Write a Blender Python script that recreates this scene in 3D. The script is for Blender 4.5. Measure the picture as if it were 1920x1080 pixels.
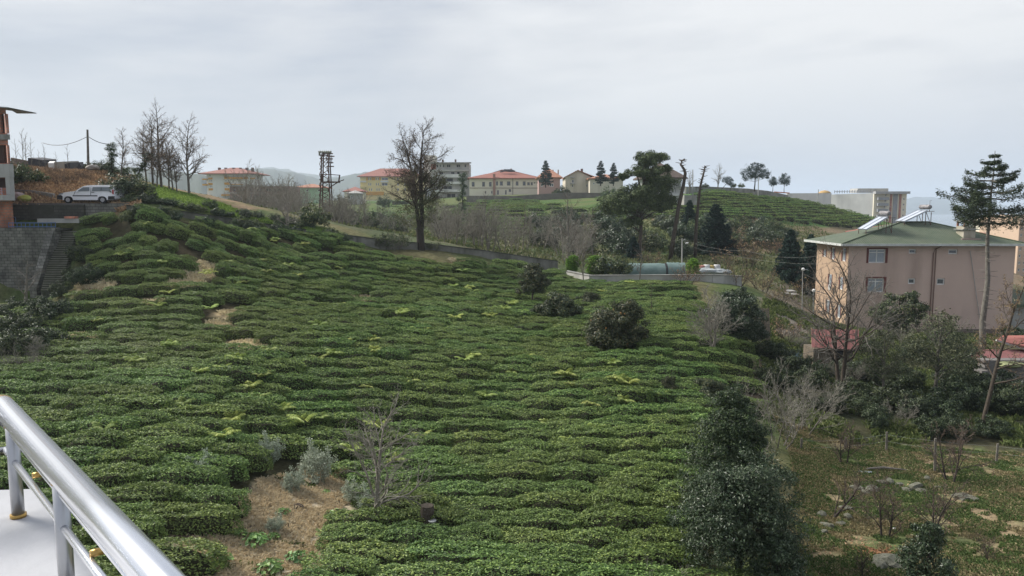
import bpy, math, random
import numpy as np
from mathutils import Vector, Matrix

for o in list(bpy.data.objects):
    bpy.data.objects.remove(o)
SC = bpy.context.scene
COL = SC.collection

# ------------------------------------------------------------------ camera, sky, sun, exposure
F = 1420.0                      # focal length in pixels of the 1920 px wide photograph
PITCH = math.atan(155 / F)      # the horizon lies at y = 385
CZ = 10.0
cam = bpy.data.cameras.new('camera')
cam.sensor_width = 36.0
cam.lens = 36.0 * F / 1920.0
cam.clip_start = 0.05
cam.clip_end = 30000
camo = bpy.data.objects.new('camera', cam)
camo.location = (0, 0, CZ)
camo.rotation_euler = (math.pi / 2 - PITCH, 0, 0)
COL.objects.link(camo)
SC.camera = camo

SUN_EL, SUN_AZ = math.radians(40), math.radians(-65)   # azimuth from +Y towards +X
w = bpy.data.worlds.new("World")
SC.world = w
w.use_nodes = True
nt = w.node_tree
nt.nodes.clear()
def N(t, **k):
    n = nt.nodes.new(t)
    for a, b in k.items():
        setattr(n, a, b)
    return n
def link(a, b):
    nt.links.new(a, b)
out = N('ShaderNodeOutputWorld')
sky = N('ShaderNodeTexSky', sky_type='NISHITA')
sky.sun_disc = False
sky.sun_elevation = SUN_EL
sky.sun_rotation = SUN_AZ
sky.air_density = 1.5
sky.dust_density = 2.0
bg1 = N('ShaderNodeBackground'); bg1.inputs[1].default_value = 0.05
link(sky.outputs[0], bg1.inputs[0])
tc = N('ShaderNodeTexCoord')
sep = N('ShaderNodeSeparateXYZ'); link(tc.outputs['Generated'], sep.inputs[0])
tl = N('ShaderNodeMapping'); link(tc.outputs['Generated'], tl.inputs[0]); tl.inputs['Rotation'].default_value = (math.radians(6), math.radians(17), 0); tl.inputs['Scale'].default_value = (1.5, 1.5, 5.0)
# cloud deck seen from below: project the direction on a plane overhead
zc = N('ShaderNodeMath', operation='MAXIMUM'); link(sep.outputs[2], zc.inputs[0]); zc.inputs[1].default_value = 0.0
za = N('ShaderNodeMath', operation='ADD'); link(zc.outputs[0], za.inputs[0]); za.inputs[1].default_value = 0.09
dx = N('ShaderNodeMath', operation='DIVIDE'); link(sep.outputs[0], dx.inputs[0]); link(za.outputs[0], dx.inputs[1])
dy = N('ShaderNodeMath', operation='DIVIDE'); link(sep.outputs[1], dy.inputs[0]); link(za.outputs[0], dy.inputs[1])
cmb = N('ShaderNodeCombineXYZ'); link(dx.outputs[0], cmb.inputs[0]); link(dy.outputs[0], cmb.inputs[1])
mp = N('ShaderNodeMapping'); link(tl.outputs[0], mp.inputs[0])
mp.inputs['Scale'].default_value = (1, 1, 1)
mp.inputs['Location'].default_value = (3.1, 7.4, 0)
n1 = N('ShaderNodeTexNoise'); link(mp.outputs[0], n1.inputs[0])
n1.inputs['Scale'].default_value = 1.5; n1.inputs['Detail'].default_value = 7; n1.inputs['Roughness'].default_value = 0.5
n1.inputs['Distortion'].default_value = 0.6
mp2 = N('ShaderNodeMapping'); link(tl.outputs[0], mp2.inputs[0])
mp2.inputs['Rotation'].default_value = (0, 0, math.radians(-12)); mp2.inputs['Scale'].default_value = (1.6, 1.6, 3.2)
n2 = N('ShaderNodeTexNoise'); link(mp2.outputs[0], n2.inputs[0])
n2.inputs['Scale'].default_value = 1.9; n2.inputs['Detail'].default_value = 9; n2.inputs['Roughness'].default_value = 0.6
nm = N('ShaderNodeMath', operation='MULTIPLY_ADD'); link(n2.outputs[0], nm.inputs[0]); nm.inputs[1].default_value = 0.5
link(n1.outputs[0], nm.inputs[2])
# thin bright part of the deck, high up to the right
gd = Vector((0.40, 0.82, 0.36)).normalized()
vd = N('ShaderNodeVectorMath', operation='DOT_PRODUCT'); link(tc.outputs['Generated'], vd.inputs[0]); vd.inputs[1].default_value = gd
gl = N('ShaderNodeMapRange', interpolation_type='SMOOTHSTEP'); link(vd.outputs['Value'], gl.inputs[0])
gl.inputs[1].default_value = 0.78; gl.inputs[2].default_value = 1.0; gl.inputs[3].default_value = 0; gl.inputs[4].default_value = 0.42
ad = N('ShaderNodeMath', operation='ADD'); link(nm.outputs[0], ad.inputs[0]); link(gl.outputs[0], ad.inputs[1])
sc_ = N('ShaderNodeMath', operation='MULTIPLY'); link(ad.outputs[0], sc_.inputs[0]); sc_.inputs[1].default_value = 0.7
ramp = N('ShaderNodeValToRGB'); link(sc_.outputs[0], ramp.inputs[0])
cr = ramp.color_ramp
cr.elements[0].position = 0.41; cr.elements[0].color = (0.44, 0.48, 0.57, 1)
cr.elements[1].position = 0.84; cr.elements[1].color = (0.92, 0.92, 0.93, 1)
e = cr.elements.new(0.50); e.color = (0.525, 0.56, 0.645, 1)
e = cr.elements.new(0.625); e.color = (0.68, 0.695, 0.745, 1)
hz = N('ShaderNodeMapRange', interpolation_type='SMOOTHSTEP'); link(sep.outputs[2], hz.inputs[0])
hz.inputs[1].default_value = -0.02; hz.inputs[2].default_value = 0.22; hz.inputs[3].default_value = 0.92; hz.inputs[4].default_value = 0.0
mx = N('ShaderNodeMixRGB'); link(hz.outputs[0], mx.inputs[0]); link(ramp.outputs[0], mx.inputs[1]); mx.inputs[2].default_value = (0.555, 0.605, 0.70, 1)
bg2 = N('ShaderNodeBackground'); bg2.inputs[1].default_value = 0.37
link(mx.outputs[0], bg2.inputs[0])
asx = N('ShaderNodeAddShader'); link(bg1.outputs[0], asx.inputs[0]); link(bg2.outputs[0], asx.inputs[1])
# Nishita shines through the deck a little
msx = N('ShaderNodeMixShader'); msx.inputs[0].default_value = 0.9
link(bg1.outputs[0], msx.inputs[1]); link(bg2.outputs[0], msx.inputs[2])
link(msx.outputs[0], out.inputs[0])

sl = bpy.data.lights.new('sun', 'SUN')
sl.energy = 2.2
sl.angle = math.radians(22)
sl.color = (1.0, 0.95, 0.87)
so = bpy.data.objects.new('sun', sl)
sd = Vector((math.sin(SUN_AZ) * math.cos(SUN_EL), math.cos(SUN_AZ) * math.cos(SUN_EL), math.sin(SUN_EL)))
so.rotation_euler = sd.to_track_quat('Z', 'Y').to_euler()
so.location = (0, 0, 60)
COL.objects.link(so)

SC.view_settings.view_transform = 'Standard'
SC.view_settings.look = 'None'
SC.view_settings.exposure = 1.45
SC.view_settings.gamma = 1.0
SC.view_settings.use_curve_mapping = False
SC.render.engine = 'CYCLES'
SC.cycles.max_bounces = 6
SC.cycles.diffuse_bounces = 2
SC.cycles.glossy_bounces = 2
SC.cycles.transmission_bounces = 3
SC.cycles.transparent_max_bounces = 6
SC.cycles.volume_bounces = 2
SC.cycles.use_denoising = True

# ------------------------------------------------------------------ small maths
CP, SP = math.cos(PITCH), math.sin(PITCH)
def ray(u, v):
    a, b = (u - 960) / F, -(v - 540) / F
    return np.array([a, CP + b * SP, -SP + b * CP])
def at(u, v, D):
    """the point of the place seen at pixel (u, v) of the photograph, D metres ahead of the balcony"""
    r = ray(u, v)
    r = r / r[1] * D
    return Vector((r[0], D, CZ + r[2]))
def proj(x, y, z):
    z = z - CZ
    fw = y * CP - z * SP
    up = y * SP + z * CP
    fw = np.maximum(fw, 0.01)
    return 960 + F * x / fw, 540 - F * up / fw
def inside(poly, u, v):
    u = np.asarray(u, float); v = np.asarray(v, float)
    r = np.zeros(u.shape, bool)
    n = len(poly)
    for i in range(n):
        x0, y0 = poly[i]; x1, y1 = poly[(i + 1) % n]
        if y0 == y1: continue
        c = ((y0 > v) != (y1 > v)) & (u < (x1 - x0) * (v - y0) / (y1 - y0) + x0)
        r ^= c
    return r
def vnoise(x, y, seed=0):
    """smooth value noise, numpy"""
    x = np.asarray(x, float); y = np.asarray(y, float)
    xi = np.floor(x).astype(np.int64); yi = np.floor(y).astype(np.int64)
    fx = x - xi; fy = y - yi
    fx = fx * fx * (3 - 2 * fx); fy = fy * fy * (3 - 2 * fy)
    def h(a, b):
        n = (a * 374761393 + b * 668265263 + seed * 974711) & 0xffffffff
        n = ((n ^ (n >> 13)) * 1274126177) & 0xffffffff
        return ((n ^ (n >> 16)) & 0xffff) / 65535.0
    return (h(xi, yi) * (1 - fx) + h(xi + 1, yi) * fx) * (1 - fy) + (h(xi, yi + 1) * (1 - fx) + h(xi + 1, yi + 1) * fx) * fy

# ------------------------------------------------------------------ terrain
# (u, v, distance) where the ground of the photograph can be seen or inferred
G = [
 (960,1080,19.5),(960,900,27),(960,750,36.5),(960,650,46),(960,560,63),(960,520,70),(1150,560,64),(1150,650,46),(1150,800,32.5),
 (1150,1000,22.5),(1240,560,62),(1330,650,46),(1250,750,36.5),(1330,800,33),(1350,950,25),(1107,529,71),(1335,530,70),
 (1200,510,76),(1060,508,77),(900,484,73),(790,467,71),(700,462,69),(650,451,67),(545,436,64),(430,423,61),(345,410,59),(237,402,57),(195,409,57.8),
 (650,900,27),(800,1000,22.5),(600,1040,20.5),(400,1000,20.5),(300,850,25),(300,720,33),(300,620,43),(650,600,49),(650,530,58),(500,650,41),
 (450,560,50),(300,527,50),(300,500,51.8),(300,455,54.8),(420,500,54.5),(450,470,57.5),(220,450,55.6),(220,500,52.3),(165,520,51.5),(150,570,48.2),(60,600,46),(20,700,35),(100,800,28),(0,1000,20),
 (800,700,38.5),(800,600,51),(165,440,56.2),(100,565,49.5),(20,565,53),
 (20,562,55.3),(60,562,55.3),(98,556,55.3),(20,432,57.6),(60,432,57.6),(110,428,57.8),(125,520,53.9),(142,470,55.4),
 # right: path, gardens, wood and clearing
 (1410,620,58),(1410,700,45),(1440,560,68),(1500,600,66),(1560,618,66),(1520,690,52),(1580,725,46),(1650,745,46),(1850,745,46),(1780,660,58),
 (1430,800,37),(1660,822,37),(1870,850,35),(1700,900,31),(1900,1000,24.5),(1550,950,28),(1500,1060,21.5),(1750,1050,22.5),
 (1890,626,73),(1750,622,73),(1592,612,73),(1535,592,80),(1460,540,82),(1430,515,88),
 # knoll and road on the left
 (230,384,59.5),(110,384,60),(20,384,60),(100,322,74),(30,314,74),(200,325,74),(250,345,71),(330,365,68),(400,384,66),(520,412,66.5),
 (620,432,69),(100,352,64),(215,362,63.5),
 # valley beyond the long wall and the ridge with the town
 (700,440,110),(650,425,125),(800,440,105),(900,460,98),(900,430,125),(900,400,170),(900,376,240),(1000,470,96),(1000,430,125),(1000,385,200),
 (1060,380,210),(1120,368,230),(650,384,260),(720,380,300),(450,388,260),(560,384,260),(560,430,110),(450,420,100),(380,402,95),
 (1150,480,95),(1200,480,98),(1270,490,93),(1310,485,95),(1200,430,125),(1150,400,160),(1250,380,160),
 (1320,366,165),(1290,362,180),(1475,376,185),(1560,395,195),(1640,416,200),(1330,425,128),(1450,462,108),(1350,475,100),(1500,445,130),
 (1400,400,150),(1520,430,150),(1000,366,290),(880,368,300),(1480,500,92),(1540,480,110),
]
XYZ = [(-60,-10,-1),(0,-10,-.5),(60,-10,-1),(0,5,0),(-30,5,1.2),(30,5,-.8),(-70,30,5),(-80,60,10),(70,30,-2),(90,70,-5),(-110,80,13),(-120,120,8),
 (-150,200,4),(-80,120,5),(-60,160,3),(-40,200,7),(90,110,-7),(130,150,-12),(150,220,-20),(110,260,-14),(60,260,9),(30,320,11),(-60,350,12.5),
 (-150,350,12),(0,420,8),(60,420,2),(140,420,-22),(260,420,-30),(-150,600,10),(0,700,0),(150,700,-38),(400,700,-45),(-300,420,15),(-500,900,10),
 (0,1300,-25),(-700,1400,0),(500,1300,-48),(-1200,3000,10),(0,3000,-20),(900,2500,-60),(2500,3000,-60),(-3500,3000,20),(0,6000,20),(3500,6000,-80),
 (-5000,6000,40),(2200,6000,-80),(45,-10,-1),(-45,-10,0)]
ctl = [tuple(at(*g)) for g in G] + XYZ
ctl = np.array(ctl, float)
def st(x, y):
    return np.stack([2.2 * x / (y + 40.0), np.log(y + 40.0) * 1.9], -1)
_P = st(ctl[:, 0], ctl[:, 1])
def _phi(r2):
    return 0.5 * r2 * np.log(r2 + 1e-12)
_n = len(ctl)
_A = np.zeros((_n + 3, _n + 3))
_d2 = ((_P[:, None] - _P[None]) ** 2).sum(-1)
_A[:_n, :_n] = _phi(_d2) + np.eye(_n) * 2e-4
_A[:_n, _n] = 1; _A[:_n, _n + 1:] = _P
_A[_n, :_n] = 1; _A[_n + 1:, :_n] = _P.T
_w = np.linalg.solve(_A, np.r_[ctl[:, 2], 0, 0, 0])
def ground(x, y, fine=True):
    x = np.asarray(x, float); y = np.asarray(y, float)
    shp = x.shape
    p = st(x.ravel(), y.ravel())
    z = np.empty(len(p))
    for i in range(0, len(p), 20000):
        q = p[i:i + 20000]
        d2 = ((q[:, None] - _P[None]) ** 2).sum(-1)
        z[i:i + 20000] = _phi(d2) @ _w[:_n] + _w[_n] + q @ _w[_n + 1:]
    z = z.reshape(shp)
    if fine:
        z = z + (vnoise(x / 2.3, y / 2.3, 1) - .5) * .22 + (vnoise(x / .7, y / .7, 2) - .5) * .08
    return z
def gz(x, y):
    return float(ground(np.array([x]), np.array([y]))[0])
def hit(u, v, d0=12, d1=900):
    """where the ray through pixel (u, v) first meets the ground"""
    r = ray(u, v); r = r / r[1]
    D = np.exp(np.linspace(math.log(d0), math.log(d1), 900))
    z = ground(r[0] * D, D)
    zr = CZ + r[2] * D
    k = np.nonzero(zr <= z)[0]
    i = k[0] if len(k) else 300
    i = max(i, 1)
    return Vector((r[0] * D[i], D[i], z[i]))

# ------------------------------------------------------------------ object helpers
def tag(o, label=None, cat=None, group=None, kind=None):
    if label: o['label'] = label
    if cat: o['category'] = cat
    if group: o['group'] = group
    if kind: o['kind'] = kind
    return o
def thing(name, label, cat, loc=(0, 0, 0), rz=0.0, group=None, sc=None):
    o = bpy.data.objects.new(name, None)
    o.empty_display_size = .3
    o.location = loc; o.rotation_euler = (0, 0, rz)
    if sc: o.scale = (sc, sc, sc) if not hasattr(sc, '__len__') else sc
    COL.objects.link(o)
    return tag(o, label, cat, group)
def link_obj(name, me, parent=None, loc=None, rz=None):
    o = bpy.data.objects.new(name, me)
    COL.objects.link(o)
    if parent is not None: o.parent = parent
    if loc is not None: o.location = loc
    if rz is not None: o.rotation_euler = (0, 0, rz)
    return o
def dup(root, loc, rz=0.0, sc=1.0, label=None, group=None):
    r = root.copy(); COL.objects.link(r)
    r.location = loc; r.rotation_euler = (0, 0, rz)
    r.scale = (sc, sc, sc) if not hasattr(sc, '__len__') else sc
    if label: r['label'] = label
    if group: r['group'] = group
    elif 'group' in r and group is False: del r['group']
    for ch in list(root.children):
        c = ch.copy(); COL.objects.link(c); c.parent = r
        for g in ch.children:
            d = g.copy(); COL.objects.link(d); d.parent = c
    return r
def fast_mesh(name, V, faces, mats, attr=None, midx=None, smooth=False):
    """V (n,3); faces: list of int arrays (m,k)"""
    me = bpy.data.meshes.new(name)
    V = np.asarray(V, np.float32)
    me.vertices.add(len(V)); me.vertices.foreach_set('co', V.ravel())
    loops = np.concatenate([np.asarray(f).ravel() for f in faces]).astype(np.int32)
    tot = np.concatenate([np.full(len(f), np.asarray(f).shape[1]) for f in faces]).astype(np.int32)
    start = np.r_[0, np.cumsum(tot)[:-1]].astype(np.int32)
    me.loops.add(len(loops)); me.loops.foreach_set('vertex_index', loops)
    me.polygons.add(len(tot)); me.polygons.foreach_set('loop_start', start)
    if midx is not None: me.polygons.foreach_set('material_index', np.asarray(midx, np.int32))
    me.polygons.foreach_set('use_smooth', np.full(len(tot), smooth, bool))
    me.update(calc_edges=True)
    for m in (mats if isinstance(mats, (list, tuple)) else [mats]): me.materials.append(m)
    if attr is not None:
        for an, av in attr.items():
            av = np.asarray(av, np.float32)
            if av.ndim == 1:
                a = me.attributes.new(an, 'FLOAT', 'POINT'); a.data.foreach_set('value', av)
            else:
                a = me.attributes.new(an, 'FLOAT_COLOR', 'POINT'); a.data.foreach_set('color', av.ravel())
    return me
class MB:
    """collects simple shapes into one mesh"""
    def __init__(s): s.v = []; s.f = []
    def add(s, vs, fs):
        b = len(s.v); s.v += [tuple(p) for p in vs]; s.f += [tuple(i + b for i in f) for f in fs]; return s
    def box(s, a, b):
        x0, y0, z0 = a; x1, y1, z1 = b
        return s.add([(x0,y0,z0),(x1,y0,z0),(x1,y1,z0),(x0,y1,z0),(x0,y0,z1),(x1,y0,z1),(x1,y1,z1),(x0,y1,z1)],
                     [(0,3,2,1),(4,5,6,7),(0,1,5,4),(1,2,6,5),(2,3,7,6),(3,0,4,7)])
    def bar(s, p, q, w, h=None):
        """rectangular bar from p to q"""
        p = Vector(p); q = Vector(q); h = h or w
        d = (q - p).normalized(); up = Vector((0, 0, 1)) if abs(d.z) < .95 else Vector((0, 1, 0))
        a = d.cross(up).normalized() * w / 2; b = a.cross(d).normalized() * h / 2
        vs = [p - a - b, p + a - b, p + a + b, p - a + b, q - a - b, q + a - b, q + a + b, q - a + b]
        return s.add(vs, [(0,3,2,1),(4,5,6,7),(0,1,5,4),(1,2,6,5),(2,3,7,6),(3,0,4,7)])
    def tube(s, pts, r, n=8, cap=True):
        pts = [Vector(p) for p in pts]; rr = r if hasattr(r, '__len__') else [r] * len(pts)
        rings = []
        for i, p in enumerate(pts):
            d = (pts[min(i + 1, len(pts) - 1)] - pts[max(i - 1, 0)]).normalized()
            up = Vector((0, 0, 1)) if abs(d.z) < .9 else Vector((1, 0, 0))
            a = d.cross(up).normalized(); b = a.cross(d).normalized()
            rings.append([p + (a * math.cos(t) + b * math.sin(t)) * rr[i] for t in [2 * math.pi * k / n for k in range(n)]])
        vs = [p for g in rings for p in g]; fs = []
        for i in range(len(rings) - 1):
            for k in range(n):
                fs.append((i*n+k, i*n+(k+1)%n, (i+1)*n+(k+1)%n, (i+1)*n+k))
        if cap: fs += [tuple(range(n))[::-1], tuple(range((len(rings)-1)*n, len(rings)*n))]
        return s.add(vs, fs)
    def prism(s, poly, y0, y1):
        """extrude an outline in x,z from y0 to y1"""
        n = len(poly)
        vs = [(p[0], y0, p[1]) for p in poly] + [(p[0], y1, p[1]) for p in poly]
        fs = [tuple(range(n)), tuple(range(n, 2*n))[::-1]] + [(i, i+n, (i+1)%n+n, (i+1)%n) for i in range(n)]
        return s.add(vs, fs)
    def mesh(s, name, m, smooth=False, bevel=0):
        me = bpy.data.meshes.new(name); me.from_pydata(s.v, [], s.f)
        me.materials.append(m)
        if smooth: me.polygons.foreach_set('use_smooth', [True] * len(me.polygons))
        me.update()
        return me
    def build(s, name, m, parent=None, smooth=False, loc=None, rz=None, bevel=0):
        o = link_obj(name, s.mesh(name, m, smooth), parent, loc, rz)
        if bevel:
            md = o.modifiers.new('bevel', 'BEVEL'); md.width = bevel; md.segments = 2; md.limit_method = 'ANGLE'
        return o

# ------------------------------------------------------------------ materials
def new_mat(name):
    m = bpy.data.materials.new(name); m.use_nodes = True
    t = m.node_tree; b = t.nodes['Principled BSDF']
    return m, t, b
def lerp_mix(t, fac, a, b):
    n = t.nodes.new('ShaderNodeMixRGB')
    for i, x in ((0, fac), (1, a), (2, b)):
        if hasattr(x, 'is_linked') or hasattr(x, 'links'): t.links.new(x, n.inputs[i])
        elif i == 0: n.inputs[0].default_value = x
        else: n.inputs[i].default_value = (*x[:3], 1)
    return n.outputs[0]
def M(name, col, rough=.8, col2=None, scale=1.0, bump=0.0, metal=0.0, spec=.3, stretch=(1, 1, 1), detail=5, dirt=None, bscale=None):
    """base colour varying by noise between col and col2, optional streaky dirt and fine relief"""
    m, t, b = new_mat(name)
    b.inputs['Roughness'].default_value = rough; b.inputs['Metallic'].default_value = metal
    b.inputs['Specular IOR Level'].default_value = spec
    tc = t.nodes.new('ShaderNodeTexCoord'); mp = t.nodes.new('ShaderNodeMapping')
    t.links.new(tc.outputs['Object'], mp.inputs[0]); mp.inputs['Scale'].default_value = stretch
    nz = t.nodes.new('ShaderNodeTexNoise'); t.links.new(mp.outputs[0], nz.inputs[0])
    nz.inputs['Scale'].default_value = scale; nz.inputs['Detail'].default_value = detail; nz.inputs['Roughness'].default_value = .62
    rp = t.nodes.new('ShaderNodeMapRange'); t.links.new(nz.outputs[0], rp.inputs[0])
    rp.inputs[1].default_value = .32; rp.inputs[2].default_value = .68
    c2 = col2 or tuple(c * .75 for c in col)
    c = lerp_mix(t, rp.outputs[0], col, c2)
    if dirt:
        mp3 = t.nodes.new('ShaderNodeMapping'); t.links.new(tc.outputs['Object'], mp3.inputs[0]); mp3.inputs['Scale'].default_value = (1, 1, .18)
        n3 = t.nodes.new('ShaderNodeTexNoise'); t.links.new(mp3.outputs[0], n3.inputs[0]); n3.inputs['Scale'].default_value = dirt[1]; n3.inputs['Detail'].default_value = 6
        r3 = t.nodes.new('ShaderNodeMapRange'); t.links.new(n3.outputs[0], r3.inputs[0]); r3.inputs[1].default_value = .5; r3.inputs[2].default_value = .72; r3.inputs[4].default_value = dirt[2]
        c = lerp_mix(t, r3.outputs[0], c, dirt[0])
    t.links.new(c, b.inputs['Base Color'])
    if bump:
        bn = t.nodes.new('ShaderNodeBump'); bn.inputs['Strength'].default_value = bump; bn.inputs['Distance'].default_value = .05
        n4 = t.nodes.new('ShaderNodeTexNoise'); t.links.new(mp.outputs[0], n4.inputs[0]); n4.inputs['Scale'].default_value = bscale or scale * 6; n4.inputs['Detail'].default_value = 6
        t.links.new(n4.outputs[0], bn.inputs['Height']); t.links.new(bn.outputs[0], b.inputs['Normal'])
    return m
LG = 1.65
def leaf_mat(name, cols, rough=.5, spec=.35, trans=.25, objvar=.25, patch=None):
    """cols: dark, mid, light leaf colours picked leaf by leaf (attribute rnd)"""
    m, t, b = new_mat(name)
    at_ = t.nodes.new('ShaderNodeAttribute'); at_.attribute_name = 'rnd'
    rp = t.nodes.new('ShaderNodeValToRGB'); t.links.new(at_.outputs['Fac'], rp.inputs[0])
    cr = rp.color_ramp
    cols = [tuple(min(.75, x * LG) for x in c_) for c_ in cols]
    cr.elements[0].color = (*cols[0], 1); cr.elements[1].color = (*cols[-1], 1)
    for i, c in enumerate(cols[1:-1]):
        e = cr.elements.new((i + 1) / (len(cols) - 1)); e.color = (*c, 1)
    c = rp.outputs[0]
    oi = t.nodes.new('ShaderNodeObjectInfo')
    hs = t.nodes.new('ShaderNodeHueSaturation')
    mr = t.nodes.new('ShaderNodeMapRange'); t.links.new(oi.outputs['Random'], mr.inputs[0])
    mr.inputs[3].default_value = 1 - objvar; mr.inputs[4].default_value = 1 + objvar
    t.links.new(mr.outputs[0], hs.inputs['Value'])
    m2 = t.nodes.new('ShaderNodeMath'); m2.operation = 'MULTIPLY'; t.links.new(oi.outputs['Random'], m2.inputs[0]); m2.inputs[1].default_value = 7.31
    m3 = t.nodes.new('ShaderNodeMath'); m3.operation = 'FRACT'; t.links.new(m2.outputs[0], m3.inputs[0])
    mr2 = t.nodes.new('ShaderNodeMapRange'); t.links.new(m3.outputs[0], mr2.inputs[0]); mr2.inputs[3].default_value = .478; mr2.inputs[4].default_value = .515
    t.links.new(mr2.outputs[0], hs.inputs['Hue'])
    t.links.new(c, hs.inputs['Color']); c = hs.outputs[0]
    if patch:   # slow colour change over the land (world position)
        g = t.nodes.new('ShaderNodeNewGeometry')
        nz = t.nodes.new('ShaderNodeTexNoise'); t.links.new(g.outputs['Position'], nz.inputs[0]); nz.inputs['Scale'].default_value = patch[1]; nz.inputs['Detail'].default_value = 3
        r3 = t.nodes.new('ShaderNodeMapRange'); t.links.new(nz.outputs[0], r3.inputs[0]); r3.inputs[1].default_value = .45; r3.inputs[2].default_value = .7; r3.inputs[4].default_value = patch[2]
        c = lerp_mix(t, r3.outputs[0], c, patch[0])
    t.links.new(c, b.inputs['Base Color'])
    b.inputs['Roughness'].default_value = rough; b.inputs['Specular IOR Level'].default_value = spec
    if trans:
        tr = t.nodes.new('ShaderNodeBsdfTranslucent'); t.links.new(c, tr.inputs[0])
        mxs = t.nodes.new('ShaderNodeMixShader'); mxs.inputs[0].default_value = trans
        o = t.nodes['Material Output']
        t.links.new(b.outputs[0], mxs.inputs[1]); t.links.new(tr.outputs[0], mxs.inputs[2]); t.links.new(mxs.outputs[0], o.inputs[0])
    return m

DKLEAF = leaf_mat('dark_evergreen_leaf', [(.010,.018,.008),(.02,.034,.014),(.038,.056,.022),(.075,.095,.04)], .45, .4, .1, .1)
CITRUS = leaf_mat('citrus_leaf', [(.014,.022,.010),(.026,.038,.016),(.045,.06,.026),(.11,.10,.04)], .45, .4, .1, .12)
TEA = leaf_mat('tea_leaf', [(.040,.070,.024),(.090,.145,.042),(.150,.222,.060),(.23,.30,.085)], .5, .3, .15, .13, patch=((.15,.18,.045), .06, .4))
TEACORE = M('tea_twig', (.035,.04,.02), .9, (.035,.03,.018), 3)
LAUREL = leaf_mat('laurel_leaf', [(.012,.022,.010),(.022,.04,.017),(.042,.062,.03),(.10,.125,.075)], .38, .45, .08, .1)
SHRUBL = leaf_mat('shrub_leaf', [(.02,.032,.015),(.035,.055,.022),(.06,.085,.032),(.12,.13,.05)], .5, .4, .15, .25)
OLIVEG = leaf_mat('olive_leaf', [(.15,.18,.13),(.23,.27,.2),(.36,.4,.32)], .55, .4, .1, .1)
PINE = leaf_mat('pine_needle', [(.028,.046,.02),(.052,.08,.032),(.095,.13,.05)], .6, .3, .05, .15)
SPRUCE = leaf_mat('spruce_needle', [(.016,.028,.016),(.03,.046,.024),(.055,.075,.034)], .6, .3, .05, .15)
DARKCON = leaf_mat('dark_conifer_needle', [(.008,.022,.018),(.014,.034,.026),(.026,.052,.038)], .6, .3, .05, .2)
THUJA = leaf_mat('thuja_spray', [(.06,.12,.015),(.11,.2,.025),(.2,.3,.045)], .6, .3, .2, .15)
YELLOWG = leaf_mat('fern_leaf', [(.09,.13,.03),(.18,.24,.06),(.36,.38,.12)], .6, .3, .3, .25)
IVY = leaf_mat('ivy_leaf', [(.015,.03,.012),(.03,.055,.02),(.06,.085,.03)], .45, .4, .1, .15)
DRYLEAF = leaf_mat('dry_leaf', [(.13,.09,.05),(.22,.16,.09),(.34,.26,.15)], .8, .15, .15, .2)
WOODL = leaf_mat('olive_green_leaf', [(.03,.038,.018),(.06,.068,.034),(.13,.135,.075)], .55, .4, .2, .2)
DULLS = leaf_mat('withered_blade', [(.09,.075,.04),(.17,.14,.08),(.28,.23,.14)], .8, .2, .2, .1)
GRASS = leaf_mat('grass_blade', [(.035,.055,.016),(.065,.095,.03),(.13,.155,.06)], .7, .2, .25, .1)
STRAW = leaf_mat('dry_grass_blade', [(.34,.29,.18),(.44,.385,.25),(.46,.42,.30)], .8, .2, .2, .1)
BARKG = M('grey_bark', (.20,.185,.16), .9, (.11,.10,.085), 5, .5)
BARKB = M('brown_bark', (.10,.08,.062), .9, (.055,.045,.035), 5, .6)
BARKD = M('dark_bark', (.06,.048,.04), .9, (.035,.03,.025), 5, .5)
BARKP = M('pale_bark', (.30,.27,.235), .9, (.17,.15,.13), 6, .4)
TWIGG = M('grey_twig', (.27,.255,.215), .9, (.17,.16,.13), 5)
TWIGB = M('brown_twig', (.14,.105,.08), .9, (.08,.06,.05), 5)

# ------------------------------------------------------------------ the ground
TEA_POLY = [(-900,2600),(-900,900),(-60,640),(60,590),(130,580),(150,548),(148,445),(175,412),(225,398),(262,402),(345,416),(430,430),(545,442),(620,452),(690,470),(735,492),(800,494),
            (870,500),(950,497),(1030,515),(1100,536),(1288,536),(1300,562),(1330,600),(1390,650),(1392,700),(1395,760),(1370,900),(1345,1000),(1345,1100),(1500,2600)]
STRAW_POLY = [(270,1600),(318,1200),(325,1030),(352,1000),(410,972),(460,938),(490,902),(560,888),(600,872),(650,868),(672,905),(668,940),(628,965),(612,1000),(606,1060),(600,1200),(640,1600)]
BARE = [((178,534),(34,9)),((345,531),(34,6)),((287,570),(32,7)),((147,636),(20,7)),((460,648),(36,8)),((410,608),(22,6)),((440,588),(26,5)),((545,562),(20,6)),((676,560),(26,6)),
        ((960,621),(18,6)),((490,630),(20,4)),((375,508),(32,14)),((870,490),(24,5)),((520,600),(14,4))]
def bare_at(u, v, grow=1.0):
    r = np.zeros(np.shape(u), bool)
    for (a, b), (p, q) in BARE:
        r |= ((u - a) / (p * grow)) ** 2 + ((v - b) / (q * grow)) ** 2 < 1
    return r
CLEAR_POLY = [(1500,2600),(1400,1100),(1440,1000),(1490,930),(1480,850),(1440,770),(1500,800),(1600,835),(1750,835),(1925,850),(2600,900),(2600,2600)]
GREEN_STRIP = [(262,349),(300,350),(350,364),(420,386),(470,404),(560,424),(620,434),(600,440),(500,420),(420,402),(330,386),(285,372)]
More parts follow.
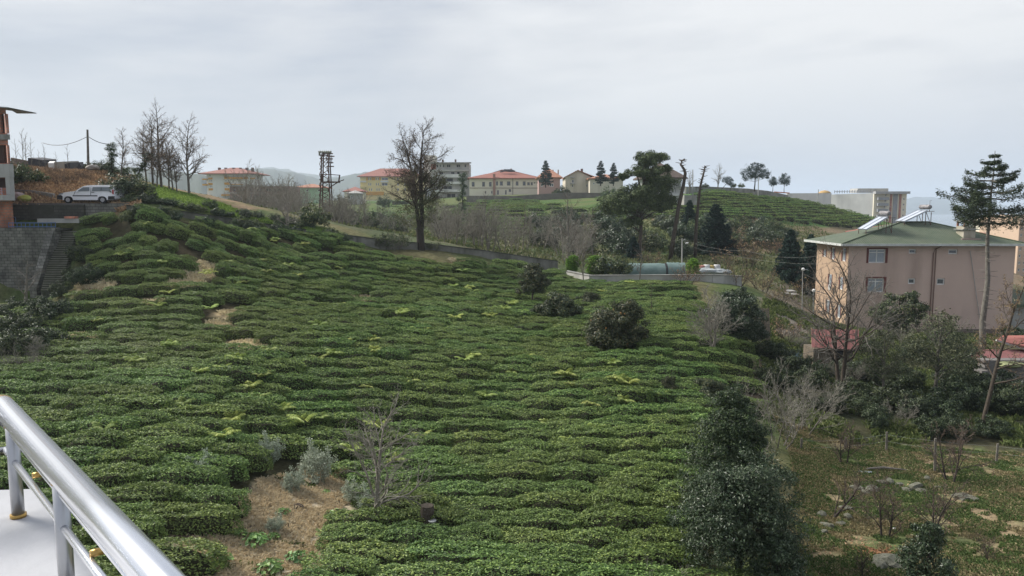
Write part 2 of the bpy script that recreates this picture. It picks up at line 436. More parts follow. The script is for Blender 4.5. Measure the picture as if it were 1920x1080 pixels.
def build_ground():
    ns, ntt = 330, 620
    s = np.linspace(-1.35, 1.35, ns); t = np.linspace(math.log(22), math.log(7040), ntt)
    S, T = np.meshgrid(s, t)
    Y = np.exp(T) - 40; X = S * (Y + 40)
    Z = ground(X, Y)
    V = np.stack([X, Y, Z], -1).reshape(-1, 3)
    i = np.arange(ntt - 1)[:, None] * ns + np.arange(ns - 1)[None]
    Fq = np.stack([i, i + 1, i + ns + 1, i + ns], -1).reshape(-1, 4)
    x, y, z = V.T
    u, v = proj(x, y, z)
    C = np.zeros((len(V), 4)); C[:, 3] = 1
    def col(mask, a, b, sc, seed, lo=.35, hi=.65):
        k = np.clip((vnoise(x / sc, y / sc, seed) * .65 + vnoise(x / sc * 3.1, y / sc * 3.1, seed + 5) * .35 - lo) / (hi - lo), 0, 1)[:, None]
        c = np.array(a) * (1 - k) + np.array(b) * k
        C[mask, :3] = c[mask]
    al = np.ones(len(V), bool)
    col(al, (.08,.11,.04), (.15,.14,.07), 4, 1)
    col(y > 82, (.085,.13,.045), (.14,.15,.07), 9, 2)
    ravine = (y > 74) & (y < 125) & (x < 20)
    col(ravine, (.075,.10,.045), (.13,.125,.075), 6, 3)
    hillr = (y > 100) & (x > 25) & (y < 240)
    col(hillr, (.08,.15,.045), (.17,.14,.08), 12, 4, .5, .7)
    col(hillr & (v > 425), (.09,.10,.05), (.22,.165,.11), 7, 5)
    slope = (y > 150) & (x > -60) & (x < 30) & (y < 320)
    col(slope, (.06,.11,.03), (.11,.13,.05), 12, 6)
    knoll = (y > 58) & (y < 110) & (x < -18) & (z > 9.6)
    col(knoll, (.24,.175,.11), (.14,.13,.06), 3, 7)
    strip = inside(GREEN_STRIP, u, v) & (y > 56) & (y < 80)
    col(strip, (.15,.22,.05), (.12,.18,.045), 3, 8)
    low = (y > 56) & (y < 76) & (x < 10) & inside([(215,385),(262,349),(285,372),(330,386),(420,402),(500,420),(640,436),(640,452),(545,437),(345,412),(225,398)], u, v) & ~strip
    col(low, (.06,.085,.03), (.10,.12,.035), 2, 9)
    tea = inside(TEA_POLY, u, v) & (y < 78)
    col(tea, (.03,.035,.016), (.06,.05,.028), 2, 10)
    st_ = inside(STRAW_POLY, u + (vnoise(x * 1.3, y * 1.3, 31) - .5) * 60, v + (vnoise(x * 1.3, y * 1.3, 32) - .5) * 40) & (y < 40)
    col(st_, (.62,.53,.38), (.47,.385,.26), 1.1, 11, .45, .75)
    col(st_ & (vnoise(x * 2.2, y * 2.2, 77) > .8), (.05,.035,.025), (.09,.06,.04), .6, 12)
    b_ = bare_at(u, v, 1.15) & (y < 78)
    col(b_, (.5,.40,.25), (.36,.27,.16), 1, 12)
    cl = inside(CLEAR_POLY, u, v) & (y < 42)
    col(cl, (.10,.125,.05), (.25,.195,.12), 1.9, 13, .38, .62)
    wood = inside([(1440,770),(1500,800),(1600,835),(1750,835),(1925,850),(2600,900),(2600,620),(1430,640),(1400,700)], u, v) & (y > 30) & (y < 64)
    col(wood, (.035,.04,.02), (.075,.07,.04), 2, 14)
    path = inside([(1395,640),(1425,640),(1420,700),(1425,780),(1395,790),(1392,700)], u, v) & (y > 30) & (y < 66)
    col(path, (.20,.15,.11), (.12,.10,.06), 1.2, 15)
    yard = inside([(1430,530),(1530,535),(1540,640),(1430,620)], u, v) & (y > 55) & (y < 90)
    col(yard, (.24,.21,.17), (.12,.12,.06), 2.2, 16)
    far = y > 330
    col(far, (.05,.075,.045), (.085,.095,.06), 60, 17)
    m, tt, bs = new_mat('ground_cover')
    a = tt.nodes.new('ShaderNodeAttribute'); a.attribute_name = 'gcol'
    g = tt.nodes.new('ShaderNodeNewGeometry')
    nz = tt.nodes.new('ShaderNodeTexNoise'); tt.links.new(g.outputs['Position'], nz.inputs[0]); nz.inputs['Scale'].default_value = 2.6; nz.inputs['Detail'].default_value = 9; nz.inputs['Roughness'].default_value = .72
    mr = tt.nodes.new('ShaderNodeMapRange'); tt.links.new(nz.outputs[0], mr.inputs[0]); mr.inputs[1].default_value = .3; mr.inputs[2].default_value = .7; mr.inputs[3].default_value = .5; mr.inputs[4].default_value = 1.5
    hs = tt.nodes.new('ShaderNodeHueSaturation'); tt.links.new(a.outputs['Color'], hs.inputs['Color']); tt.links.new(mr.outputs[0], hs.inputs['Value'])
    tt.links.new(hs.outputs[0], bs.inputs['Base Color']); bs.inputs['Roughness'].default_value = .95; bs.inputs['Specular IOR Level'].default_value = .1
    bn = tt.nodes.new('ShaderNodeBump'); bn.inputs['Strength'].default_value = .8; bn.inputs['Distance'].default_value = .12; tt.links.new(nz.outputs[0], bn.inputs['Height']); tt.links.new(bn.outputs[0], bs.inputs['Normal'])
    me = fast_mesh('ground', V, [Fq], m, {'gcol': C}, smooth=True)
    o = link_obj('ground', me); o['kind'] = 'structure'; o['label'] = 'sloping ground of the tea garden, gardens and far hillsides'
build_ground()

# the sea, far to the right
wm, wt, wb = new_mat('sea_water')
wb.inputs['Base Color'].default_value = (.06, .10, .13, 1); wb.inputs['Roughness'].default_value = .25; wb.inputs['Specular IOR Level'].default_value = .5
_wn = wt.nodes.new('ShaderNodeTexNoise'); _wn.inputs["Scale"].default_value = .05; _wn.inputs['Detail'].default_value = 8
_g = wt.nodes.new('ShaderNodeNewGeometry'); wt.links.new(_g.outputs["Position"], _wn.inputs[0])
_b = wt.nodes.new('ShaderNodeBump'); _b.inputs['Strength'].default_value = .4; wt.links.new(_wn.outputs[0], _b.inputs['Height']); wt.links.new(_b.outputs[0], wb.inputs['Normal'])
sea = MB().add([(-2000, 350, -41), (9000, 350, -41), (9000, 9000, -41), (-2000, 9000, -41)], [(0, 1, 2, 3)]).build('sea', wm)
tag(sea, 'calm grey blue sea beyond the houses on the right', kind='structure')

# distant ranges of hills
HILLM = M('wooded_hill', (.025,.042,.03), .95, (.05,.065,.042), .006)
def hill_range(pts, D, depth, label):
    """pts: (u, v) of the crest in the photograph"""
    us = np.linspace(pts[0][0], pts[-1][0], 160)
    vs = np.interp(us, [p[0] for p in pts], [p[1] for p in pts])
    vs = vs + (vnoise(us / 9, us * 0 + D, 3) - .5) * 3 + (vnoise(us / 2.3, us * 0 + D, 4) - .5) * 1.0
    k = np.linspace(-1, 1, 25)
    V = []
    for a in k:
        for i, (u, v) in enumerate(zip(us, vs)):
            p = at(u, v, D)
            h = (1 - abs(a) ** 1.3)
            ex = (vnoise(np.array([u / 25.]), np.array([a * 4]), 9)[0] - .5) * .25 * (1 - abs(a)) * abs(a) * 4
            zb = -45
            V.append((p.x * (1 + a * depth / D), D + a * depth, zb + (p.z - zb) * max(0, h + ex * (abs(a) > .01))))
    n = len(us); i = np.arange(24)[:, None] * n + np.arange(n - 1)[None]
    Fq = np.stack([i, i + 1, i + n + 1, i + n], -1).reshape(-1, 4)
    o = link_obj('hills', fast_mesh('hills', np.array(V), [Fq], HILLM, smooth=True)); tag(o, label, kind='structure')
hill_range([(-200,340),(60,330),(150,322),(250,314),(330,322),(400,330),(470,345),(520,372),(560,392)], 1150, 350, 'nearest wooded hills behind the leafless trees on the left')
hill_range([(300,335),(430,318),(500,316),(540,322),(580,330),(610,338),(660,326),(690,322),(740,330),(800,345),(900,372),(960,395)], 2300, 600, 'blue wooded hills behind the lattice mast')
hill_range([(100,330),(450,320),(510,314),(560,322),(600,329),(660,334),(760,338),(1000,372)], 3600, 900, 'palest range of hills on the horizon')
hill_range([(1560,392),(1650,382),(1700,372),(1730,368),(1790,373),(1850,382),(1950,392),(2100,396)], 5200, 900, 'faint coast across the sea on the right')

# the air
hm = bpy.data.materials.new('haze'); hm.use_nodes = True
t_ = hm.node_tree; t_.nodes.clear()
pv = t_.nodes.new('ShaderNodeVolumePrincipled'); pv.inputs['Density'].default_value = 2.3e-4; pv.inputs['Color'].default_value = (.78, .88, 1.0, 1); pv.inputs['Anisotropy'].default_value = 0.2
ho = t_.nodes.new('ShaderNodeOutputMaterial'); t_.links.new(pv.outputs[0], ho.inputs['Volume'])
hz_ = MB().box((-9600, -120, -90), (9600, 9400, 215)).build('haze', hm); tag(hz_, 'thin damp haze over the whole valley', kind='stuff')

# ------------------------------------------------------------------ growing things
def nrm(a):
    return a / (np.linalg.norm(a, axis=-1, keepdims=True) + 1e-9)
def leaves(P, Nn, size, rng, asp=.5, jit=.6, fold=.0):
    """a diamond-shaped leaf at each point P facing about Nn; returns V, F, rnd"""
    n = len(P)
    Nn = nrm(Nn + rng.normal(0, jit, (n, 3)))
    r = nrm(rng.normal(0, 1, (n, 3)))
    a = nrm(np.cross(Nn, r)); b = np.cross(Nn, a)
    s = (size * rng.uniform(.6, 1.3, n))[:, None] * .5
    V = np.stack([P - a * s, P + b * s * asp, P + a * s, P - b * s * asp], 1)
    if fold: V[:, [1, 3]] += (Nn * s * fold)[:, None]
    return V.reshape(-1, 3), np.arange(n * 4).reshape(-1, 4), None
def leaf_mesh(name, P, Nn, size, rng, mat_, asp=.5, jit=.6, rnd=None, extra=None):
    V, Fq, _ = leaves(P, Nn, size, rng, asp, jit, .25)
    if rnd is None: rnd = rng.uniform(0, 1, len(P)) ** 1.4
    R = np.repeat(rnd, 4)
    if extra is not None:
        eV, eF = extra
        F2 = np.asarray(eF) + len(V); V = np.concatenate([V, eV]); R = np.r_[R, np.zeros(len(eV))]
        return fast_mesh(name, V, [Fq, F2], mat_, {'rnd': R}, midx=np.r_[np.zeros(len(Fq)), np.ones(len(F2))])
    return fast_mesh(name, V, [Fq], mat_, {'rnd': R})
def ico(rx, ry, rz, c=(0, 0, 0), sub=3, bump=0.0, seed=0):
    import bmesh
    bm = bmesh.new(); bmesh.ops.create_icosphere(bm, subdivisions=sub, radius=1)
    V = np.array([v.co[:] for v in bm.verts]); Fq = np.array([[v.index for v in f.verts] for f in bm.faces]); bm.free()
    if bump: V = V * (1 + (vnoise(V[:, 0] * 2 + 9, V[:, 1] * 2 + V[:, 2] * 3 + seed, seed) - .5)[:, None] * bump)
    return V * np.array([rx, ry, rz]) + np.array(c), Fq
class Tree:
    """a branching skeleton and its tubes"""
    def __init__(s, seed): s.rng = np.random.default_rng(seed); s.seg = []; s.tips = []
    def grow(s, p, d, L, r, lev, P):
        rng = s.rng; nl = P['levels']
        n = max(2, int(P.get('steps', 5) - lev * .7)); wob = P['wob'][min(lev, len(P['wob']) - 1)]; tro = P['trop'][min(lev, len(P['trop']) - 1)]
        p = np.array(p, float); d = nrm(np.array(d, float)); pts = [p]; rr = [r]; ds = [d]
        tp = P.get('taper', .5) if lev else P.get('taper0', .45)
        for i in range(n):
            d = nrm(d + rng.normal(0, wob, 3) + np.array([0, 0, tro])); p = p + d * L / n
            pts.append(p); ds.append(d); rr.append(r * (1 - (1 - tp) * (i + 1) / n) if lev < nl - 1 else r * (1 - .75 * (i + 1) / n))
        for i in range(n): s.seg.append((pts[i], pts[i + 1], rr[i], rr[i + 1], lev))
        if lev >= nl - 1: s.tips += list(zip(pts[1:], ds[1:])); return
        k = P['kids'][min(lev, len(P['kids']) - 1)]; k = int(k * rng.uniform(.8, 1.25) + .5)
        lo = P['first'][min(lev, len(P['first']) - 1)]
        ph = rng.uniform(0, 6.28)
        for j in range(k):
            f = lo + (1 - lo) * (j + rng.uniform(.2, .8)) / k
            x = f * n; i = min(int(x), n - 1); q = pts[i] + (pts[i + 1] - pts[i]) * (x - i); dd = ds[i + 1]
            a = math.radians(P['ang'][min(lev, len(P['ang']) - 1)] * rng.uniform(.7, 1.25)); ph += 2.4 + rng.normal(0, .4)
            s1 = nrm(np.cross(dd, [.3, .1, 1] if abs(dd[2]) < .9 else [1, 0, .1])); s2 = np.cross(dd, s1)
            nd = dd * math.cos(a) + (s1 * math.cos(ph) + s2 * math.sin(ph)) * math.sin(a)
            fl = P['len'][min(lev, len(P['len']) - 1)] * (1 - P.get('short', .45) * f if lev == 0 or P.get('cone') else 1 - .25 * f) * rng.uniform(.75, 1.2)
            s.grow(q, nd, L * fl, max(rr[i] * P['thin'][min(lev, len(P['thin']) - 1)], P.get('rmin', .006)), lev + 1, P)
        if P.get('lead', True): s.grow(pts[-1], ds[-1], L * P['len'][min(lev, len(P['len']) - 1)] * .7, rr[-1] * .8, lev + 1, P)
    def tubes(s, lo, hi):
        out = []
        for sides, ls in ((7, (0,)), (5, (1,)), (4, (2,)), (3, (3, 4, 5, 6))):
            S = [q for q in s.seg if q[4] in ls and lo <= q[4] <= hi]
            if not S: continue
            A = np.array([q[0] for q in S]); B = np.array([q[1] for q in S]); ra = np.array([q[2] for q in S]); rb = np.array([q[3] for q in S])
            d = nrm(B - A); up = np.where(np.abs(d[:, 2:3]) < .9, [[0, 0, 1.]], [[1., 0, 0]])
            a = nrm(np.cross(d, up)); b = np.cross(d, a)
            th = np.arange(sides) * 2 * math.pi / sides
            ring = a[:, None] * np.cos(th)[None, :, None] + b[:, None] * np.sin(th)[None, :, None]
            V = np.concatenate([A[:, None] + ring * ra[:, None, None], B[:, None] + ring * rb[:, None, None]], 1)
            base = (np.arange(len(S)) * 2 * sides)[:, None, None]
            k = np.arange(sides); q = np.stack([k, (k + 1) % sides, (k + 1) % sides + sides, k + sides], -1)[None]
            out.append((V.reshape(-1, 3), (base + q).reshape(-1, 4)))
        V = []; Fq = []; o = 0
        for v, f in out: V.append(v); Fq.append(f + o); o += len(v)
        return np.concatenate(V), np.concatenate(Fq)
    def mesh(s, name, lo, hi, m):
        V, Fq = s.tubes(lo, hi)
        return fast_mesh(name, V, [Fq], m, {'rnd': np.zeros(len(V))}, smooth=True)
BARE_P = dict(levels=5, steps=6, wob=(.05,.12,.16,.2,.22), trop=(.03,.06,.05,.04,.02), kids=(7,5,5,4), first=(.35,.25,.2,.2), ang=(42,42,42,45),
              len=(.55,.55,.5,.45), thin=(.5,.6,.6,.65), rmin=.006)
def bare_tree(name, seed, H, r, mats=(BARKG, TWIGG), P=None, cat='tree', leafn=0, leafm=None, leafs=.05, stems=1, lean=(0, 0), split=2, **kw):
    """an unplaced leafless tree: Empty > trunk, branches (and the last leaves)"""
    T = Tree(seed); q = dict(BARE_P); q.update(P or {}); q.update(kw)
    for k in range(stems):
        a = 6.28 * k / max(stems, 1) + seed; sp = .0 if stems == 1 else q.get('spread', .16)
        T.grow((math.cos(a) * sp * .4, math.sin(a) * sp * .4, -.25), (math.cos(a) * sp + lean[0], math.sin(a) * sp + lean[1], 1), H * q.get('trunk', .62) * (1 if k == 0 else .88), r if stems == 1 else r * .75, 0, q)
    e = thing(name, None, cat)
    link_obj('trunk', T.mesh('trunk', 0, split - 1, mats[0]), e)
    link_obj('branches', T.mesh('branches', split, 9, mats[1]), e)
    if leafn:
        rng = T.rng; tp = np.array([t[0] for t in T.tips]); k = rng.integers(0, len(tp), leafn)
        Pp = tp[k] + rng.normal(0, .05, (leafn, 3)); link_obj('leaves', leaf_mesh('leaves', Pp, rng.normal(0, 1, (leafn, 3)), leafs, rng, leafm), e)
    return e
def clumps(ells, n, rng, k=26, tight=.2, shell=.65, squash=.75):
    """points for leaves: clumps spread near the surface of a few ellipsoids; returns P, normals, clump centres"""
    Ps = []; Ns = []; Cs = []
    vol = np.array([e[3] * e[4] * e[5] for e in ells]) ** .667; vol = vol / vol.sum()
    for e, f in zip(ells, vol):
        c = np.array(e[:3]); r = np.array(e[3:6]); m = max(6, int(k * len(ells) * f * 1.0))
        d = nrm(rng.normal(0, 1, (m, 3))); rad = rng.uniform(shell, 1.02, (m, 1))
        cc = c + d * r * rad
        nn = int(n * f); idx = rng.integers(0, m, nn)
        sz = tight * r.mean() * rng.uniform(.6, 1.3, m)
        off = nrm(rng.normal(0, 1, (nn, 3))) * (rng.uniform(0, 1, (nn, 1)) ** .45) * sz[idx][:, None]; off[:, 2] *= squash
        Pp = cc[idx] + off
        Ps.append(Pp); Ns.append(nrm(off) * .8 + d[idx] * .7 + np.array([0, 0, .35])); Cs.append(cc)
    return np.concatenate(Ps), np.concatenate(Ns), np.concatenate(Cs)
def leafy_tree(name, seed, ells, n, size, leafm, barkm=BARKB, base=(0, 0, 0), r=.1, k=26, tight=.34, shell=.6, cat='tree', core=.55, asp=.5, limbs=14, fork=None, jit=.55):
    """an unplaced evergreen: Empty > trunk (with limbs to the clumps), crown"""
    rng = np.random.default_rng(seed)
    Pp, Nn, Cs = clumps(ells, n, rng, k, tight, shell)
    e = thing(name, None, cat)
    zt = min(x[2] for x in ells); top = max(x[2] + x[5] * .5 for x in ells)
    T = Tree(seed)
    ax = np.array([np.mean([x[0] for x in ells]), np.mean([x[1] for x in ells]), 0])
    n_ = 8; pr = None
    fz = fork if fork is not None else zt * .6
    for i in range(n_ + 1):
        f = i / n_; z = -.2 + (top + .2) * f; q = np.array(base) * (1 - f) + np.array([0, 0, z]) + ax * f + rng.normal(0, .02 * top * .3, 3) * (i > 0) * [1, 1, 0]
        if pr is not None: T.seg.append((pr, q, r * (1 - .85 * (f - 1 / n_)), r * (1 - .85 * f), 0))
        pr = q
    sel = rng.choice(len(Cs), min(limbs, len(Cs)), replace=False)
    for c in Cs[sel]:
        z0 = max(fz, min(c[2] * .7, top * .8)); f = (z0 + .2) / (top + .2); a = np.array([ax[0] * f, ax[1] * f, z0]); m = (a + c) / 2 + rng.normal(0, .05, 3)
        T.seg.append((a, m, r * .35, r * .22, 1)); T.seg.append((m, c, r * .22, r * .08, 1))
    link_obj('trunk', T.mesh('trunk', 0, 9, barkm), e)
    ex = None
    if core:
        Vs = []; Fs = []; o = 0
        for x in ells:
            v, f = ico(x[3] * core, x[4] * core, x[5] * core, x[:3], 2, .5, seed); Vs.append(v); Fs.append(f + o); o += len(v)
        # twiggy inside of the crown: sparse inner leaves instead of a solid body
        pi = np.concatenate([np.array(x[:3]) + nrm(rng.normal(0, 1, (n // 4 // len(ells), 3))) * rng.uniform(.2, .8, (n // 4 // len(ells), 1)) * np.array(x[3:6]) for x in ells])
        Pp = np.concatenate([Pp, pi]); Nn = np.concatenate([Nn, rng.normal(0, 1, pi.shape)])
    link_obj('crown', leaf_mesh('crown', Pp, Nn, size, rng, leafm, asp, jit), e)
    return e
def conifer(name, seed, H, prof, leafm, barkm, r=.15, whorl=.45, per=7, droop=-.15, n=60, size=.16, clear=.15, curve=.15, asp=.22, gap=.0, lean=0.0, trunk_top=1.0, cat='tree', stubs=0):
    """an unplaced conifer: tapered trunk, whorls of limbs, needle sprays along them. prof(f): limb length at height fraction f"""
    rng = np.random.default_rng(seed)
    T = Tree(seed); n_ = 10; pts = []
    for i in range(n_ + 1):
        f = i / n_; pts.append(np.array([lean * H * f + rng.normal(0, .0035 * H) * (0 < i < n_), rng.normal(0, .0035 * H) * (i > 0), -.3 + (H + .3) * f]))
    rr = [r * (1 - .93 * (i / n_) ** 1.1) for i in range(n_ + 1)]
    for i in range(n_): T.seg.append((pts[i], pts[i + 1], rr[i], rr[i + 1], 0))
    Pp = []; Nn = []
    z = H * clear; 
    while z < H * .985:
        f = z / H; x = (z + .3) / (H + .3) * n_; i = min(int(x), n_ - 1); q0 = pts[i] + (pts[i + 1] - pts[i]) * (x - i)
        L0 = prof(f)
        for j in range(per):
            if rng.uniform() < gap: continue
            a = rng.uniform(0, 6.28); L = L0 * rng.uniform(.7, 1.12)
            if L < .08: continue
            d = np.array([math.cos(a), math.sin(a), 0.0]); m = 5; p = q0.copy(); lp = p
            rb = min(.04 + .012 * L, r * .35)
            for k in range(m):
                t = (k + 1) / m
                lp = q0 + d * L * t + np.array([0, 0, droop * L * t + curve * L * t * t])
                lp = lp + rng.normal(0, .02 * L, 3)
                T.seg.append((p, lp, rb * (1 - .8 * (k / m)), rb * (1 - .8 * t), 1)); p = lp
            nn = int(n * (L / max(prof(clear + .15), .3)) + 4)
            tt = rng.uniform(.22, 1.03, nn) ** .8
            side = np.array([-d[1], d[0], 0.0])
            wd = (.34 * L * (1.15 - tt) + .06) * rng.uniform(-1, 1, nn)
            B = q0 + d * (L * tt)[:, None] + side * wd[:, None] + np.stack([0 * tt, 0 * tt, droop * L * tt + curve * L * tt * tt - np.abs(wd) * .15 + rng.normal(0, .045 * L + .02, nn)], -1)
            Pp.append(B); Nn.append(np.tile([0, 0, 1.0], (nn, 1)) + rng.normal(0, .35, (nn, 3)))
        z += whorl * rng.uniform(.75, 1.25) * (1 - .35 * f)
    for j in range(stubs):
        z = rng.uniform(.12, clear) * H; a = rng.uniform(0, 6.28); L = rng.uniform(.3, .9)
        T.seg.append((np.array([0, 0, z]), np.array([math.cos(a) * L, math.sin(a) * L, z + rng.normal(0, .08)]), .022, .01, 1))
    e = thing(name, None, cat)
    link_obj('trunk', T.mesh('trunk', 0, 9, barkm), e)
    Pp = np.concatenate(Pp); Nn = np.concatenate(Nn)
    link_obj('crown', leaf_mesh('crown', Pp, Nn, size, rng, leafm, asp, .3), e)
    return e
def place(e, u, v, label, D=None, group=None, rz=None, sink=.0):
    """stand a new tree on the ground where the photograph shows its foot"""
    if D is None:
        p = hit(u, v)
    else:
        p = at(u, v, D); p.z = gz(p.x, p.y)
    p.z = gz(p.x, p.y) - sink
    e.location = p
    if rz is not None: e.rotation_euler[2] = rz
    e['label'] = label
    if group: e['group'] = group
    return e
def foot(u, D, sink=0.05):
    p = at(u, 500, D); p.z = gz(p.x, p.y) - sink
    return p

# ------------------------------------------------------------------ tea
def tea_bush(seed, n=1500, L=1.0, Wd=.49, H=.74, size=.085):
    rng = np.random.default_rng(seed)
    # points on the upper shell of a flat-topped mound
    a = rng.uniform(0, 2 * math.pi, n * 2); f = rng.uniform(0, 1, n * 2)
    r = np.sqrt(f); x = np.cos(a) * r; y = np.sin(a) * r
    edge = r ** 5
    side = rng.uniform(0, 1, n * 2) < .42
    z = 1 - .16 * r ** 3
    lump = (vnoise(x * 2.6 + seed * 3.3, y * 2.0, seed) - .5) * .24 + (vnoise(x * 6 + seed, y * 4, seed + 1) - .5) * .16
    rs = 1 + (vnoise(np.cos(a) * 1.8 + 5, np.sin(a) * 1.8 + seed, seed + 2) - .5) * .22
    zz = np.where(side, rng.uniform(.12, .95, n * 2), z)
    pr = np.where(side, (1 - .35 * (zz - .25) ** 2) * rng.uniform(.93, 1.03, n * 2), r)
    rs = rs * (np.abs(np.cos(a)) ** 3 + np.abs(np.sin(a)) ** 3) ** (-1 / 3)
    x = np.cos(a) * pr * rs; y = np.sin(a) * pr * rs
    zz = np.where(side, zz * (1 - .15), zz + lump + rng.normal(0, .035, n * 2))
    k = slice(0, n)
    P = np.stack([x[k] * L, y[k] * Wd, zz[k] * H], -1)
    Nn = np.where(side[k, None], np.stack([np.cos(a[k]), np.sin(a[k]), .45 + 0 * a[k]], -1), np.stack([x[k] * .35, y[k] * .35, 1 + 0 * a[k]], -1))
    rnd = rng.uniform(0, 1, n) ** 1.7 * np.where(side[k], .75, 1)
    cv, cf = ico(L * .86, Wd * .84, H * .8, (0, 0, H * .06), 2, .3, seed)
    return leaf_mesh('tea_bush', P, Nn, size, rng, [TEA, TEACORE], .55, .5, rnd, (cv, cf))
NV = 7
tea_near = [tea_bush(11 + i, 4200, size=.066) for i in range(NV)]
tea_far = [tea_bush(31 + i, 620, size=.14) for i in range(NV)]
rng = np.random.default_rng(5)
def rowshift(x, y):
    return np.where(x < -4, .16 * (x + 4), 0) + np.where(x < -18, -.10 * (x + 18), 0) + (vnoise(x / 11, y / 16, 41) - .5) * 2.0 + (vnoise(x / 3.5, y / 8, 42) - .5) * .7
pts = []
yy = 11.0
row = 0
while yy < 84:
    x = -46 + rng.uniform(0, 1)
    while x < 30:
        y = yy + float(rowshift(x, yy)) + rng.normal(0, .05)
        L = rng.uniform(.95, 1.6)
        pts.append((x + L, y, L, row)); x += L * 1.70
    yy += 1.32 + rng.normal(0, .05); row += 1
yy = 44.0
while yy < 77:
    x_ = -46 + rng.uniform(0, 1)
    while x_ < -8:
        y_ = yy + float(rowshift(x_, yy)) * .5 + rng.normal(0, .13); L = rng.uniform(.55, 1.25)
        if np.clip((-14 - x_) / 10, 0, 1) * np.clip((y_ - 46) / 8, 0, 1) > .35 and rng.uniform() > .08: pts.append((x_ + L, y_, L, -1))
        x_ += L * 1.66
    yy += .88
pts = np.array(pts)
X, Y, LL, ROW = pts[:, 0], pts[:, 1], pts[:, 2], pts[:, 3]
Z = ground(X, Y)
u_, v_ = proj(X, Y, Z)
keep = inside(TEA_POLY, u_, v_) & ~inside(STRAW_POLY, u_, v_) & ~bare_at(u_, v_ + 1, 1.15) & ~bare_at(u_, v_ - 5, 1.0) & (u_ > -330) & (u_ < 1500) & (Y > 13) & (Y < 79)
keep &= ~((u_ < 158) & (v_ < 552))
keep &= rng.uniform(0, 1, len(X)) > .02 + .06 * (Y > 45)
keep &= ~((np.clip((-14 - X) / 10, 0, 1) * np.clip((Y - 46) / 8, 0, 1) > .35) & (ROW >= 0))
X, Y, LL, Z, u_, v_, ROW = (a[keep] for a in (X, Y, LL, Z, u_, v_, ROW))
wild = np.clip((-14 - X) / 10, 0, 1) * np.clip((Y - 46) / 8, 0, 1)          # the upper left slope is overgrown
SM = np.where(ROW < 0, .80, 1.0)
TX = np.arctan((ground(X, Y + .4, False) - ground(X, Y - .4, False)) / .8) * .7; TY = -np.arctan((ground(X + .4, Y, False) - ground(X - .4, Y, False)) / .8)
TX = TX * np.where(ROW < 0, 1, .4); TY = TY * np.where(ROW < 0, 1, .4)
RZ = rng.normal(0, .05, len(X)) + np.arctan((rowshift(X + .5, Y) - rowshift(X - .5, Y))) + wild * rng.normal(0, .4, len(X))
SX = LL; SY = rng.uniform(.90, 1.08, len(X)) * SM; SZ = (.86 + .3 * vnoise(X / 4, Y / 4, 55)) * rng.uniform(.93, 1.07, len(X)) * SM * (1 + .35 * (ROW < 0) * rng.uniform(-.6, 1, len(X)))
vis = (u_ > -40) & (u_ < 1420) & (v_ < 1130) & ~((v_ > 735 + u_ * 1.0) & (u_ < 330))
order = np.argsort(np.where(vis, Y, 1e9))
near = order[:300]
isnear = np.zeros(len(X), bool); isnear[near] = True
gn = 'clipped tea bushes in the nearest rows'
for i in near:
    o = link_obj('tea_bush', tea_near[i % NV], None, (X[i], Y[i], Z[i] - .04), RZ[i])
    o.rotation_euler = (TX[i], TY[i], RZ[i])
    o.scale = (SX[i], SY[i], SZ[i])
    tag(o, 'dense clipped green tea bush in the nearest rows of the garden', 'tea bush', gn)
def scatter(name, P, rot, scl, idx, meshes, label):
    """one object of many small instances (stuff)"""
    me = bpy.data.meshes.new(name); me.vertices.add(len(P)); me.vertices.foreach_set('co', np.asarray(P, np.float32).ravel())
    a = me.attributes.new('rot', 'FLOAT_VECTOR', 'POINT'); a.data.foreach_set('vector', np.asarray(rot, np.float32).ravel())
    a = me.attributes.new('scl', 'FLOAT_VECTOR', 'POINT'); a.data.foreach_set('vector', np.asarray(scl, np.float32).ravel())
    a = me.attributes.new('idx', 'INT', 'POINT'); a.data.foreach_set('value', np.asarray(idx, np.int32))
    o = link_obj(name, me)
    c = bpy.data.collections.new(name + '_pieces')
    for k, m in enumerate(meshes):
        q = bpy.data.objects.new('%s_piece_%02d' % (name, k), m); c.objects.link(q)
    g = bpy.data.node_groups.new(name, 'GeometryNodeTree')
    g.interface.new_socket('Geometry', in_out='INPUT', socket_type='NodeSocketGeometry'); g.interface.new_socket('Geometry', in_out='OUTPUT', socket_type='NodeSocketGeometry')
    gi = g.nodes.new('NodeGroupInput'); go = g.nodes.new('NodeGroupOutput')
    ci = g.nodes.new('GeometryNodeCollectionInfo'); ci.inputs['Collection'].default_value = c; ci.inputs['Separate Children'].default_value = True; ci.inputs['Reset Children'].default_value = True
    ip = g.nodes.new('GeometryNodeInstanceOnPoints'); ip.inputs['Pick Instance'].default_value = True
    def na(nm, ty):
        n = g.nodes.new('GeometryNodeInputNamedAttribute'); n.data_type = ty; n.inputs[0].default_value = nm; return n.outputs[0]
    g.links.new(gi.outputs[0], ip.inputs['Points']); g.links.new(ci.outputs[0], ip.inputs['Instance'])
    g.links.new(na('idx', 'INT'), ip.inputs['Instance Index']); g.links.new(na('scl', 'FLOAT_VECTOR'), ip.inputs['Scale'])
    er = g.nodes.new('FunctionNodeEulerToRotation'); g.links.new(na('rot', 'FLOAT_VECTOR'), er.inputs[0]); g.links.new(er.outputs[0], ip.inputs['Rotation'])
    g.links.new(ip.outputs[0], go.inputs[0])
    md = o.modifiers.new('scatter', 'NODES'); md.node_group = g
    tag(o, label, kind='stuff')
    return o
r_ = ~isnear
k = int(r_.sum())
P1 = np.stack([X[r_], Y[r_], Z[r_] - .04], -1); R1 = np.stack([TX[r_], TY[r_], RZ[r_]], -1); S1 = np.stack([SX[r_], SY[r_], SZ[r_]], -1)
mid = (Y[r_] < 44)
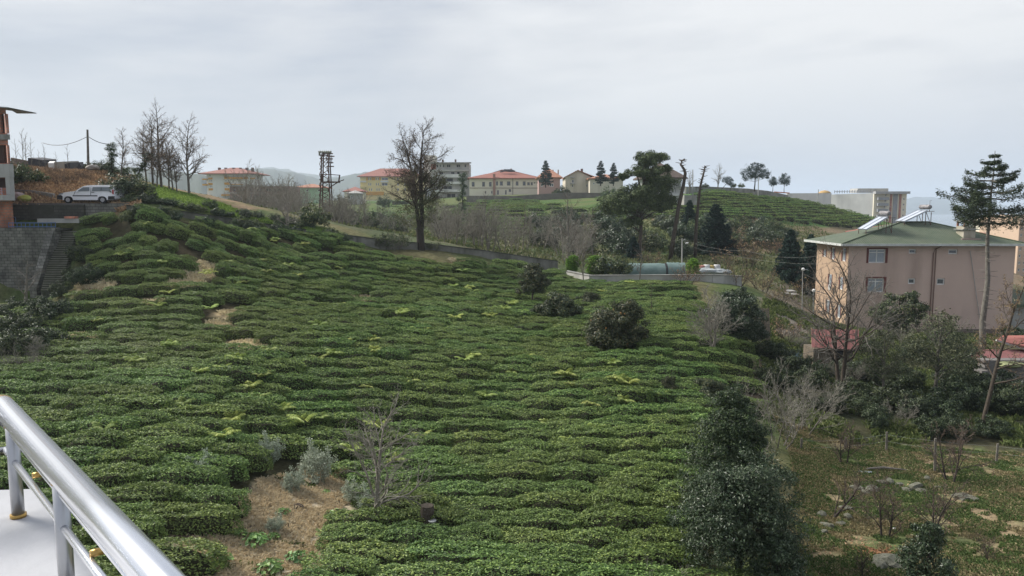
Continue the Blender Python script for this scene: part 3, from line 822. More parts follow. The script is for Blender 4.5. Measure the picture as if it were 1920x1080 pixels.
scatter('tea_hedge_rows', P1, R1, S1, np.arange(k) % NV, tea_near + tea_far, 'long rows of clipped tea bushes climbing the slope behind the nearest ones')
print('tea', len(X), 'near', len(near))
# the tea terraces on the far hill to the right and on the slope below the town
def far_rows(poly, D0, D1, x0, x1, sp, seed, amp=3.0, sx=2.0, h=1.0, dens=1.0):
    rg = np.random.default_rng(seed); P = []
    y = D0
    while y < D1:
        xs = np.arange(x0, x1, 1.75 * sx) + rg.uniform(-.3, .3)
        ys = y + (vnoise(xs / 22, xs * 0 + y / 30, seed) - .5) * amp * 2 + rg.normal(0, .12, len(xs))
        z = ground(xs, ys); a, b = proj(xs, ys, z); q = inside(poly, a, b) & (rg.uniform(0, 1, len(xs)) < dens)
        P += list(zip(xs[q], ys[q], z[q])); y += sp
    return P
PR = far_rows([(1310,364),(1350,362),(1480,377),(1560,394),(1640,416),(1600,428),(1520,420),(1430,412),(1350,408),(1310,400)], 125, 215, 20, 110, 2.1, 3)
PL = far_rows([(925,376),(1010,378),(1060,392),(1130,392),(1130,372),(1290,388),(1290,405),(1130,420),(1040,412),(1000,440),(900,440),(840,420),(840,390)], 105, 290, -40, 60, 3.6, 4, 4, 2.6, 1, .75)
PF = np.array(PR + PL); k = len(PF); rg = np.random.default_rng(8)
scatter('terraced_tea', PF, np.stack([np.zeros(k), np.zeros(k), rg.normal(0, .12, k)], -1), np.stack([rg.uniform(2.0, 2.8, k), rg.uniform(.95, 1.3, k), rg.uniform(.8, 1.25, k)], -1), rg.integers(0, NV, k), tea_far, 'tea rows on the far terraced hillsides')
print('far tea', k)

# ------------------------------------------------------------------ trees, from the far ridge to the balcony
def pxm(D): return F / D
# --- bare ravine trees and thickets beyond the long wall
shr_p = dict(levels=4, steps=6, kids=(6,5,4), first=(.2,.2,.2), ang=(36,38,40), len=(.62,.55,.5), wob=(.1,.14,.16,.18), trop=(.03,.06,.05,.03), trunk=.7)
th = [bare_tree('bare_tree', 100 + i, 5.2, .07, (BARKP if i % 2 else BARKG, TWIGG), shr_p, stems=[3, 4, 2, 3][i], spread=.42, rmin=.014) for i in range(4)]
tall = [bare_tree('bare_tree', 120 + i, 7.5, .12, (BARKG, TWIGB), dict(levels=5, kids=(9,5,4,3), first=(.28,.2,.2,.2), ang=(48,42,40,40), len=(.42,.5,.5,.45), trunk=.85, short=.55, trop=(.02,.06,.05,.03))) for i in range(3)]
def first_or_dup(pool, used, k, p, rz, sc, label, group):
    s = pool[k]
    if k not in used:
        used.add(k); s.location = p; s.rotation_euler = (0, 0, rz); s.scale = (sc, sc, sc) if not hasattr(sc, '__len__') else sc
        s['label'] = label
        if group: s['group'] = group
        elif 'group' in s: del s['group']
        return s
    return dup(s, p, rz, sc, label, group if group else False)
rg = np.random.default_rng(77); used = set()
spots = [(500+rg.uniform(-55,190), rg.uniform(76, 112), rg.uniform(.55, .95)) for _ in range(20)] + \
        [(820+rg.uniform(0,310), rg.uniform(80, 104), rg.uniform(.7, 1.15)) for _ in range(24)] + \
        [(430+rg.uniform(0,150), rg.uniform(92, 118), rg.uniform(1.1, 1.5)) for _ in range(12)] + \
        [(680+rg.uniform(-30,160), rg.uniform(82, 112), rg.uniform(.6, .95)) for _ in range(8)]
for u, D, s in spots:
    first_or_dup(th, used, int(rg.integers(0, 4)), foot(u, D), rg.uniform(0, 6), (s * 1.1, s * 1.1, s), 'leafless grey tree in the thicket filling the ravine beyond the long wall', 'leafless thicket trees in the ravine')
usedt = set()
for u, D, s, lab in [(1066, 84, .98, 'tall thin leafless tree rising from the ravine left of the umbrella shaped pine'),
                     (1112, 88, .75, 'small leafless tree close to the left side of the umbrella shaped pine'),
                     (500, 105, .85, 'bare dark tree standing in front of the unfinished brick building'),
                     (443, 100, .62, 'thin bare tree at the left end of the unfinished brick building'),
                     (690, 98, .7, 'slender bare tree in the ravine left of the twin stemmed alder'),
                     (905, 92, .8, 'bare tree in the ravine below the long cream building'),
                     (980, 96, .7, 'bare tree in the ravine below the right end of the cream building'),
                     (648, 92, .6, 'low bare tree just right of the foot of the lattice mast')]:
    first_or_dup(tall, usedt, int(rg.integers(0, 3)), foot(u, D), rg.uniform(0, 6), s, lab, None)
pale = bare_tree('bare_tree', 140, 3.6, .10, (BARKP, BARKP), dict(levels=4, kids=(6,5,4), first=(.15,.2,.2), ang=(50,45,40), trunk=.7, wob=(.1,.16,.2,.2)), stems=2, spread=.35)
place(pale, 540, 436, 'pale barked leafless fig tree in front of the long wall left of the mast', 64.5)
# brown brush on the right hand hill and around the yard
bru = [bare_tree('bare_shrub', 150 + i, 2.4, .04, (BARKB, TWIGB), shr_p, stems=6, spread=.55, leafn=260, leafm=DRYLEAF, leafs=.12, cat='shrub') for i in range(3)]
ub = set()
for k in range(26):
    u = rg.uniform(1345, 1585); D = rg.uniform(84, 128)
    first_or_dup(bru, ub, k % 3, foot(u, D), rg.uniform(0, 6), rg.uniform(.8, 1.35), 'brown dry brush on the slope below the terraced tea hill', 'brown brush on the right hand slope')
for u, D, s, lab in [(1385, 71, 1.1, 'brown twiggy shrub at the right end of the low white garden wall'), (1432, 73, 1.25, 'dense brown twiggy shrub behind the yard left of the house'),
                     (1465, 69, .9, 'low brown shrub beside the pale yard left of the house'), (1290, 68, 1.0, 'brown twiggy shrub in front of the low white wall near its right end'),
                     (1480, 58, 1.0, 'leafless shrub between the narrow path and the red roofed shed'), (1225, 85, .9, 'brown brush behind the green netting tunnel')]:
    first_or_dup(bru, ub, 0, foot(u, D), rg.uniform(0, 6), s, lab, None)
# --- dark shrubs on the slope
ds = [leafy_tree('evergreen_shrub', 160 + i, [(0,0,1.1,1.5,1.4,1.0),(.9,.2,.8,1.0,.9,.8),(-.9,-.2,.7,1.0,1.0,.7)], 2600, .2, [SHRUBL, LAUREL][i], r=.06, k=16, tight=.36, limbs=6, cat='shrub') for i in range(2)]
ud = set()
for k in range(84):
    u = rg.uniform(1000, 1330) if k % 4 else rg.uniform(600, 900); D = rg.uniform(96, 150)
    if k > 60: u = rg.uniform(1330, 1480); D = rg.uniform(104, 132)
    first_or_dup(ds, ud, k % 2, foot(u, D), rg.uniform(0, 6), rg.uniform(.7, 1.5), 'dark evergreen shrub on the slope behind the ravine', 'dark shrubs on the far slope')
for u, D, s, lab in [(635, 122, 2.3, 'round dark green tree just right of the lattice mast'), (590, 68, 1.0, 'dark ivy covered shrub at the foot of the lattice mast'),
                     (722, 235, 1.7, 'small round tree in front of the yellow building'), (383, 150, 1.25, 'dark round tree left of the white apartment block'),
                     (345, 140, 1.1, 'low dark tree behind the leafless trees on the knoll'), (360, 146, .9, 'smallest dark tree between the knoll trees and the apartment block'),
                     (1140, 205, 1.6, 'blue green shrub beneath the two skyline firs'), (1146, 72.6, 1.2, 'dark laurel shrub between the bright thujas and the green netting'),
                     (890, 150, .9, 'dark shrub below the left end of the cream building'), (1052, 238, 1.6, 'dark shrub under the fir at the right end of the cream building')]:
    first_or_dup(ds, ud, 0, foot(u, D), rg.uniform(0, 6), s, lab, None)
# --- conifers of the ridge
sp = conifer('fir_tree', 170, 8.3, lambda f: 2.75 * (1.02 - f) ** .75 * min(1, f * 4 + .3), DARKCON, BARKD, .2, .6, 8, -.1, 46, .62, clear=.1, curve=.1, asp=.4)
place(sp, 1023, 345, 'dark fir on the skyline at the right end of the cream building', 240); sp.location.z = at(1023, 350, 240).z
for u, vb, D, s, lab in [(1126, 347, 215, .83, 'larger of the two dark firs on the skyline left of the umbrella shaped pine'), (1150, 347, 215, .76, 'smaller of the two dark firs on the skyline left of the umbrella shaped pine')]:
    q = dup(sp, at(u, vb, D), rg.uniform(0, 6), s, lab, False)
dk = conifer('fir_tree', 172, 6.6, lambda f: 3.2 * (1.02 - f) ** .8, DARKCON, BARKD, .22, .34, 11, -.2, 110, .38, clear=.03, curve=.1, asp=.4)
place(dk, 1340, 480, 'broad dark fir behind the garden right of the broken trunks', 100)
dup(dk, foot(1480, 88), 1, (.68, .68, .9), 'dark conifer left of the yard, the shorter of the pair left of the house', False)
dup(dk, foot(1518, 86), 2, (.62, .62, 1.02), 'taller dark conifer close to the left side of the house', False)
dup(dk, foot(1187, 92), 2, (.4, .4, .45), 'small dark conifer at the foot of the umbrella shaped pine', False)
dup(dk, foot(1290, 118), 3, (.62, .62, .85), 'blue green conifer seen between the two broken trunks', False)
sk = leafy_tree('pine_tree', 175, [(0,0,3.9,2.6,2.4,1.5),(-1.3,0,3.1,1.7,1.5,1.1),(1.5,0,3.2,1.6,1.5,1.1),(.3,0,5,1.4,1.3,.8)], 3200, .3, DARKCON, BARKD, r=.14, k=30, tight=.34, asp=.3)
sk.scale = (1.2, 1.2, 1.12); sk.location = at(1415, 357, 178); tag(sk, 'spreading dark pine on the skyline above the grey retaining wall')
dup(sk, at(1449, 359, 182), 1, (.5, .5, .62), 'smaller left one of the two round topped pines right of the spreading pine', False)
dup(sk, at(1470, 361, 182), 2, (.55, .55, .8), 'round topped pine at the right end of the grey retaining wall', False)
q = dup(sk, at(1355, 353, 176), 3, (.55, .5, .55), 'dark tree leaning right on the skyline beside the bare round tree', False); q.rotation_euler = (0, math.radians(38), 0)
for i, u in enumerate((1322, 1376, 1390)):
    dup(ds[0], at(u, 352, 176), i, .5, ['low bush on the skyline just right of the broken trunks', 'low bush on top of the grey retaining wall left of the spreading pine', 'second low bush on the retaining wall, touching the spreading pine'][i], False)
bt = bare_tree('bare_tree', 176, 6.4, .14, (BARKG, TWIGG), dict(kids=(9,5,4,3), first=(.2,.2,.2,.2), ang=(40,36,36,36), trunk=.62))
bt.location = at(1346, 354, 172); tag(bt, 'leafless round headed tree on the skyline right of the broken trunks')
dup(bt, at(1293, 362, 165), 2, .85, 'faint leafless tree behind the villa and the leaning broken trunk', False)
# --- ivy column by the grey building
iv = leafy_tree('ivy_covered_tree', 180, [(0,0,7.2,.95,.95,1.1),(.15,0,5.4,.8,.8,1.2),(-.15,0,3.4,.9,.9,1.3),(.1,0,1.5,.8,.8,1.2)], 3400, .2, IVY, BARKD, r=.16, k=14, tight=.5, limbs=6)
iv.location = foot(868, 150); iv.location.z = at(868, 402, 150).z; tag(iv, 'dark ivy covered trunk at the right edge of the grey unfinished building')
# --- big umbrella pine
H_ = 98.0
big = leafy_tree('pine_tree', 182, [(-1.9,0,6.7,3.3,2.8,1.5),(2.3,.3,7.0,2.5,2.2,1.3),(.4,-.3,7.9,3.3,2.6,1.2),(2.4,0,9.4,2.5,2.2,1.2),(.9,0,10.8,2.7,2.2,.9),(1.3,0,12.4,2.2,1.8,1.1),(-2.0,0,10.2,1.0,.9,.4),(-.8,0,4.6,1.5,1.3,.8),(3.2,0,11.2,1.2,1.0,.5)],
                 42000, .32, PINE, BARKB, r=.3, k=26, tight=.32, shell=.45, asp=.25, limbs=34, fork=3.2, jit=.9)
place(big, 1197, 474, 'big umbrella shaped pine standing behind the garden wall', 97)
# --- two broken trunks
def snag(pts, r, seed, nst, label, D):
    e = thing('dead_tree', label, 'tree'); p0 = at(pts[0][0], pts[0][1], D); p0.z = gz(p0.x, p0.y); e.location = p0
    rg = np.random.default_rng(seed); P = [Vector((0, 0, -.4))] + [at(u, v, D) - p0 for u, v in pts[1:]]
    n = len(P); rad = [r * (1 - .72 * i / (n - 1)) for i in range(n)]
    MB().tube(P, rad, 8).build('trunk', BARKB, e, True)
    b = MB()
    for k in range(nst):
        f = rg.uniform(.25, 1) ** .8 * (n - 1); i = min(int(f), n - 2); q = P[i].lerp(P[i + 1], f - i); a = rg.uniform(0, 6.28); L = rg.uniform(.2, .75)
        b.tube([q, q + Vector((math.cos(a) * L, math.sin(a) * L, rg.uniform(-.05, .25)))], [.05, .02], 4)
    b.build('branch_stubs', BARKB, e)
snag([(1256,490),(1263,445),(1272,390),(1281,350),(1285,325),(1283,318),(1276,308),(1278,302),(1284,298)], .30, 1, 26, 'tall broken pine trunk leaning right with a forked crooked tip', 95)
snag([(1303,486),(1305,430),(1309,385),(1313,350),(1320,322),(1322,311)], .26, 2, 60, 'tall broken trunk bristling with short branch stubs, right of the leaning one', 96)
# --- knoll trees on the left
kn = [bare_tree('alder_tree', 190 + i, 6.6, .13, (BARKG, TWIGB), dict(levels=5, kids=(15,6,4,3), first=(.30,.15,.15,.15), ang=(60,44,42,42), len=(.42,.52,.46,.42), trunk=.92, short=.5, trop=(.01,.07,.05,.02), wob=(.04,.13,.17,.2), rmin=.008), leafn=900, leafm=DRYLEAF, leafs=.08) for i in range(3)]
uk = set()
for i, (u, vb, D, s, lab) in enumerate([
    (302, 341, 71, 1.02, 'tallest leafless alder of the row on the knoll'), (286, 341, 72, .85, 'leafless alder just left of the tallest one on the knoll'),
    (275, 338, 74, .72, 'leftmost slender alder of the dense row on the knoll'), (294, 345, 70, .6, 'thin alder wedged between the two tallest trunks on the knoll'),
    (317, 348, 70, .68, 'leafless alder second to the right of the tallest on the knoll'), (324, 352, 69, .62, 'leaning alder in the right half of the knoll row'),
    (332, 356, 69, .52, 'shortest alder near the right end of the knoll row'), (355, 366, 69, .92, 'leafless alder standing alone at the right end of the knoll row'),
    (226, 322, 73, .62, 'leafless wide tree above the upright ivy clad trunk on the knoll')]):
    p = at(u, vb, D); p.z = gz(p.x, p.y) - .1
    first_or_dup(kn, uk, i % 3, p, i * 1.3, s * (1.0 if i < 8 else 1), lab, None)
for u, vt, hgt, tilt, lab in [(220, 268, 3.1, 0, 'upright trunk wrapped in dark ivy on the knoll'), (256, 278, 3.0, 32, 'ivy wrapped trunk leaning right on the knoll')]:
    q = dup(iv, foot(u, 71), 0, (.55, .55, .42), lab, False); q.rotation_euler = (0, math.radians(tilt), 0)
sap = bare_tree('sapling', 200, 3.3, .035, (BARKG, TWIGG), dict(levels=3, kids=(9,5), first=(.3,.2), ang=(38,40), len=(.25,.4), trunk=.95))
for i, (u, s, lab) in enumerate([(22, .8, 'thin bare sapling beside the brick building at the left edge'), (44, .85, 'thin bare sapling at the left of the shacks on the knoll'), (57, 1.15, 'taller sapling pair member left, behind the shacks'),
      (63, 1.05, 'thin sapling touching the tallest pair behind the shacks'), (73, .9, 'thin sapling above the middle of the shacks'), (87, .6, 'short sapling above the shack with dark tarpaulin'),
      (97, .8, 'thin sapling above the white sheet on the shacks'), (118, .6, 'short sapling at the right end of the shacks'), (139, .8, 'thin sapling between the shacks and the utility pole')]):
    p = foot(u, 75)
    if i == 0: sap.location = p; sap.scale = (s, s, s); sap['label'] = lab
    else: dup(sap, p, i, (s, s, s), lab, False)
for i, (u, D, s, lab) in enumerate([(185, 75, .6, 'grey green bush on the knoll right of the utility pole'), (205, 74, .7, 'grey green bush left of the upright ivy clad trunk'), (240, 75, .6, 'low bush between the two ivy clad trunks'), (30, 66, 1.0, 'dark bush on the bank above the road at the left edge'),
      (60, 64.5, .9, 'dark bush on the bank above the road'), (232, 61.5, 1.1, 'dark brown bush behind the rear of the white van'), (255, 61.5, 1.0, 'dark bush at the top of the grassy slope beside the van')]):
    dup(ds[1 if i % 2 else 0], foot(u, D), i, (s, s, s * .9), lab, False)
for i in range(34):
    u = rg.uniform(20, 250); D = rg.uniform(62.5, 71)
    dup(bru[i % 3], foot(u, D), rg.uniform(0, 6), rg.uniform(.3, .5), 'brown bracken clump on the bank above the road', 'bracken on the bank above the road')
for i in range(30):
    u = rg.uniform(225, 600); D = 58.6 + (u - 225) * .021 + rg.uniform(0, 1.5)
    dup(ds[i % 2], foot(u, D), rg.uniform(0, 6), (rg.uniform(.3, .5), rg.uniform(.3, .5), rg.uniform(.22, .4)), 'low green undergrowth bush along the upper side of the long wall', 'undergrowth above the long wall')
for i in range(34):
    u = rg.uniform(232, 650); Dw = np.interp(u, [237,290,345,430,545,647,735], [57.6,58.4,59.4,61.2,64.2,67.2,69.6])
    p = foot(u, Dw - rg.uniform(.5, 1.3)); dup(ds[i % 2], p, rg.uniform(0, 6), (rg.uniform(.3, .5), rg.uniform(.25, .4), rg.uniform(.25, .5)), 'small dark bush growing against the tea side of the long wall', 'bushes along the foot of the long wall')
# --- the twin stemmed alder
ALDERL = leaf_mat('alder_leaf', [(.05,.04,.028),(.09,.075,.045),(.16,.14,.08)], .7, .2, .15, .15)
al = thing('alder_tree', 'large twin stemmed alder with sparse brown leaves and ivy, before the long wall', 'tree')
IVYW = leaf_mat('withered_ivy_leaf', [(.04,.05,.025),(.075,.085,.04),(.15,.14,.07)], .6, .3, .15, .1); T = Tree(210); Dm = 71; p0 = at(790, 462, Dm); p0.z = gz(p0.x, p0.y); al.location = p0
def rel(u, v, dy=0): q = at(u, v, Dm) - p0; return np.array([q.x, dy, q.z])
P_ = dict(BARE_P); P_.update(levels=5, kids=(19,7,5,4), first=(.20,.15,.15,.15), ang=(62,44,42,42), len=(.37,.50,.46,.42), thin=(.38,.6,.6,.6), short=.3, trop=(.01,.06,.05,.02), rmin=.009, taper0=.3, steps=9)
T.seg += [(np.array([0,0,-.4]), rel(788,440), .42, .36, 0), (rel(788,440), rel(787,426), .36, .34, 0)]
T.grow(rel(787,428), rel(767,300) - rel(787,428), 7.2, .21, 0, P_)
T.grow(rel(790,428,.3), rel(791,290) - rel(790,428), 7.9, .24, 0, P_)
link_obj('trunk', T.mesh('trunk', 0, 1, BARKD), al); link_obj('branches', T.mesh('branches', 2, 9, TWIGB), al)
tp = np.array([t[0] for t in T.tips]); r2 = np.random.default_rng(3); k = r2.integers(0, len(tp), 4200)
link_obj('leaves', leaf_mesh('leaves', tp[k] + r2.normal(0, .10, (len(k), 3)), r2.normal(0, 1, (len(k), 3)), .11, r2, ALDERL), al)
Pp, Nn, _c = clumps([tuple(rel(768, 395)) + (1.6, 1.2, 1.9), tuple(rel(800, 385)) + (1.6, 1.2, 2.2), tuple(rel(815, 340)) + (1.5, 1.1, 1.1), tuple(rel(770, 345)) + (1.3, 1.1, 1.2), tuple(rel(782, 330)) + (1.2, 1.0, 1.0)], 8500, r2, 34, .34, .3)
link_obj('ivy', leaf_mesh('ivy', Pp, Nn, .14, r2, IVYW), al)
# thicket at its foot
br1 = bare_tree('bramble_bush', 212, 2.2, .03, (BARKG, TWIGG), shr_p, stems=9, spread=.8, leafn=2500, leafm=SHRUBL, leafs=.12, cat='shrub')
place(br1, 738, 492, 'dark tangled bramble bush left of the twin stemmed alder', 69.5)
dup(br1, foot(716, 69.5), 1, .7, 'smaller bramble tangle left of the dark bramble bush', False)
dup(br1, foot(812, 71.5), 2, (.5, .5, .5), 'bramble at the foot of the twin stemmed alder on its right', False)
# --- garden behind the white wall
tj = conifer('thuja', 214, 2.1, lambda f: .72 * math.sin(math.pi * min(1, .25 + f * .75)) ** .7, THUJA, BARKB, .05, .12, 12, .35, 26, .16, clear=.04, curve=.3, asp=.5, cat='shrub')
tj.location = foot(1116, 74); tj.scale = (1.35, 1.35, .95); tag(tj, 'bright green thuja at the left end of the garden, widest of the three')
dup(tj, foot(1074, 76), 1, (1.0, 1.0, .85), 'darker green thuja at the left corner of the low garden wall', False)
dup(tj, foot(1300, 71.5), 2, (.95, .95, .98), 'bright green egg shaped thuja beside the netting tunnel, rightmost of the three', False)
dup(tall[1], foot(1094, 69.5), 1, .5, 'bare slim tree before the left corner of the low white wall', False)
dup(tall[2], foot(1200, 69), 1, .52, 'bare slim tree in front of the low white wall and netting tunnel', False)
# --- trees standing in the tea
oa = leafy_tree('citrus_tree', 220, [(0,0,2.6,1.0,1.0,.9),(.5,.1,1.9,.95,.9,.7),(-.5,0,1.7,.85,.8,.6),(.1,0,3.3,.6,.6,.5)], 9000, .14, CITRUS, BARKB, r=.1, k=20, tight=.34)
place(oa, 998, 568, 'upright dark citrus tree in the tea, tallest of the small group right of centre', 60)
ob = leafy_tree('citrus_tree', 221, [(0,0,1.1,1.5,1.3,.95),(1.1,0,.9,.9,.9,.7),(-.9,.2,.9,.9,.8,.6)], 15000, .13, CITRUS, BARKB, r=.1, k=26, tight=.3)
place(ob, 1045, 596, 'low spreading citrus tree in the tea right of the upright one', 54)
dup(ob, foot(1108, 60), 1, .62, 'small dark round bush in the tea near the low white wall', False)
dup(ob, foot(1088, 61), 2, .42, 'tiny dark bush touching the small round one near the white wall', False)
dup(ob, foot(972, 48.5), 2, .38, 'tiny dark bush in the tea left of the big round citrus tree', False)
oc = leafy_tree('citrus_tree', 222, [(0,0,1.5,1.75,1.6,1.25),(.5,0,2.3,1.1,1.1,.8),(-.7,.1,1.1,1.2,1.2,.9),(.9,0,1.0,1.1,1.0,.8)], 30000, .125, CITRUS, BARKB, r=.12, k=44, tight=.32)
place(oc, 1155, 676, 'big round dark citrus tree standing in the middle of the tea', 44.5)
rr = np.random.default_rng(9)
Pn, Nn, _c = clumps([(0,0,1.5,1.7,1.6,1.2)], 26, rr, 40, .2, .9); fr = MB()
for p in Pn: fr.tube([p - [0,0,.045], p - [0,0,.02], p + [0,0,.02], p + [0,0,.045]], [.02, .045, .045, .02], 6)
fr.build('orange_leaf_blobs', M('orange_brown_leaf', (.30, .15, .04), .7, (.22,.10,.03), 4), oc, True)['kind'] = 'stuff'  # rounded blobs added to stand for small orange-brown leaves
od = leafy_tree('laurel_tree', 223, [(0,0,2.2,2.0,1.8,1.6),(.8,.3,1.3,1.5,1.4,1.1),(-.9,0,1.6,1.1,1.0,1.0),(.2,0,3.2,1.2,1.2,.8)], 26000, .13, LAUREL, BARKD, r=.16, k=34, tight=.26)
place(od, 1378, 652, 'dark broad laurel behind the bare fig tree at the edge of the tea', 49.5)
fg = bare_tree('fig_tree', 224, 5.4, .10, (BARKP, TWIGG), dict(levels=5, kids=(8,6,5,3), first=(.25,.15,.15,.15), ang=(46,40,36,36), len=(.85,.62,.52,.45), trunk=.46, trop=(.02,.05,.05,.03), rmin=.014), stems=2, spread=.22)
place(fg, 1338, 660, 'pale leafless fig tree with upswept branches before the dark laurel', 44.8)
oe = dup(ob, foot(1335, 37.5), 1, (.75, .75, .62), 'low dark bush at the right edge of the tea below the fig tree', False)
dup(ob, foot(1262, 37), 2, (.3, .3, .55), 'small upright bush in the tea left of the low dark bush', False)
sm = bare_tree('sapling', 226, 2.6, .03, (BARKB, TWIGB), dict(levels=3, kids=(8,4), first=(.3,.2), ang=(40,40), len=(.35,.4), trunk=.9))
place(sm, 1222, 590, 'thin brown sapling in the tea right of the round citrus tree', 55)
dup(sm, foot(1130, 43), 1, .5, 'dead thin sapling in front of the round citrus tree', False)
# --- bare peach tree and olives by the straw patch
pe = bare_tree('bare_tree', 231, 3.3, .075, (BARKP, TWIGG), dict(levels=5, steps=7, kids=(9,6,4,3), first=(.2,.2,.2,.2), ang=(52,42,40,42), len=(.78,.58,.5,.45), trunk=.62, trop=(.02,.05,.04,.02), wob=(.06,.14,.18,.2), rmin=.005), lean=(.05, 0))
place(pe, 703, 978, 'leafless fruit tree at the right edge of the straw covered patch', 23.0); pe.scale = (1.35, 1.35, 1.3)
OL = dict(levels=4, kids=(9,6,5), first=(.15,.1,.1), ang=(50,40,38), len=(.62,.5,.45), trunk=.7, trop=(.05,.06,.04,.02), rmin=.004)
ol = bare_tree('olive_sapling', 235, 1.7, .03, (BARKP, TWIGG), OL, leafn=4200, leafm=OLIVEG, leafs=.075, split=1, stems=3, spread=.35)
place(ol, 592, 893, 'silvery olive sapling, tallest of those above the straw covered patch', 26.2); ol.scale = (.85, .85, .9)
for u, v, D, s, lab in [(490, 878, 26.8, .68, 'silvery olive sapling in the tea, second to the left of the tallest'), (538, 925, 24.6, .6, 'small silvery sapling on the upper edge of the straw covered patch'),
                        (357, 950, 23.6, .62, 'silvery olive sapling farthest left, deep in the tea'), (655, 925, 24.6, .6, 'wide grey olive sapling close to the leafless fruit tree'),
                        (685, 945, 23.9, .62, 'grey olive shoot right at the trunk of the leafless fruit tree'), (500, 1000, 21.5, .4, 'tiny grey sapling in the middle of the straw covered patch')]:
    dup(ol, foot(u, D), u, s, lab, False)
# --- laurels on the right in front
la = leafy_tree('laurel_tree', 240, [(0,0,2.0,1.4,1.25,1.25),(.45,.1,2.85,1.0,.95,.9),(-.7,0,1.7,1.05,1.0,.95),(.75,0,1.5,.95,.95,1.0),(-.35,0,2.75,.85,.8,.75)], 34000, .085, LAUREL, BARKD, r=.12, k=70, tight=.30, asp=.42)
place(la, 1385, 1092, 'large dense blue green laurel in front, leaves shining silvery', 19.6)
la.scale = (1.06, 1.0, 1.0)
lb = leafy_tree('laurel_tree', 241, [(-.1,0,1.9,1.25,1.1,1.2),(-.15,0,2.9,1.12,1.0,1.0),(.0,0,3.75,.9,.85,.8),(.05,0,4.35,.55,.5,.5),(-.3,0,1.4,1.1,.9,.8),(.5,0,3.1,.8,.7,.7)], 34000, .085, DKLEAF, BARKD, r=.1, k=56, tight=.30, asp=.42)
place(lb, 1366, 950, 'tall pointed dark evergreen right behind the large front laurel', 23)
lc = leafy_tree('laurel_tree', 242, [(0,0,.9,.75,.7,.75),(0,0,1.6,.45,.45,.5)], 6500, .085, LAUREL, BARKD, r=.06, k=24, tight=.3, asp=.42)
lc.location = foot(1478, 18.9); tag(lc, 'small laurel at the right foot of the large front laurel'); lc.scale = (1.05, 1.05, .95)
q = dup(lc, foot(1775, 19.6), 2, (1.0, 1.0, 1.15), 'small blue green laurel alone at the bottom right of the clearing', False)
# --- wood on the right
w1 = bare_tree('bare_tree', 250, 8.6, .19, (BARKB, BARKG), dict(levels=5, steps=8, kids=(9,6,4,3), first=(.3,.2,.2,.2), ang=(50,42,38,38), len=(.72,.56,.5,.45), trunk=.68, trop=(.01,.04,.04,.02), wob=(.06,.14,.17,.2), rmin=.010), stems=2, spread=.17)
place(w1, 1575, 728, 'leafless twin trunked tree in front of the left corner of the house', 45)
w1.rotation_euler[2] = .3
w2 = bare_tree('bare_tree', 252, 7.4, .12, (BARKB, TWIGB), dict(levels=5, kids=(14,5,4,3), first=(.4,.2,.2,.2), ang=(50,42,40,40), len=(.27,.5,.48,.42), trunk=.95, short=.4, rmin=.008), leafn=1600, leafm=DRYLEAF, leafs=.08, lean=(.16, 0))
place(w2, 1838, 812, 'slender tree with rusty leaf remains, leaning right before the grey wood pile', 38.5)
w3 = leafy_tree('broadleaf_tree', 253, [(0,0,4.0,2.1,1.8,1.5),(-1.3,0,3.0,1.4,1.4,1.1),(1.4,0,3.3,1.5,1.4,1.2),(.4,-.3,2.5,1.8,1.5,.9),(0,0,5.0,1.2,1.1,.7)], 5200, .14, WOODL, BARKG, r=.15, k=34, tight=.3, limbs=24, fork=1.2)
place(w3, 1752, 762, 'thin crowned tree with olive green leaves before the house wall', 45)
dup(w3, foot(1668, 43.5), 2, (.62, .62, .8), 'smaller sparse leaved tree left of the olive green one', False)
w4 = leafy_tree('loquat_tree', 254, [(0,0,2.9,1.9,1.6,1.4),(-1.5,0,2.3,1.3,1.2,1.0),(1.3,0,2.5,1.2,1.1,.9),(0,0,1.3,1.6,1.4,1.0),(.7,0,3.7,.9,.9,.6)], 9000, .19, SHRUBL, BARKD, r=.15, k=30, tight=.28)
place(w4, 1685, 645, 'dense dark evergreen with yellowish top against the house wall', 64)
w5 = conifer('spruce_tree', 255, 15.4, lambda f: np.interp(f, [.0, .60, .66, .76, .86, .95, 1.0], [0, 3.0, 4.0, 3.3, 2.1, 1.0, .2]), SPRUCE, BARKG, .26, .62, 6, -.16, 300, .24, clear=.66, curve=.30, asp=.25, gap=.16, stubs=70)
w5.location = foot(1850, 56); tag(w5, 'tall spruce with bare stubby trunk in front of the right end of the house'); w5.rotation_euler[2] = .8
lb2 = leafy_tree('evergreen_shrub', 256, [(0,0,1.0,1.2,1.1,.9),(.8,0,.8,.9,.8,.7),(-.8,.1,.7,.8,.8,.6)], 5600, .13, DKLEAF, BARKD, r=.05, k=22, tight=.3, cat='shrub', limbs=6)
W = [(1440,50,.8),(1445,43,.7),(1470,50,.9),(1500,47,.9),(1530,45,.8),(1545,49,.7),(1610,43,.9),(1640,41,.8),(1690,42,1.0),(1730,41,.9),(1770,41,1.0),(1810,43,1.1),(1850,43,1.0),(1890,44,1.2),(1925,42,1.0),
     (1600,50,.9),(1640,49,.9),(1700,48,1.0),(1800,48,1.0),(1480,43,.7),(1570,41,.7),(1760,37.8,.6),(1800,38,.7),(1880,38,.7),(1660,38.5,.6),(1840,50,1.1),(1725,56,.9),(1780,58,1.0),(1630,58,.8),(1905,66,.9)]
for i, (u, D, s) in enumerate(W):
    if i == 0:
        lb2.location = foot(u, D); lb2.scale = (s, s, s); tag(lb2, 'clipped green hedge bush along the right side of the narrow path')
    else:
        q = dup(lb2, foot(u, D), i * 1.1, (s, s, s * rg.uniform(.8, 1.15)), 'dark evergreen bush in the undergrowth of the wood below the house', 'undergrowth bushes of the wood')
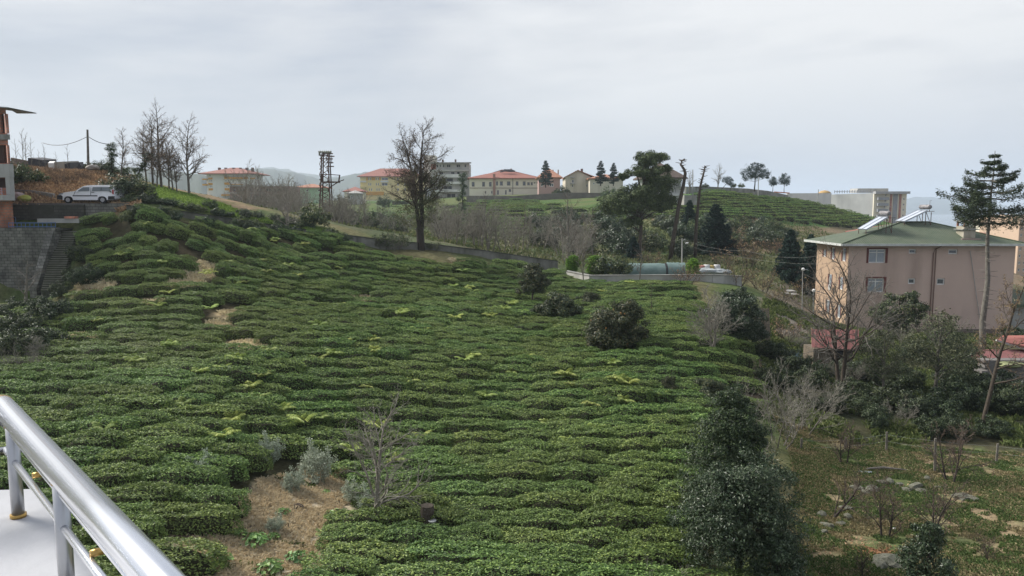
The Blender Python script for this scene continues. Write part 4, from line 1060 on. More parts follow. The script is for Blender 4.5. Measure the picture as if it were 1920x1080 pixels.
hb = bare_tree('bare_shrub', 258, 2.6, .03, (BARKG, TWIGG), shr_p, stems=6, spread=.6, cat='shrub')
for i, (u, D, s, lab) in enumerate([(1465, 34, 1.5, 'grey twiggy shrub at the left edge of the clearing'), (1510, 37, 1.5, 'grey twiggy shrub above the clearing, left of the fence'), (1545, 41, .9, 'grey twiggy shrub at the foot of the twin trunked tree'),
      (1420, 28, .9, 'twiggy shrub behind the pointed evergreen'), (1700, 39, .7, 'grey twiggy shrub behind the fence posts'), (1260, 18.3, .5, 'dry twiggy shrub in the tea at the bottom edge'), (1600, 46, 1.0, 'twiggy shrub between the twin trunked tree and the shed'),
      (1690, 60, 1.1, 'pale twiggy shrub close to the house wall'), (1770, 62, 1.3, 'tall twiggy shrub against the right half of the house wall'), (1500, 57, .8, 'twiggy shrub left of the red roofed shed')]):
    p = foot(u, D)
    if i == 0: hb.location = p; hb.scale = (s, s, s); hb['label'] = lab
    else: dup(hb, p, i * 1.7, s, lab, False)
fr = [bare_tree('fruit_tree', 260 + i, 2.3, .045, (BARKD, TWIGB), dict(levels=5, kids=(6,4,4,3), first=(.2,.2,.2,.2), ang=(40,38,38,40), len=(.75,.6,.5,.45), trunk=.5, trop=(.03,.06,.05,.03), rmin=.005), stems=[1, 2, 2][i], lean=[(.75, 0), (0, 0), (.05, 0)][i], spread=.14) for i in range(3)]
for q in fr: q.scale = (1.4, 1.4, 1.3)
for e, u, v, D, lab in [(fr[0], 1553, 962, 26.6, 'dark leafless fruit tree leaning strongly right in the clearing'), (fr[1], 1662, 998, 24.8, 'slim upright leafless fruit tree in the middle of the clearing'), (fr[2], 1752, 992, 25, 'forked leafless fruit tree right of the slim upright one')]:
    place(e, u, v, lab, D)
dup(fr[2], foot(1808, 30.8), 1, 1.7, 'spreading leafless fruit tree close to the fence', False)
dup(fr[1], foot(1648, 21.3), 1, .55, 'small bare bush with reddish leaves at the lower edge of the clearing', False)
dup(fr[1], foot(1600, 33), 3, 1.2, 'thin leafless fruit tree in front of the left fence post', False)
dup(fr[2], foot(1890, 22.5), 3, .55, 'thin pale shoots at the right edge of the clearing', False)
# --- left edge
lf = bare_tree('fig_tree', 270, 4.2, .13, (BARKP, BARKG), dict(levels=5, kids=(6,5,4,3), first=(.3,.2,.2,.2), ang=(55,45,42,42), len=(.62,.55,.5,.45), trunk=.55, wob=(.08,.16,.2,.2), trop=(.02,.03,.05,.03), rmin=.009))
place(lf, 47, 562, 'leafless spreading fig tree before the grey retaining wall at the left', 51)
for i, (u, D, s, lab) in enumerate([(20, 47, .7, 'dark evergreen bush under the fig tree at the left edge'), (70, 47, .6, 'dark evergreen bush right of the fig tree trunk'), (110, 50, .6, 'dark bush at the foot of the concrete steps'), (10, 42, .9, 'dark bush at the left edge below the fig tree'),
       (50, 42.5, .8, 'second dark bush below the fig tree'), (90, 44.5, 1.0, 'dark bush left of the highest straw spot'), (15, 37, 1.0, 'dark bush at the left edge, lower down'), (60, 38, .9, 'dark bush above the railing at the left'), (135, 52, .6, 'dark bush right of the lowest step'), (155, 54, .8, 'dark bush in the corner beside the steps'), (165, 50.5, .8, 'dark bush at the upper left corner of the tea')]):
    dup(lb2, foot(u, D), i, (s, s, s), lab, False)
dup(hb, foot(30, 34.5), 1, .75, 'brown twiggy shrub at the left edge above the railing', False)
dup(fg, foot(57, 36.5), 1, .36, 'tiny white barked leafless shrub at the left edge', False)

# --- ferns among the tea
def fern(seed):
    rg = np.random.default_rng(seed); P = []; Nn = []; V = []; Fq = []
    for k in range(8):
        a = rg.uniform(0, 6.28); L = rg.uniform(.5, .85); el = rg.uniform(.8, 1.35); d = np.array([math.cos(a), math.sin(a), 0]); s = np.array([-d[1], d[0], 0])
        for t in np.linspace(.15, 1, 13):
            c = d * L * t * math.cos(el * .6) + np.array([0, 0, L * (math.sin(el) * t - .55 * t * t) + .65]); wv = .2 * L * (1.05 - t) ** .7 * 2
            for sg in (-1, 1):
                b = len(V); q = c + s * sg * wv * .62 - np.array([0, 0, .03]); V += [c - d * .02, q - d * .0, c + s * sg * wv + d * .06 - [0, 0, .08], c + d * .035]; Fq.append([b, b + 1, b + 2, b + 3])
    V = np.array(V); return fast_mesh('fern', V, [np.array(Fq)], YELLOWG, {'rnd': rg.uniform(0, 1, len(V))})
fm = [fern(i) for i in range(4)]
rg = np.random.default_rng(21); n = 0
spots = [(885,690),(640,585),(750,610),(795,575),(855,615),(920,610),(870,560),(700,660),(655,655),(600,810),(870,700),(1045,770),(440,815),(420,850),(790,840),(870,840),(745,895),(1130,560),(1060,640),(1230,690),(1240,760),(660,880),(490,730),(410,740),(690,745)]
while n < 120:
    if n < len(spots): u, v = spots[n]
    else: u, v = rg.uniform(170, 1250), rg.uniform(500, 860) if rg.uniform() < .75 else rg.uniform(430, 560)
    if not inside(TEA_POLY, np.array([u]), np.array([v]))[0] or inside(STRAW_POLY, np.array([u]), np.array([v]))[0]: n += 1; continue
    p = hit(u, v)
    if p.y > 72: n += 1; continue
    o = link_obj('fern', fm[n % 4], None, (p.x, p.y, p.z + .05), rg.uniform(0, 6)); s = rg.uniform(.6, 1.05); o.scale = (s, s, s)
    tag(o, 'yellow green fern sprouting between the tea bushes', 'fern', 'ferns among the tea'); n += 1

# --- broad-leaved weeds on the straw patch
def weed(seed):
    rg = np.random.default_rng(seed); n = 70; a = rg.uniform(0, 6.28, n); r = rg.uniform(.05, .42, n)
    P = np.stack([np.cos(a) * r, np.sin(a) * r, .34 - r * .45 + rg.normal(0, .03, n)], -1)
    return leaf_mesh('weed', P, np.stack([np.cos(a) * .5, np.sin(a) * .5, 1 + 0 * a], -1), .16, rg, GREENW, .8, .25)
GREENW = leaf_mat('weed_leaf', [(.05,.10,.03),(.09,.17,.045),(.15,.25,.07)], .5, .4, .2, .15)
wm_ = [weed(i) for i in range(3)]
for i, (u, v, s, lab) in enumerate([(403, 1062, 1.1, 'dark green broad leaved weed at the bottom left of the straw patch'), (478, 1025, 1.0, 'broad leaved weed in the middle of the straw patch'), (512, 1012, .5, 'single pale leaf on the straw right of the middle weed'), (530, 965, .55, 'small weed near the upper hollow of the straw patch'),
      (630, 975, .9, 'broad leaved weed where the straw meets the tea'), (560, 1055, .9, 'broad leaved weed at the bottom of the straw patch'), (610, 925, .4, 'tiny weed on the upper straw'), (505, 1075, 1.0, 'weed cut by the bottom edge on the straw'), (450, 1005, .6, 'small weed left of the middle one')]):
    p = hit(u, v); o = link_obj('weed', wm_[i % 3], None, p, i); o.scale = (s, s, s); tag(o, lab, 'weed')

# --- grass and litter that nobody could count
def blades(name, n, sampler, h, mat_, label, seed, wd=.02, lean=.5):
    rg = np.random.default_rng(seed); X, Y = sampler(rg, n); Z = ground(X, Y); n = len(X)
    a = rg.uniform(0, 6.28, n); hh = h * rg.uniform(.5, 1.4, n); d = np.stack([np.cos(a), np.sin(a), 0 * a], -1); s = np.stack([-np.sin(a), np.cos(a), 0 * a], -1) * wd * rg.uniform(.6, 1.4, n)[:, None]
    B = np.stack([X, Y, Z], -1); ln = rg.uniform(.1, 1.0, n)[:, None] * lean
    tip = B + np.stack([0 * hh, 0 * hh, hh], -1) * (1 - ln * .5) + d * hh[:, None] * ln
    md_ = B + np.stack([0 * hh, 0 * hh, hh * .6], -1) + d * hh[:, None] * ln * .3
    V = np.stack([B - s, B + s, md_ + s * .8, tip, md_ - s * .8], 1).reshape(-1, 3)
    o = link_obj(name, fast_mesh(name, V, [np.arange(n * 5).reshape(-1, 5)], mat_, {'rnd': np.repeat(rg.uniform(0, 1, n), 5)})); tag(o, label, kind='stuff'); return o
def region(poly, x0, x1, y0, y1, clump=.45, sc=1.3, seed=3):
    def f(rg, n):
        X = rg.uniform(x0, x1, n * 6); Y = rg.uniform(y0, y1, n * 6); u, v = proj(X, Y, ground(X, Y, False)); k = inside(poly, u, v) & (vnoise(X * sc, Y * sc, seed) + vnoise(X * sc * 3, Y * sc * 3, seed) * .4 > clump) & (u > -60) & (u < 1990) & (v < 1130)
        return X[k][:n], Y[k][:n]
    return f
blades('dry_grass', 15000, region(STRAW_POLY, -14, -2, 17, 30, .35), .13, STRAW, 'flattened dry straw grass on the bare patch', 1, .012, 1.3)
blades('green_grass', 5000, region(STRAW_POLY, -14, -2, 17, 30, .95, 1.1, 9), .14, GRASS, 'green weeds sprouting on the bare patch', 2, .018, .8)
blades('green_grass', 75000, region(CLEAR_POLY, 5, 36, 17, 42, .50, 1.1, 13), .10, GRASS, 'short green grass of the clearing', 3, .016, .9)
blades('dry_grass', 60000, region(CLEAR_POLY, 5, 36, 17, 42, .6, .9, 23), .10, DULLS, 'withered grass of the clearing', 4, .014, 1.1)
blades('bright_grass', 40000, region(GREEN_STRIP, -52, -10, 56, 80, .0), .22, leaf_mat('bright_grass_blade', [(.07,.125,.025),(.11,.18,.04),(.17,.24,.065)], .7, .2, .25, .1), 'bright green grass on the slope beside the van', 5, .05, .8)
blades('bank_grass', 30000, region([(0,300),(250,330),(262,352),(262,395),(0,395)], -62, -14, 58, 80, .35), .35, DRYLEAF, 'rough brown grass on the knoll', 6, .03, .9)
blades('wood_floor', 40000, region([(1430,560),(1900,600),(1990,600),(1990,850),(1750,835),(1600,835),(1500,800),(1430,740)], 10, 50, 36, 70, .55, .5, 33), .3, GRASS, 'tangled green ground cover in the wood', 7, .045, .9)
blades('slope_grass', 36000, lambda rg, n: (lambda X, Y: (X, Y))(rg.uniform(-45, 62, n), rg.uniform(80, 165, n)), .38, leaf_mat('slope_grass_blade', [(.05,.075,.028),(.085,.11,.045),(.14,.14,.07)], .8, .2, .2, .1), 'rough grass on the slopes beyond the long wall', 8, .09, .9)
def litter(name, n, samp, size, m, label, seed):
    rg = np.random.default_rng(seed); X, Y = samp(rg, n); Z = ground(X, Y) + .03; P = np.stack([X, Y, Z], -1)
    o = link_obj(name, leaf_mesh(name, P, np.tile([0, 0, 1.0], (len(P), 1)), size, rg, m, .7, .35)); tag(o, label, kind='stuff')
def bare_spots(rg, n):
    X = rg.uniform(-45, 0, n * 30); Y = rg.uniform(40, 70, n * 30); u, v = proj(X, Y, ground(X, Y, False)); k = bare_at(u, v + 1, 1.2); return X[k][:n], Y[k][:n]
blades('dry_grass', 9000, bare_spots, .2, STRAW, 'dry tan grass on the small bare spots between the tea bushes', 9, .03, 1.1)
litter('fallen_leaves', 5000, region(CLEAR_POLY, 5, 36, 17, 42, .7, .5, 51), .08, DRYLEAF, 'brown leaves fallen in the clearing', 1)
litter('fallen_leaves', 700, lambda rg, n: (rg.normal(11.7, .55, n), rg.normal(23.0, .3, n)), .09, leaf_mat('rusty_leaf', [(.10,.045,.025),(.17,.075,.04),(.24,.13,.08)], .7, .2, .1, .1), 'rusty red leaves fallen around the small bare bush', 2)

# ------------------------------------------------------------------ building materials
GLASS = M('window_glass', (.05,.06,.07), .12, (.09,.10,.12), .6, spec=.8)
GLASSB = M('bright_window_glass', (.20,.24,.28), .15, (.32,.36,.4), .8, spec=.8)
FRAMEW = M('white_frame', (.72,.72,.70), .5, (.62,.62,.6), 3)
CONC = M('raw_concrete', (.34,.335,.315), .92, (.22,.22,.20), 1.2, .5, dirt=((.09,.09,.08), 1.1, .6))
CONCL = M('light_concrete', (.42,.415,.40), .9, (.33,.33,.31), .8, .3, dirt=((.2,.2,.19), .9, .5))
CONCD = M('mossy_dark_concrete', (.095,.095,.085), .95, (.05,.052,.042), .9, .6, dirt=((.04,.045,.03), .8, .7))
DARK = M('dark_interior', (.02,.02,.022), .95)
STEEL = M('galvanised_steel', (.42,.44,.46), .45, (.32,.34,.36), 4, metal=.7)
RUST = M('rusty_steel', (.13,.07,.05), .85, (.075,.05,.042), 2.5, .3)
WOODM = M('weathered_wood', (.20,.165,.125), .9, (.12,.10,.075), 3, .5, stretch=(1, 1, 6))
def brick_mat(name, a, b, mortar, scale, bw=.5, rh=.25):
    m, t, bs = new_mat(name); tc = t.nodes.new('ShaderNodeTexCoord'); sp_ = t.nodes.new('ShaderNodeSeparateXYZ'); t.links.new(tc.outputs['Object'], sp_.inputs[0])
    sm = t.nodes.new('ShaderNodeMath'); sm.operation = 'ADD'; t.links.new(sp_.outputs[0], sm.inputs[0]); t.links.new(sp_.outputs[1], sm.inputs[1])
    cb = t.nodes.new('ShaderNodeCombineXYZ'); t.links.new(sm.outputs[0], cb.inputs[0]); t.links.new(sp_.outputs[2], cb.inputs[1])
    bk = t.nodes.new('ShaderNodeTexBrick'); t.links.new(cb.outputs[0], bk.inputs[0]); bk.inputs['Color1'].default_value = (*a, 1); bk.inputs['Color2'].default_value = (*b, 1); bk.inputs['Mortar'].default_value = (*mortar, 1)
    bk.inputs['Scale'].default_value = scale; bk.inputs['Mortar Size'].default_value = .02; bk.inputs['Brick Width'].default_value = bw; bk.inputs['Row Height'].default_value = rh
    nz = t.nodes.new('ShaderNodeTexNoise'); t.links.new(tc.outputs['Object'], nz.inputs[0]); nz.inputs['Scale'].default_value = 1.1; nz.inputs['Detail'].default_value = 7
    mr = t.nodes.new('ShaderNodeMapRange'); t.links.new(nz.outputs[0], mr.inputs[0]); mr.inputs[1].default_value = .3; mr.inputs[2].default_value = .7; mr.inputs[3].default_value = .45; mr.inputs[4].default_value = 1.35
    hs = t.nodes.new('ShaderNodeHueSaturation'); t.links.new(bk.outputs[0], hs.inputs['Color']); t.links.new(mr.outputs[0], hs.inputs['Value']); t.links.new(hs.outputs[0], bs.inputs['Base Color'])
    bs.inputs['Roughness'].default_value = .9
    bn = t.nodes.new('ShaderNodeBump'); bn.inputs['Strength'].default_value = .5; bn.inputs['Distance'].default_value = .02; t.links.new(bk.outputs['Fac'], bn.inputs['Height']); bn.invert = True; t.links.new(bn.outputs[0], bs.inputs['Normal'])
    return m
BRICK = brick_mat('hollow_red_brick', (.50,.20,.13), (.40,.155,.10), (.25,.2,.17), 1.0, .3, .2)
BLOCK = brick_mat('concrete_block_masonry', (.20,.195,.175), (.13,.13,.115), (.07,.07,.062), 1.0, .42, .22)
BLOCKD = brick_mat('mossy_block_masonry', (.075,.074,.064), (.05,.052,.042), (.035,.036,.03), 1.0, .42, .22)
def roof_mat(name, a, b, rib=2.2, axis=0):
    m, t, bs = new_mat(name); tc = t.nodes.new('ShaderNodeTexCoord')
    wv = t.nodes.new('ShaderNodeTexWave'); wv.bands_direction = 'XYZ'[axis]; t.links.new(tc.outputs['Object'], wv.inputs[0]); wv.inputs['Scale'].default_value = rib; wv.inputs['Distortion'].default_value = .15
    nz = t.nodes.new('ShaderNodeTexNoise'); t.links.new(tc.outputs['Object'], nz.inputs[0]); nz.inputs['Scale'].default_value = .9; nz.inputs['Detail'].default_value = 8; nz.inputs['Roughness'].default_value = .7
    mr = t.nodes.new('ShaderNodeMapRange'); t.links.new(nz.outputs[0], mr.inputs[0]); mr.inputs[1].default_value = .35; mr.inputs[2].default_value = .65
    c = lerp_mix(t, mr.outputs[0], a, b); c2 = lerp_mix(t, wv.outputs['Fac'], c, tuple(x * .8 for x in a)); c3 = lerp_mix(t, .35, c, c2)
    t.links.new(c3, bs.inputs['Base Color']); bs.inputs['Roughness'].default_value = .75
    bn = t.nodes.new('ShaderNodeBump'); bn.inputs['Strength'].default_value = .6; bn.inputs['Distance'].default_value = .05; t.links.new(wv.outputs['Fac'], bn.inputs['Height']); t.links.new(bn.outputs[0], bs.inputs['Normal'])
    return m
GREENROOF = roof_mat('green_metal_roof', (.07,.10,.06), (.115,.135,.09), 1.4)
REDROOF = roof_mat('red_tile_roof', (.33,.13,.095), (.24,.09,.07), 1.6)
ORROOF = roof_mat('orange_tile_roof', (.42,.2,.12), (.32,.14,.09), 1.6)

def wall_with_holes(mb, w, h, holes, y=0.0, axis='x', x0=0.0, z0=0.0, reveal=.18):
    """a wall sheet in the plane y with rectangular holes (x0,z0,x1,z1) and reveals going inwards (+y)"""
    xs = sorted({x0, x0 + w} | {a for q in holes for a in (q[0], q[2])}); zs = sorted({z0, z0 + h} | {a for q in holes for a in (q[1], q[3])})
    f = (lambda x, y_, z: (x, y_, z)) if axis == 'x' else (lambda x, y_, z: (y_, x, z))
    for i in range(len(xs) - 1):
        for j in range(len(zs) - 1):
            cx, cz = (xs[i] + xs[i+1]) / 2, (zs[j] + zs[j+1]) / 2
            if any(q[0] < cx < q[2] and q[1] < cz < q[3] for q in holes): continue
            mb.add([f(xs[i], y, zs[j]), f(xs[i+1], y, zs[j]), f(xs[i+1], y, zs[j+1]), f(xs[i], y, zs[j+1])], [(0, 1, 2, 3)])
    for q in holes:
        a, b, c, d = q; r = y + reveal
        mb.add([f(a,y,b), f(c,y,b), f(c,y,d), f(a,y,d), f(a,r,b), f(c,r,b), f(c,r,d), f(a,r,d)], [(0,1,5,4),(1,2,6,5),(2,3,7,6),(3,0,4,7)])
_wc = {}
def window(parent, x, z, w, h, y=0.0, axis='x', name='window', glass=None, frame=None, panes=2, proud=.10, t=.06, trans=.0, flip=1):
    """a framed window set in a hole: frame part with pane children"""
    glass = glass or GLASS; frame = frame or FRAMEW
    key = (round(w, 3), round(h, 3), axis, glass.name, frame.name, panes, round(trans, 2), round(t, 3), flip)
    if key not in _wc:
        f = MB(); g = []
        def bx(a, b):
            (x0,y0,z0),(x1,y1,z1) = a, b
            if axis == 'x': f.box((x0, y0*flip if flip>0 else -y1, z0), (x1, y1 if flip>0 else -y0, z1))
            else: f.box((y0, x0, z0), (y1, x1, z1))
        bx((0, 0, 0), (w, .06, t)); bx((0, 0, h - t), (w, .06, h)); bx((0, 0, t), (t, .06, h - t)); bx((w - t, 0, t), (w, .06, h - t))
        for k in range(1, panes): bx((w * k / panes - t * .45, .003, t), (w * k / panes + t * .45, .057, h - t))
        if trans: bx((t, .005, h * trans), (w - t, .055, h * trans + t * .8))
        gm = MB(); yy = .03
        if axis == 'x': gm.add([(t*.5, yy, t*.5), (w - t*.5, yy, t*.5), (w - t*.5, yy, h - t*.5), (t*.5, yy, h - t*.5)], [(0, 1, 2, 3)])
        else: gm.add([(yy, t*.5, t*.5), (yy, w - t*.5, t*.5), (yy, w - t*.5, h - t*.5), (yy, t*.5, h - t*.5)], [(0, 1, 2, 3)])
        _wc[key] = (f.mesh('window', frame), gm.mesh('pane', glass))
    fm_, gm_ = _wc[key]
    loc = (x, y + proud, z) if axis == 'x' else (y + proud, x, z)
    o = link_obj(name, fm_, parent, loc); link_obj('pane', gm_, o)
    return o
def hip(mb, x0, y0, x1, y1, z, zt, rx0, rx1, ry=None, th=.16):
    ry = (y0 + y1) / 2 if ry is None else ry
    v = [(x0,y0,z),(x1,y0,z),(x1,y1,z),(x0,y1,z),(rx0,ry,zt),(rx1,ry,zt)]
    lo = [(a, b, z - th) for a, b, c in v[:4]]
    mb.add(v + lo, [(0,1,5,4),(1,2,5),(2,3,4,5),(3,0,4),(0,6,7,1),(1,7,8,2),(2,8,9,3),(3,9,6,0),(9,8,7,6)])

# ------------------------------------------------------------------ the pink house with the green roof
D = 73.0
b0 = at(1592, 458, D); b1 = at(1905, 458, D); xL, xR = b0.x, b1.x; zE = b0.z - .05; zB = -2.9
Wd, Dp, Hh = xR - xL, 7.6, zE - zB
hs = thing('house', 'three storey pinkish brown house with green hipped roof and two solar heaters', 'house', (xL, D, zB))
PINK = M('pinkish_brown_render', (.60,.455,.385), .9, (.54,.405,.345), .35, .1, dirt=((.34,.25,.205), .5, .65))
TAN = M('tan_orange_render', (.43,.31,.215), .9, (.39,.28,.195), .35, .1, dirt=((.28,.2,.14), .4, .4))
MAROON = M('maroon_trim', (.16,.05,.045), .8)
def hp(u, v, dd=0): q = at(u, v, D + dd); return q.x - xL, q.z - zB
def hr(u0, v0, u1, v1, dd=0): a = hp(u0, v1, dd); c = hp(u1, v0, dd); return (a[0], a[1], c[0], c[1])
FW = [hr(1628,467,1661,493), hr(1626,521.5,1658,548), hr(1704,467,1718,475.5), hr(1778,467.5,1796,476.5), hr(1702.5,522,1716.5,532.5), hr(1756,522,1772,534)]
mb = MB(); wall_with_holes(mb, Wd, Hh, FW); 
mb.add([(Wd,0,0),(Wd,Dp,0),(Wd,Dp,Hh),(Wd,0,Hh)], [(0,1,2,3)]); mb.add([(0,Dp,0),(Wd,Dp,0),(Wd,Dp,Hh),(0,Dp,Hh)], [(3,2,1,0)])
mb.build('wall', PINK, hs)
LW = []
def side_y(u): # depth at which the left wall (x = xL) shows at column u
    return xL * F / (u - 960) * CP - D if True else 0
for (u0, u1, v0, v1) in [(1542,1546,468,481),(1556.5,1562,464,486),(1576.5,1583,465,490),(1553,1559,514,538),(1574,1580,519,543),(1551,1557,562,586),(1572,1578,571,596)]:
    ya, yb = sorted((side_y(u0), side_y(u1))); ya = max(.3, ya); yb = min(Dp - .25, max(yb, ya + .7)); zc = at((u0+u1)/2, v1, D + (ya+yb)/2).z - zB; zt = at((u0+u1)/2, v0, D + (ya+yb)/2).z - zB
    LW.append((ya, zc, yb, zt))
mb = MB(); wall_with_holes(mb, Dp, Hh, LW, y=0, axis='y'); mb.build('side_wall', TAN, hs)
for q in FW:
    big_ = q[2] - q[0] > 1.2
    window(hs, q[0], q[1], q[2] - q[0], q[3] - q[1], panes=2 if big_ else 1, t=.1 if big_ else .11, trans=.72 if big_ else 0, glass=GLASSB if big_ else GLASS, proud=.09)
for q in FW[:2]:
    mb = MB(); a, b, c, d = q
    mb.box((a - .2, -.035, b), (a, .0, d)); mb.box((c, -.035, b), (c + .2, .0, d)); mb.box((a - .2, -.035, d), (c + .2, .0, d + .13)); mb.build('window_trim', MAROON, hs)
for q in LW:
    window(hs, q[0], q[1], q[2] - q[0], q[3] - q[1], axis='y', panes=1, t=.09, proud=.05, glass=GLASSB)
    mb = MB(); mb.box((-.03, q[2], q[1]), (.0, q[2] + .16, q[3])); mb.box((-.03, q[0] - .12, q[1]), (.0, q[0], q[3])); mb.build('window_trim', MAROON, hs)
MB().box((-.02, -.02, 0), (Wd + .02, -.002, .9)).build('plinth', M('plinth_render', (.19,.15,.13), .9, (.14,.11,.10), 1), hs)
rf = MB(); ex0, ey0, ex1, ey1 = -1.0, -.75, Wd + .7, Dp + .9
rl = hp(1687, 417, 5)[0]; rr_ = hp(1736, 417, 5)[0]; zt = hp(1700, 416, 5)[1]
hip(rf, ex0, ey0, ex1, ey1, Hh + .12, zt, rl, rr_, 4.6, .05); ro = rf.build('roof', GREENROOF, hs)
gt = MB(); gt.box((ex0 - .03, ey0 - .1, Hh - .08), (ex1 + .03, ey0, Hh + .13)); gt.box((ex0 - .1, ey0, Hh - .08), (ex0, ey1, Hh + .13)); gt.build('gutter', M('white_gutter', (.6,.62,.6), .6, (.42,.44,.42), 2), ro)
sf = MB().box((ex0, ey0, Hh - .02), (ex1, ey1, Hh + .02)); sf.build('soffit', M('dark_soffit', (.12,.10,.09), .9), ro)
rc = MB(); rc.tube([(ex0, ey0, Hh + .14), (rl, 4.6, zt + .02), (rr_, 4.6, zt + .02), (ex1, ey0, Hh + .14)], .07, 6); rc.build('ridge_cap', M('green_ridge', (.09,.12,.07), .8), ro)
dp = MB(); px_ = hp(1748, 500)[0]; dp.tube([(px_ + .45, -.72, Hh - .05), (px_ + .1, -.12, Hh - .45), (px_, -.08, Hh - .8), (px_, -.08, .3)], .05, 6); dp.tube([(px_ + .25, -.07, Hh - .3), (px_ + .25, -.07, .3)], .045, 6); dp.build('downpipe', M('brown_pipe', (.25,.16,.13), .7), hs)
MB().tube([(hp(1836,600)[0], -.12, hp(0, 600)[1]), (hp(1818,470)[0], -.1, hp(0, 470)[1])], .03, 5).build('cable', CONCL, hs)
dsh = MB(); V_, F_ = ico(.07, .38, .38, (-.35, side_y(1562), hp(1560, 537, 4)[1]), 2); dsh.add(V_, [tuple(f) for f in F_]); dsh.bar((-.35, side_y(1562), hp(1560, 537, 4)[1]), (0, side_y(1562), hp(1560, 541, 4)[1]), .05); dsh.build('satellite_dish', M('dish_grey', (.5,.5,.49), .5), hs, True)
# chimney
ch = thing('chimney', None, None); del_ = ch; 
cx0, cx1 = hp(1800, 440, 1.2)[0], hp(1822, 440, 1.2)[0]; cz0, cz1 = Hh + .3, hp(1800, 424, 1.2)[1]
bpy.data.objects.remove(ch)
cm = MB().box((cx0, .6, Hh), (cx1, 1.9, cz1)).build('chimney', M('pale_chimney_render', (.40,.37,.30), .9, (.28,.26,.2), 2), hs)
MB().box((cx0 - .18, .42, cz1 + .45), (cx1 + .28, 2.05, cz1 + .53)).build('chimney_cap', CONC, cm)
m_ = MB(); [m_.box((x, y, cz1), (x + .16, y + .16, cz1 + .45)) for x in (cx0, cx1 - .16) for y in (.6, 1.74)]; m_.build('chimney_post', BRICK, cm)['kind'] = 'stuff'
MB().box((cx0 - .2, .45, cz1 - .35), (cx1 + .3, 2.0, cz1 - .27)).build('chimney_ledge', CONC, cm)
MB().box((cx0 - .35, .2, Hh + .28), (cx1 + .35, 2.2, Hh + .58)).build('chimney_flashing', M('pinkish_mortar', (.42,.3,.27), .9), cm)
# solar water heaters on the roof
PANEL = M('solar_collector_glass', (.42,.47,.56), .18, (.5,.55,.64), 1, spec=.7)
FOIL = M('crumpled_foil_jacket', (.36,.35,.35), .5, (.16,.15,.16), 5, 1.0, metal=.4, bscale=12)
def heater(uL, vL, uH, vH, uT, vT, dd, label):
    p0 = at(uL, vL, D + dd); p1 = at(uH, vH, D + dd); p2 = at(uT, vT, D + dd)
    e = thing('solar_water_heater', label, 'water heater', p0); a = Vector((0, 0, 0)); b = p1 - p0; n = Vector((-b.z, 0, b.x)).normalized() * .05
    for k in range(2):
        y0 = -.95 + k * 1.0; m = MB(); m.add([a + Vector((0, y0, 0)), b + Vector((0, y0, 0)), b + Vector((0, y0 + .93, 0)), a + Vector((0, y0 + .93, 0)), a + n * 2 + Vector((0, y0, 0)), b + n * 2 + Vector((0, y0, 0)), b + n * 2 + Vector((0, y0 + .93, 0)), a + n * 2 + Vector((0, y0 + .93, 0))],
            [(0,3,2,1),(4,5,6,7),(0,1,5,4),(1,2,6,5),(2,3,7,6),(3,0,4,7)]); pf = m.build('collector_panel', PANEL, e)
        fr_ = MB(); q = n * 2.15
        for s0, s1 in (((a, y0), (b, y0)), ((a, y0 + .93), (b, y0 + .93)), ((a, y0), (a, y0 + .93)), ((b, y0), (b, y0 + .93))): fr_.bar(s0[0] + q + Vector((0, s0[1], 0)), s1[0] + q + Vector((0, s1[1], 0)), .05)
        fr_.build('panel_frame', STEEL, pf)
    t = p2 - p0
    tk = MB().tube([t + Vector((0, -.95, 0)), t + Vector((0, -.8, 0)), t + Vector((0, .8, 0)), t + Vector((0, .95, 0))], [.17, .24, .24, .17], 14).build('water_tank', FOIL, e, True)
    s2 = MB(); z0 = -.35
    for y in (-.8, .8):
        s2.bar(b + Vector((-.1, y, 0)), Vector((b.x - .1, y, z0)), .05); s2.bar(b + Vector((.45, y, -.1)), Vector((b.x + .45, y, z0)), .05); s2.bar(b + Vector((-.3, y, -.05)), b + Vector((.75, y, .0)), .05); s2.bar(t + Vector((0, y, -.28)), Vector((t.x, y, b.z)), .05); s2.bar(a + Vector((0, y, 0)), a + Vector((0, y, -.4)), .05)
        s2.bar(b + Vector((-.1, y, 0)), Vector((b.x + .45, y, z0 + .1)), .04)
    s2.build('support_frame', RUST, e)
    MB().tube([t + Vector((.1, -.6, .25)), t + Vector((.12, -.6, .62)), t + Vector((.3, -.55, .66))], .03, 5).build('vent_pipe', STEEL, e)
heater(1617, 431, 1657, 408, 1659, 400, 2.6, 'left solar water heater sloping over the left hip of the green roof')
heater(1688, 416, 1730, 396, 1735, 388, 4.6, 'right solar water heater at the ridge of the green roof')
# the red roof showing behind it and the house at the far right edge
h2 = thing('house', 'house behind the green roofed one, only its red roof slope showing', 'house', at(1652, 470, 92)); o2 = h2.location
m = MB(); hip(m, -.5, 0, 13, 9, at(1580, 438, 92).z - o2.z, at(1640, 419, 94).z - o2.z, 4, 8); m.build('roof', REDROOF, h2); MB().box((.3, .6, -6), (12, 8.4, at(1580, 440, 92).z - o2.z)).build('wall', CONCL, h2)

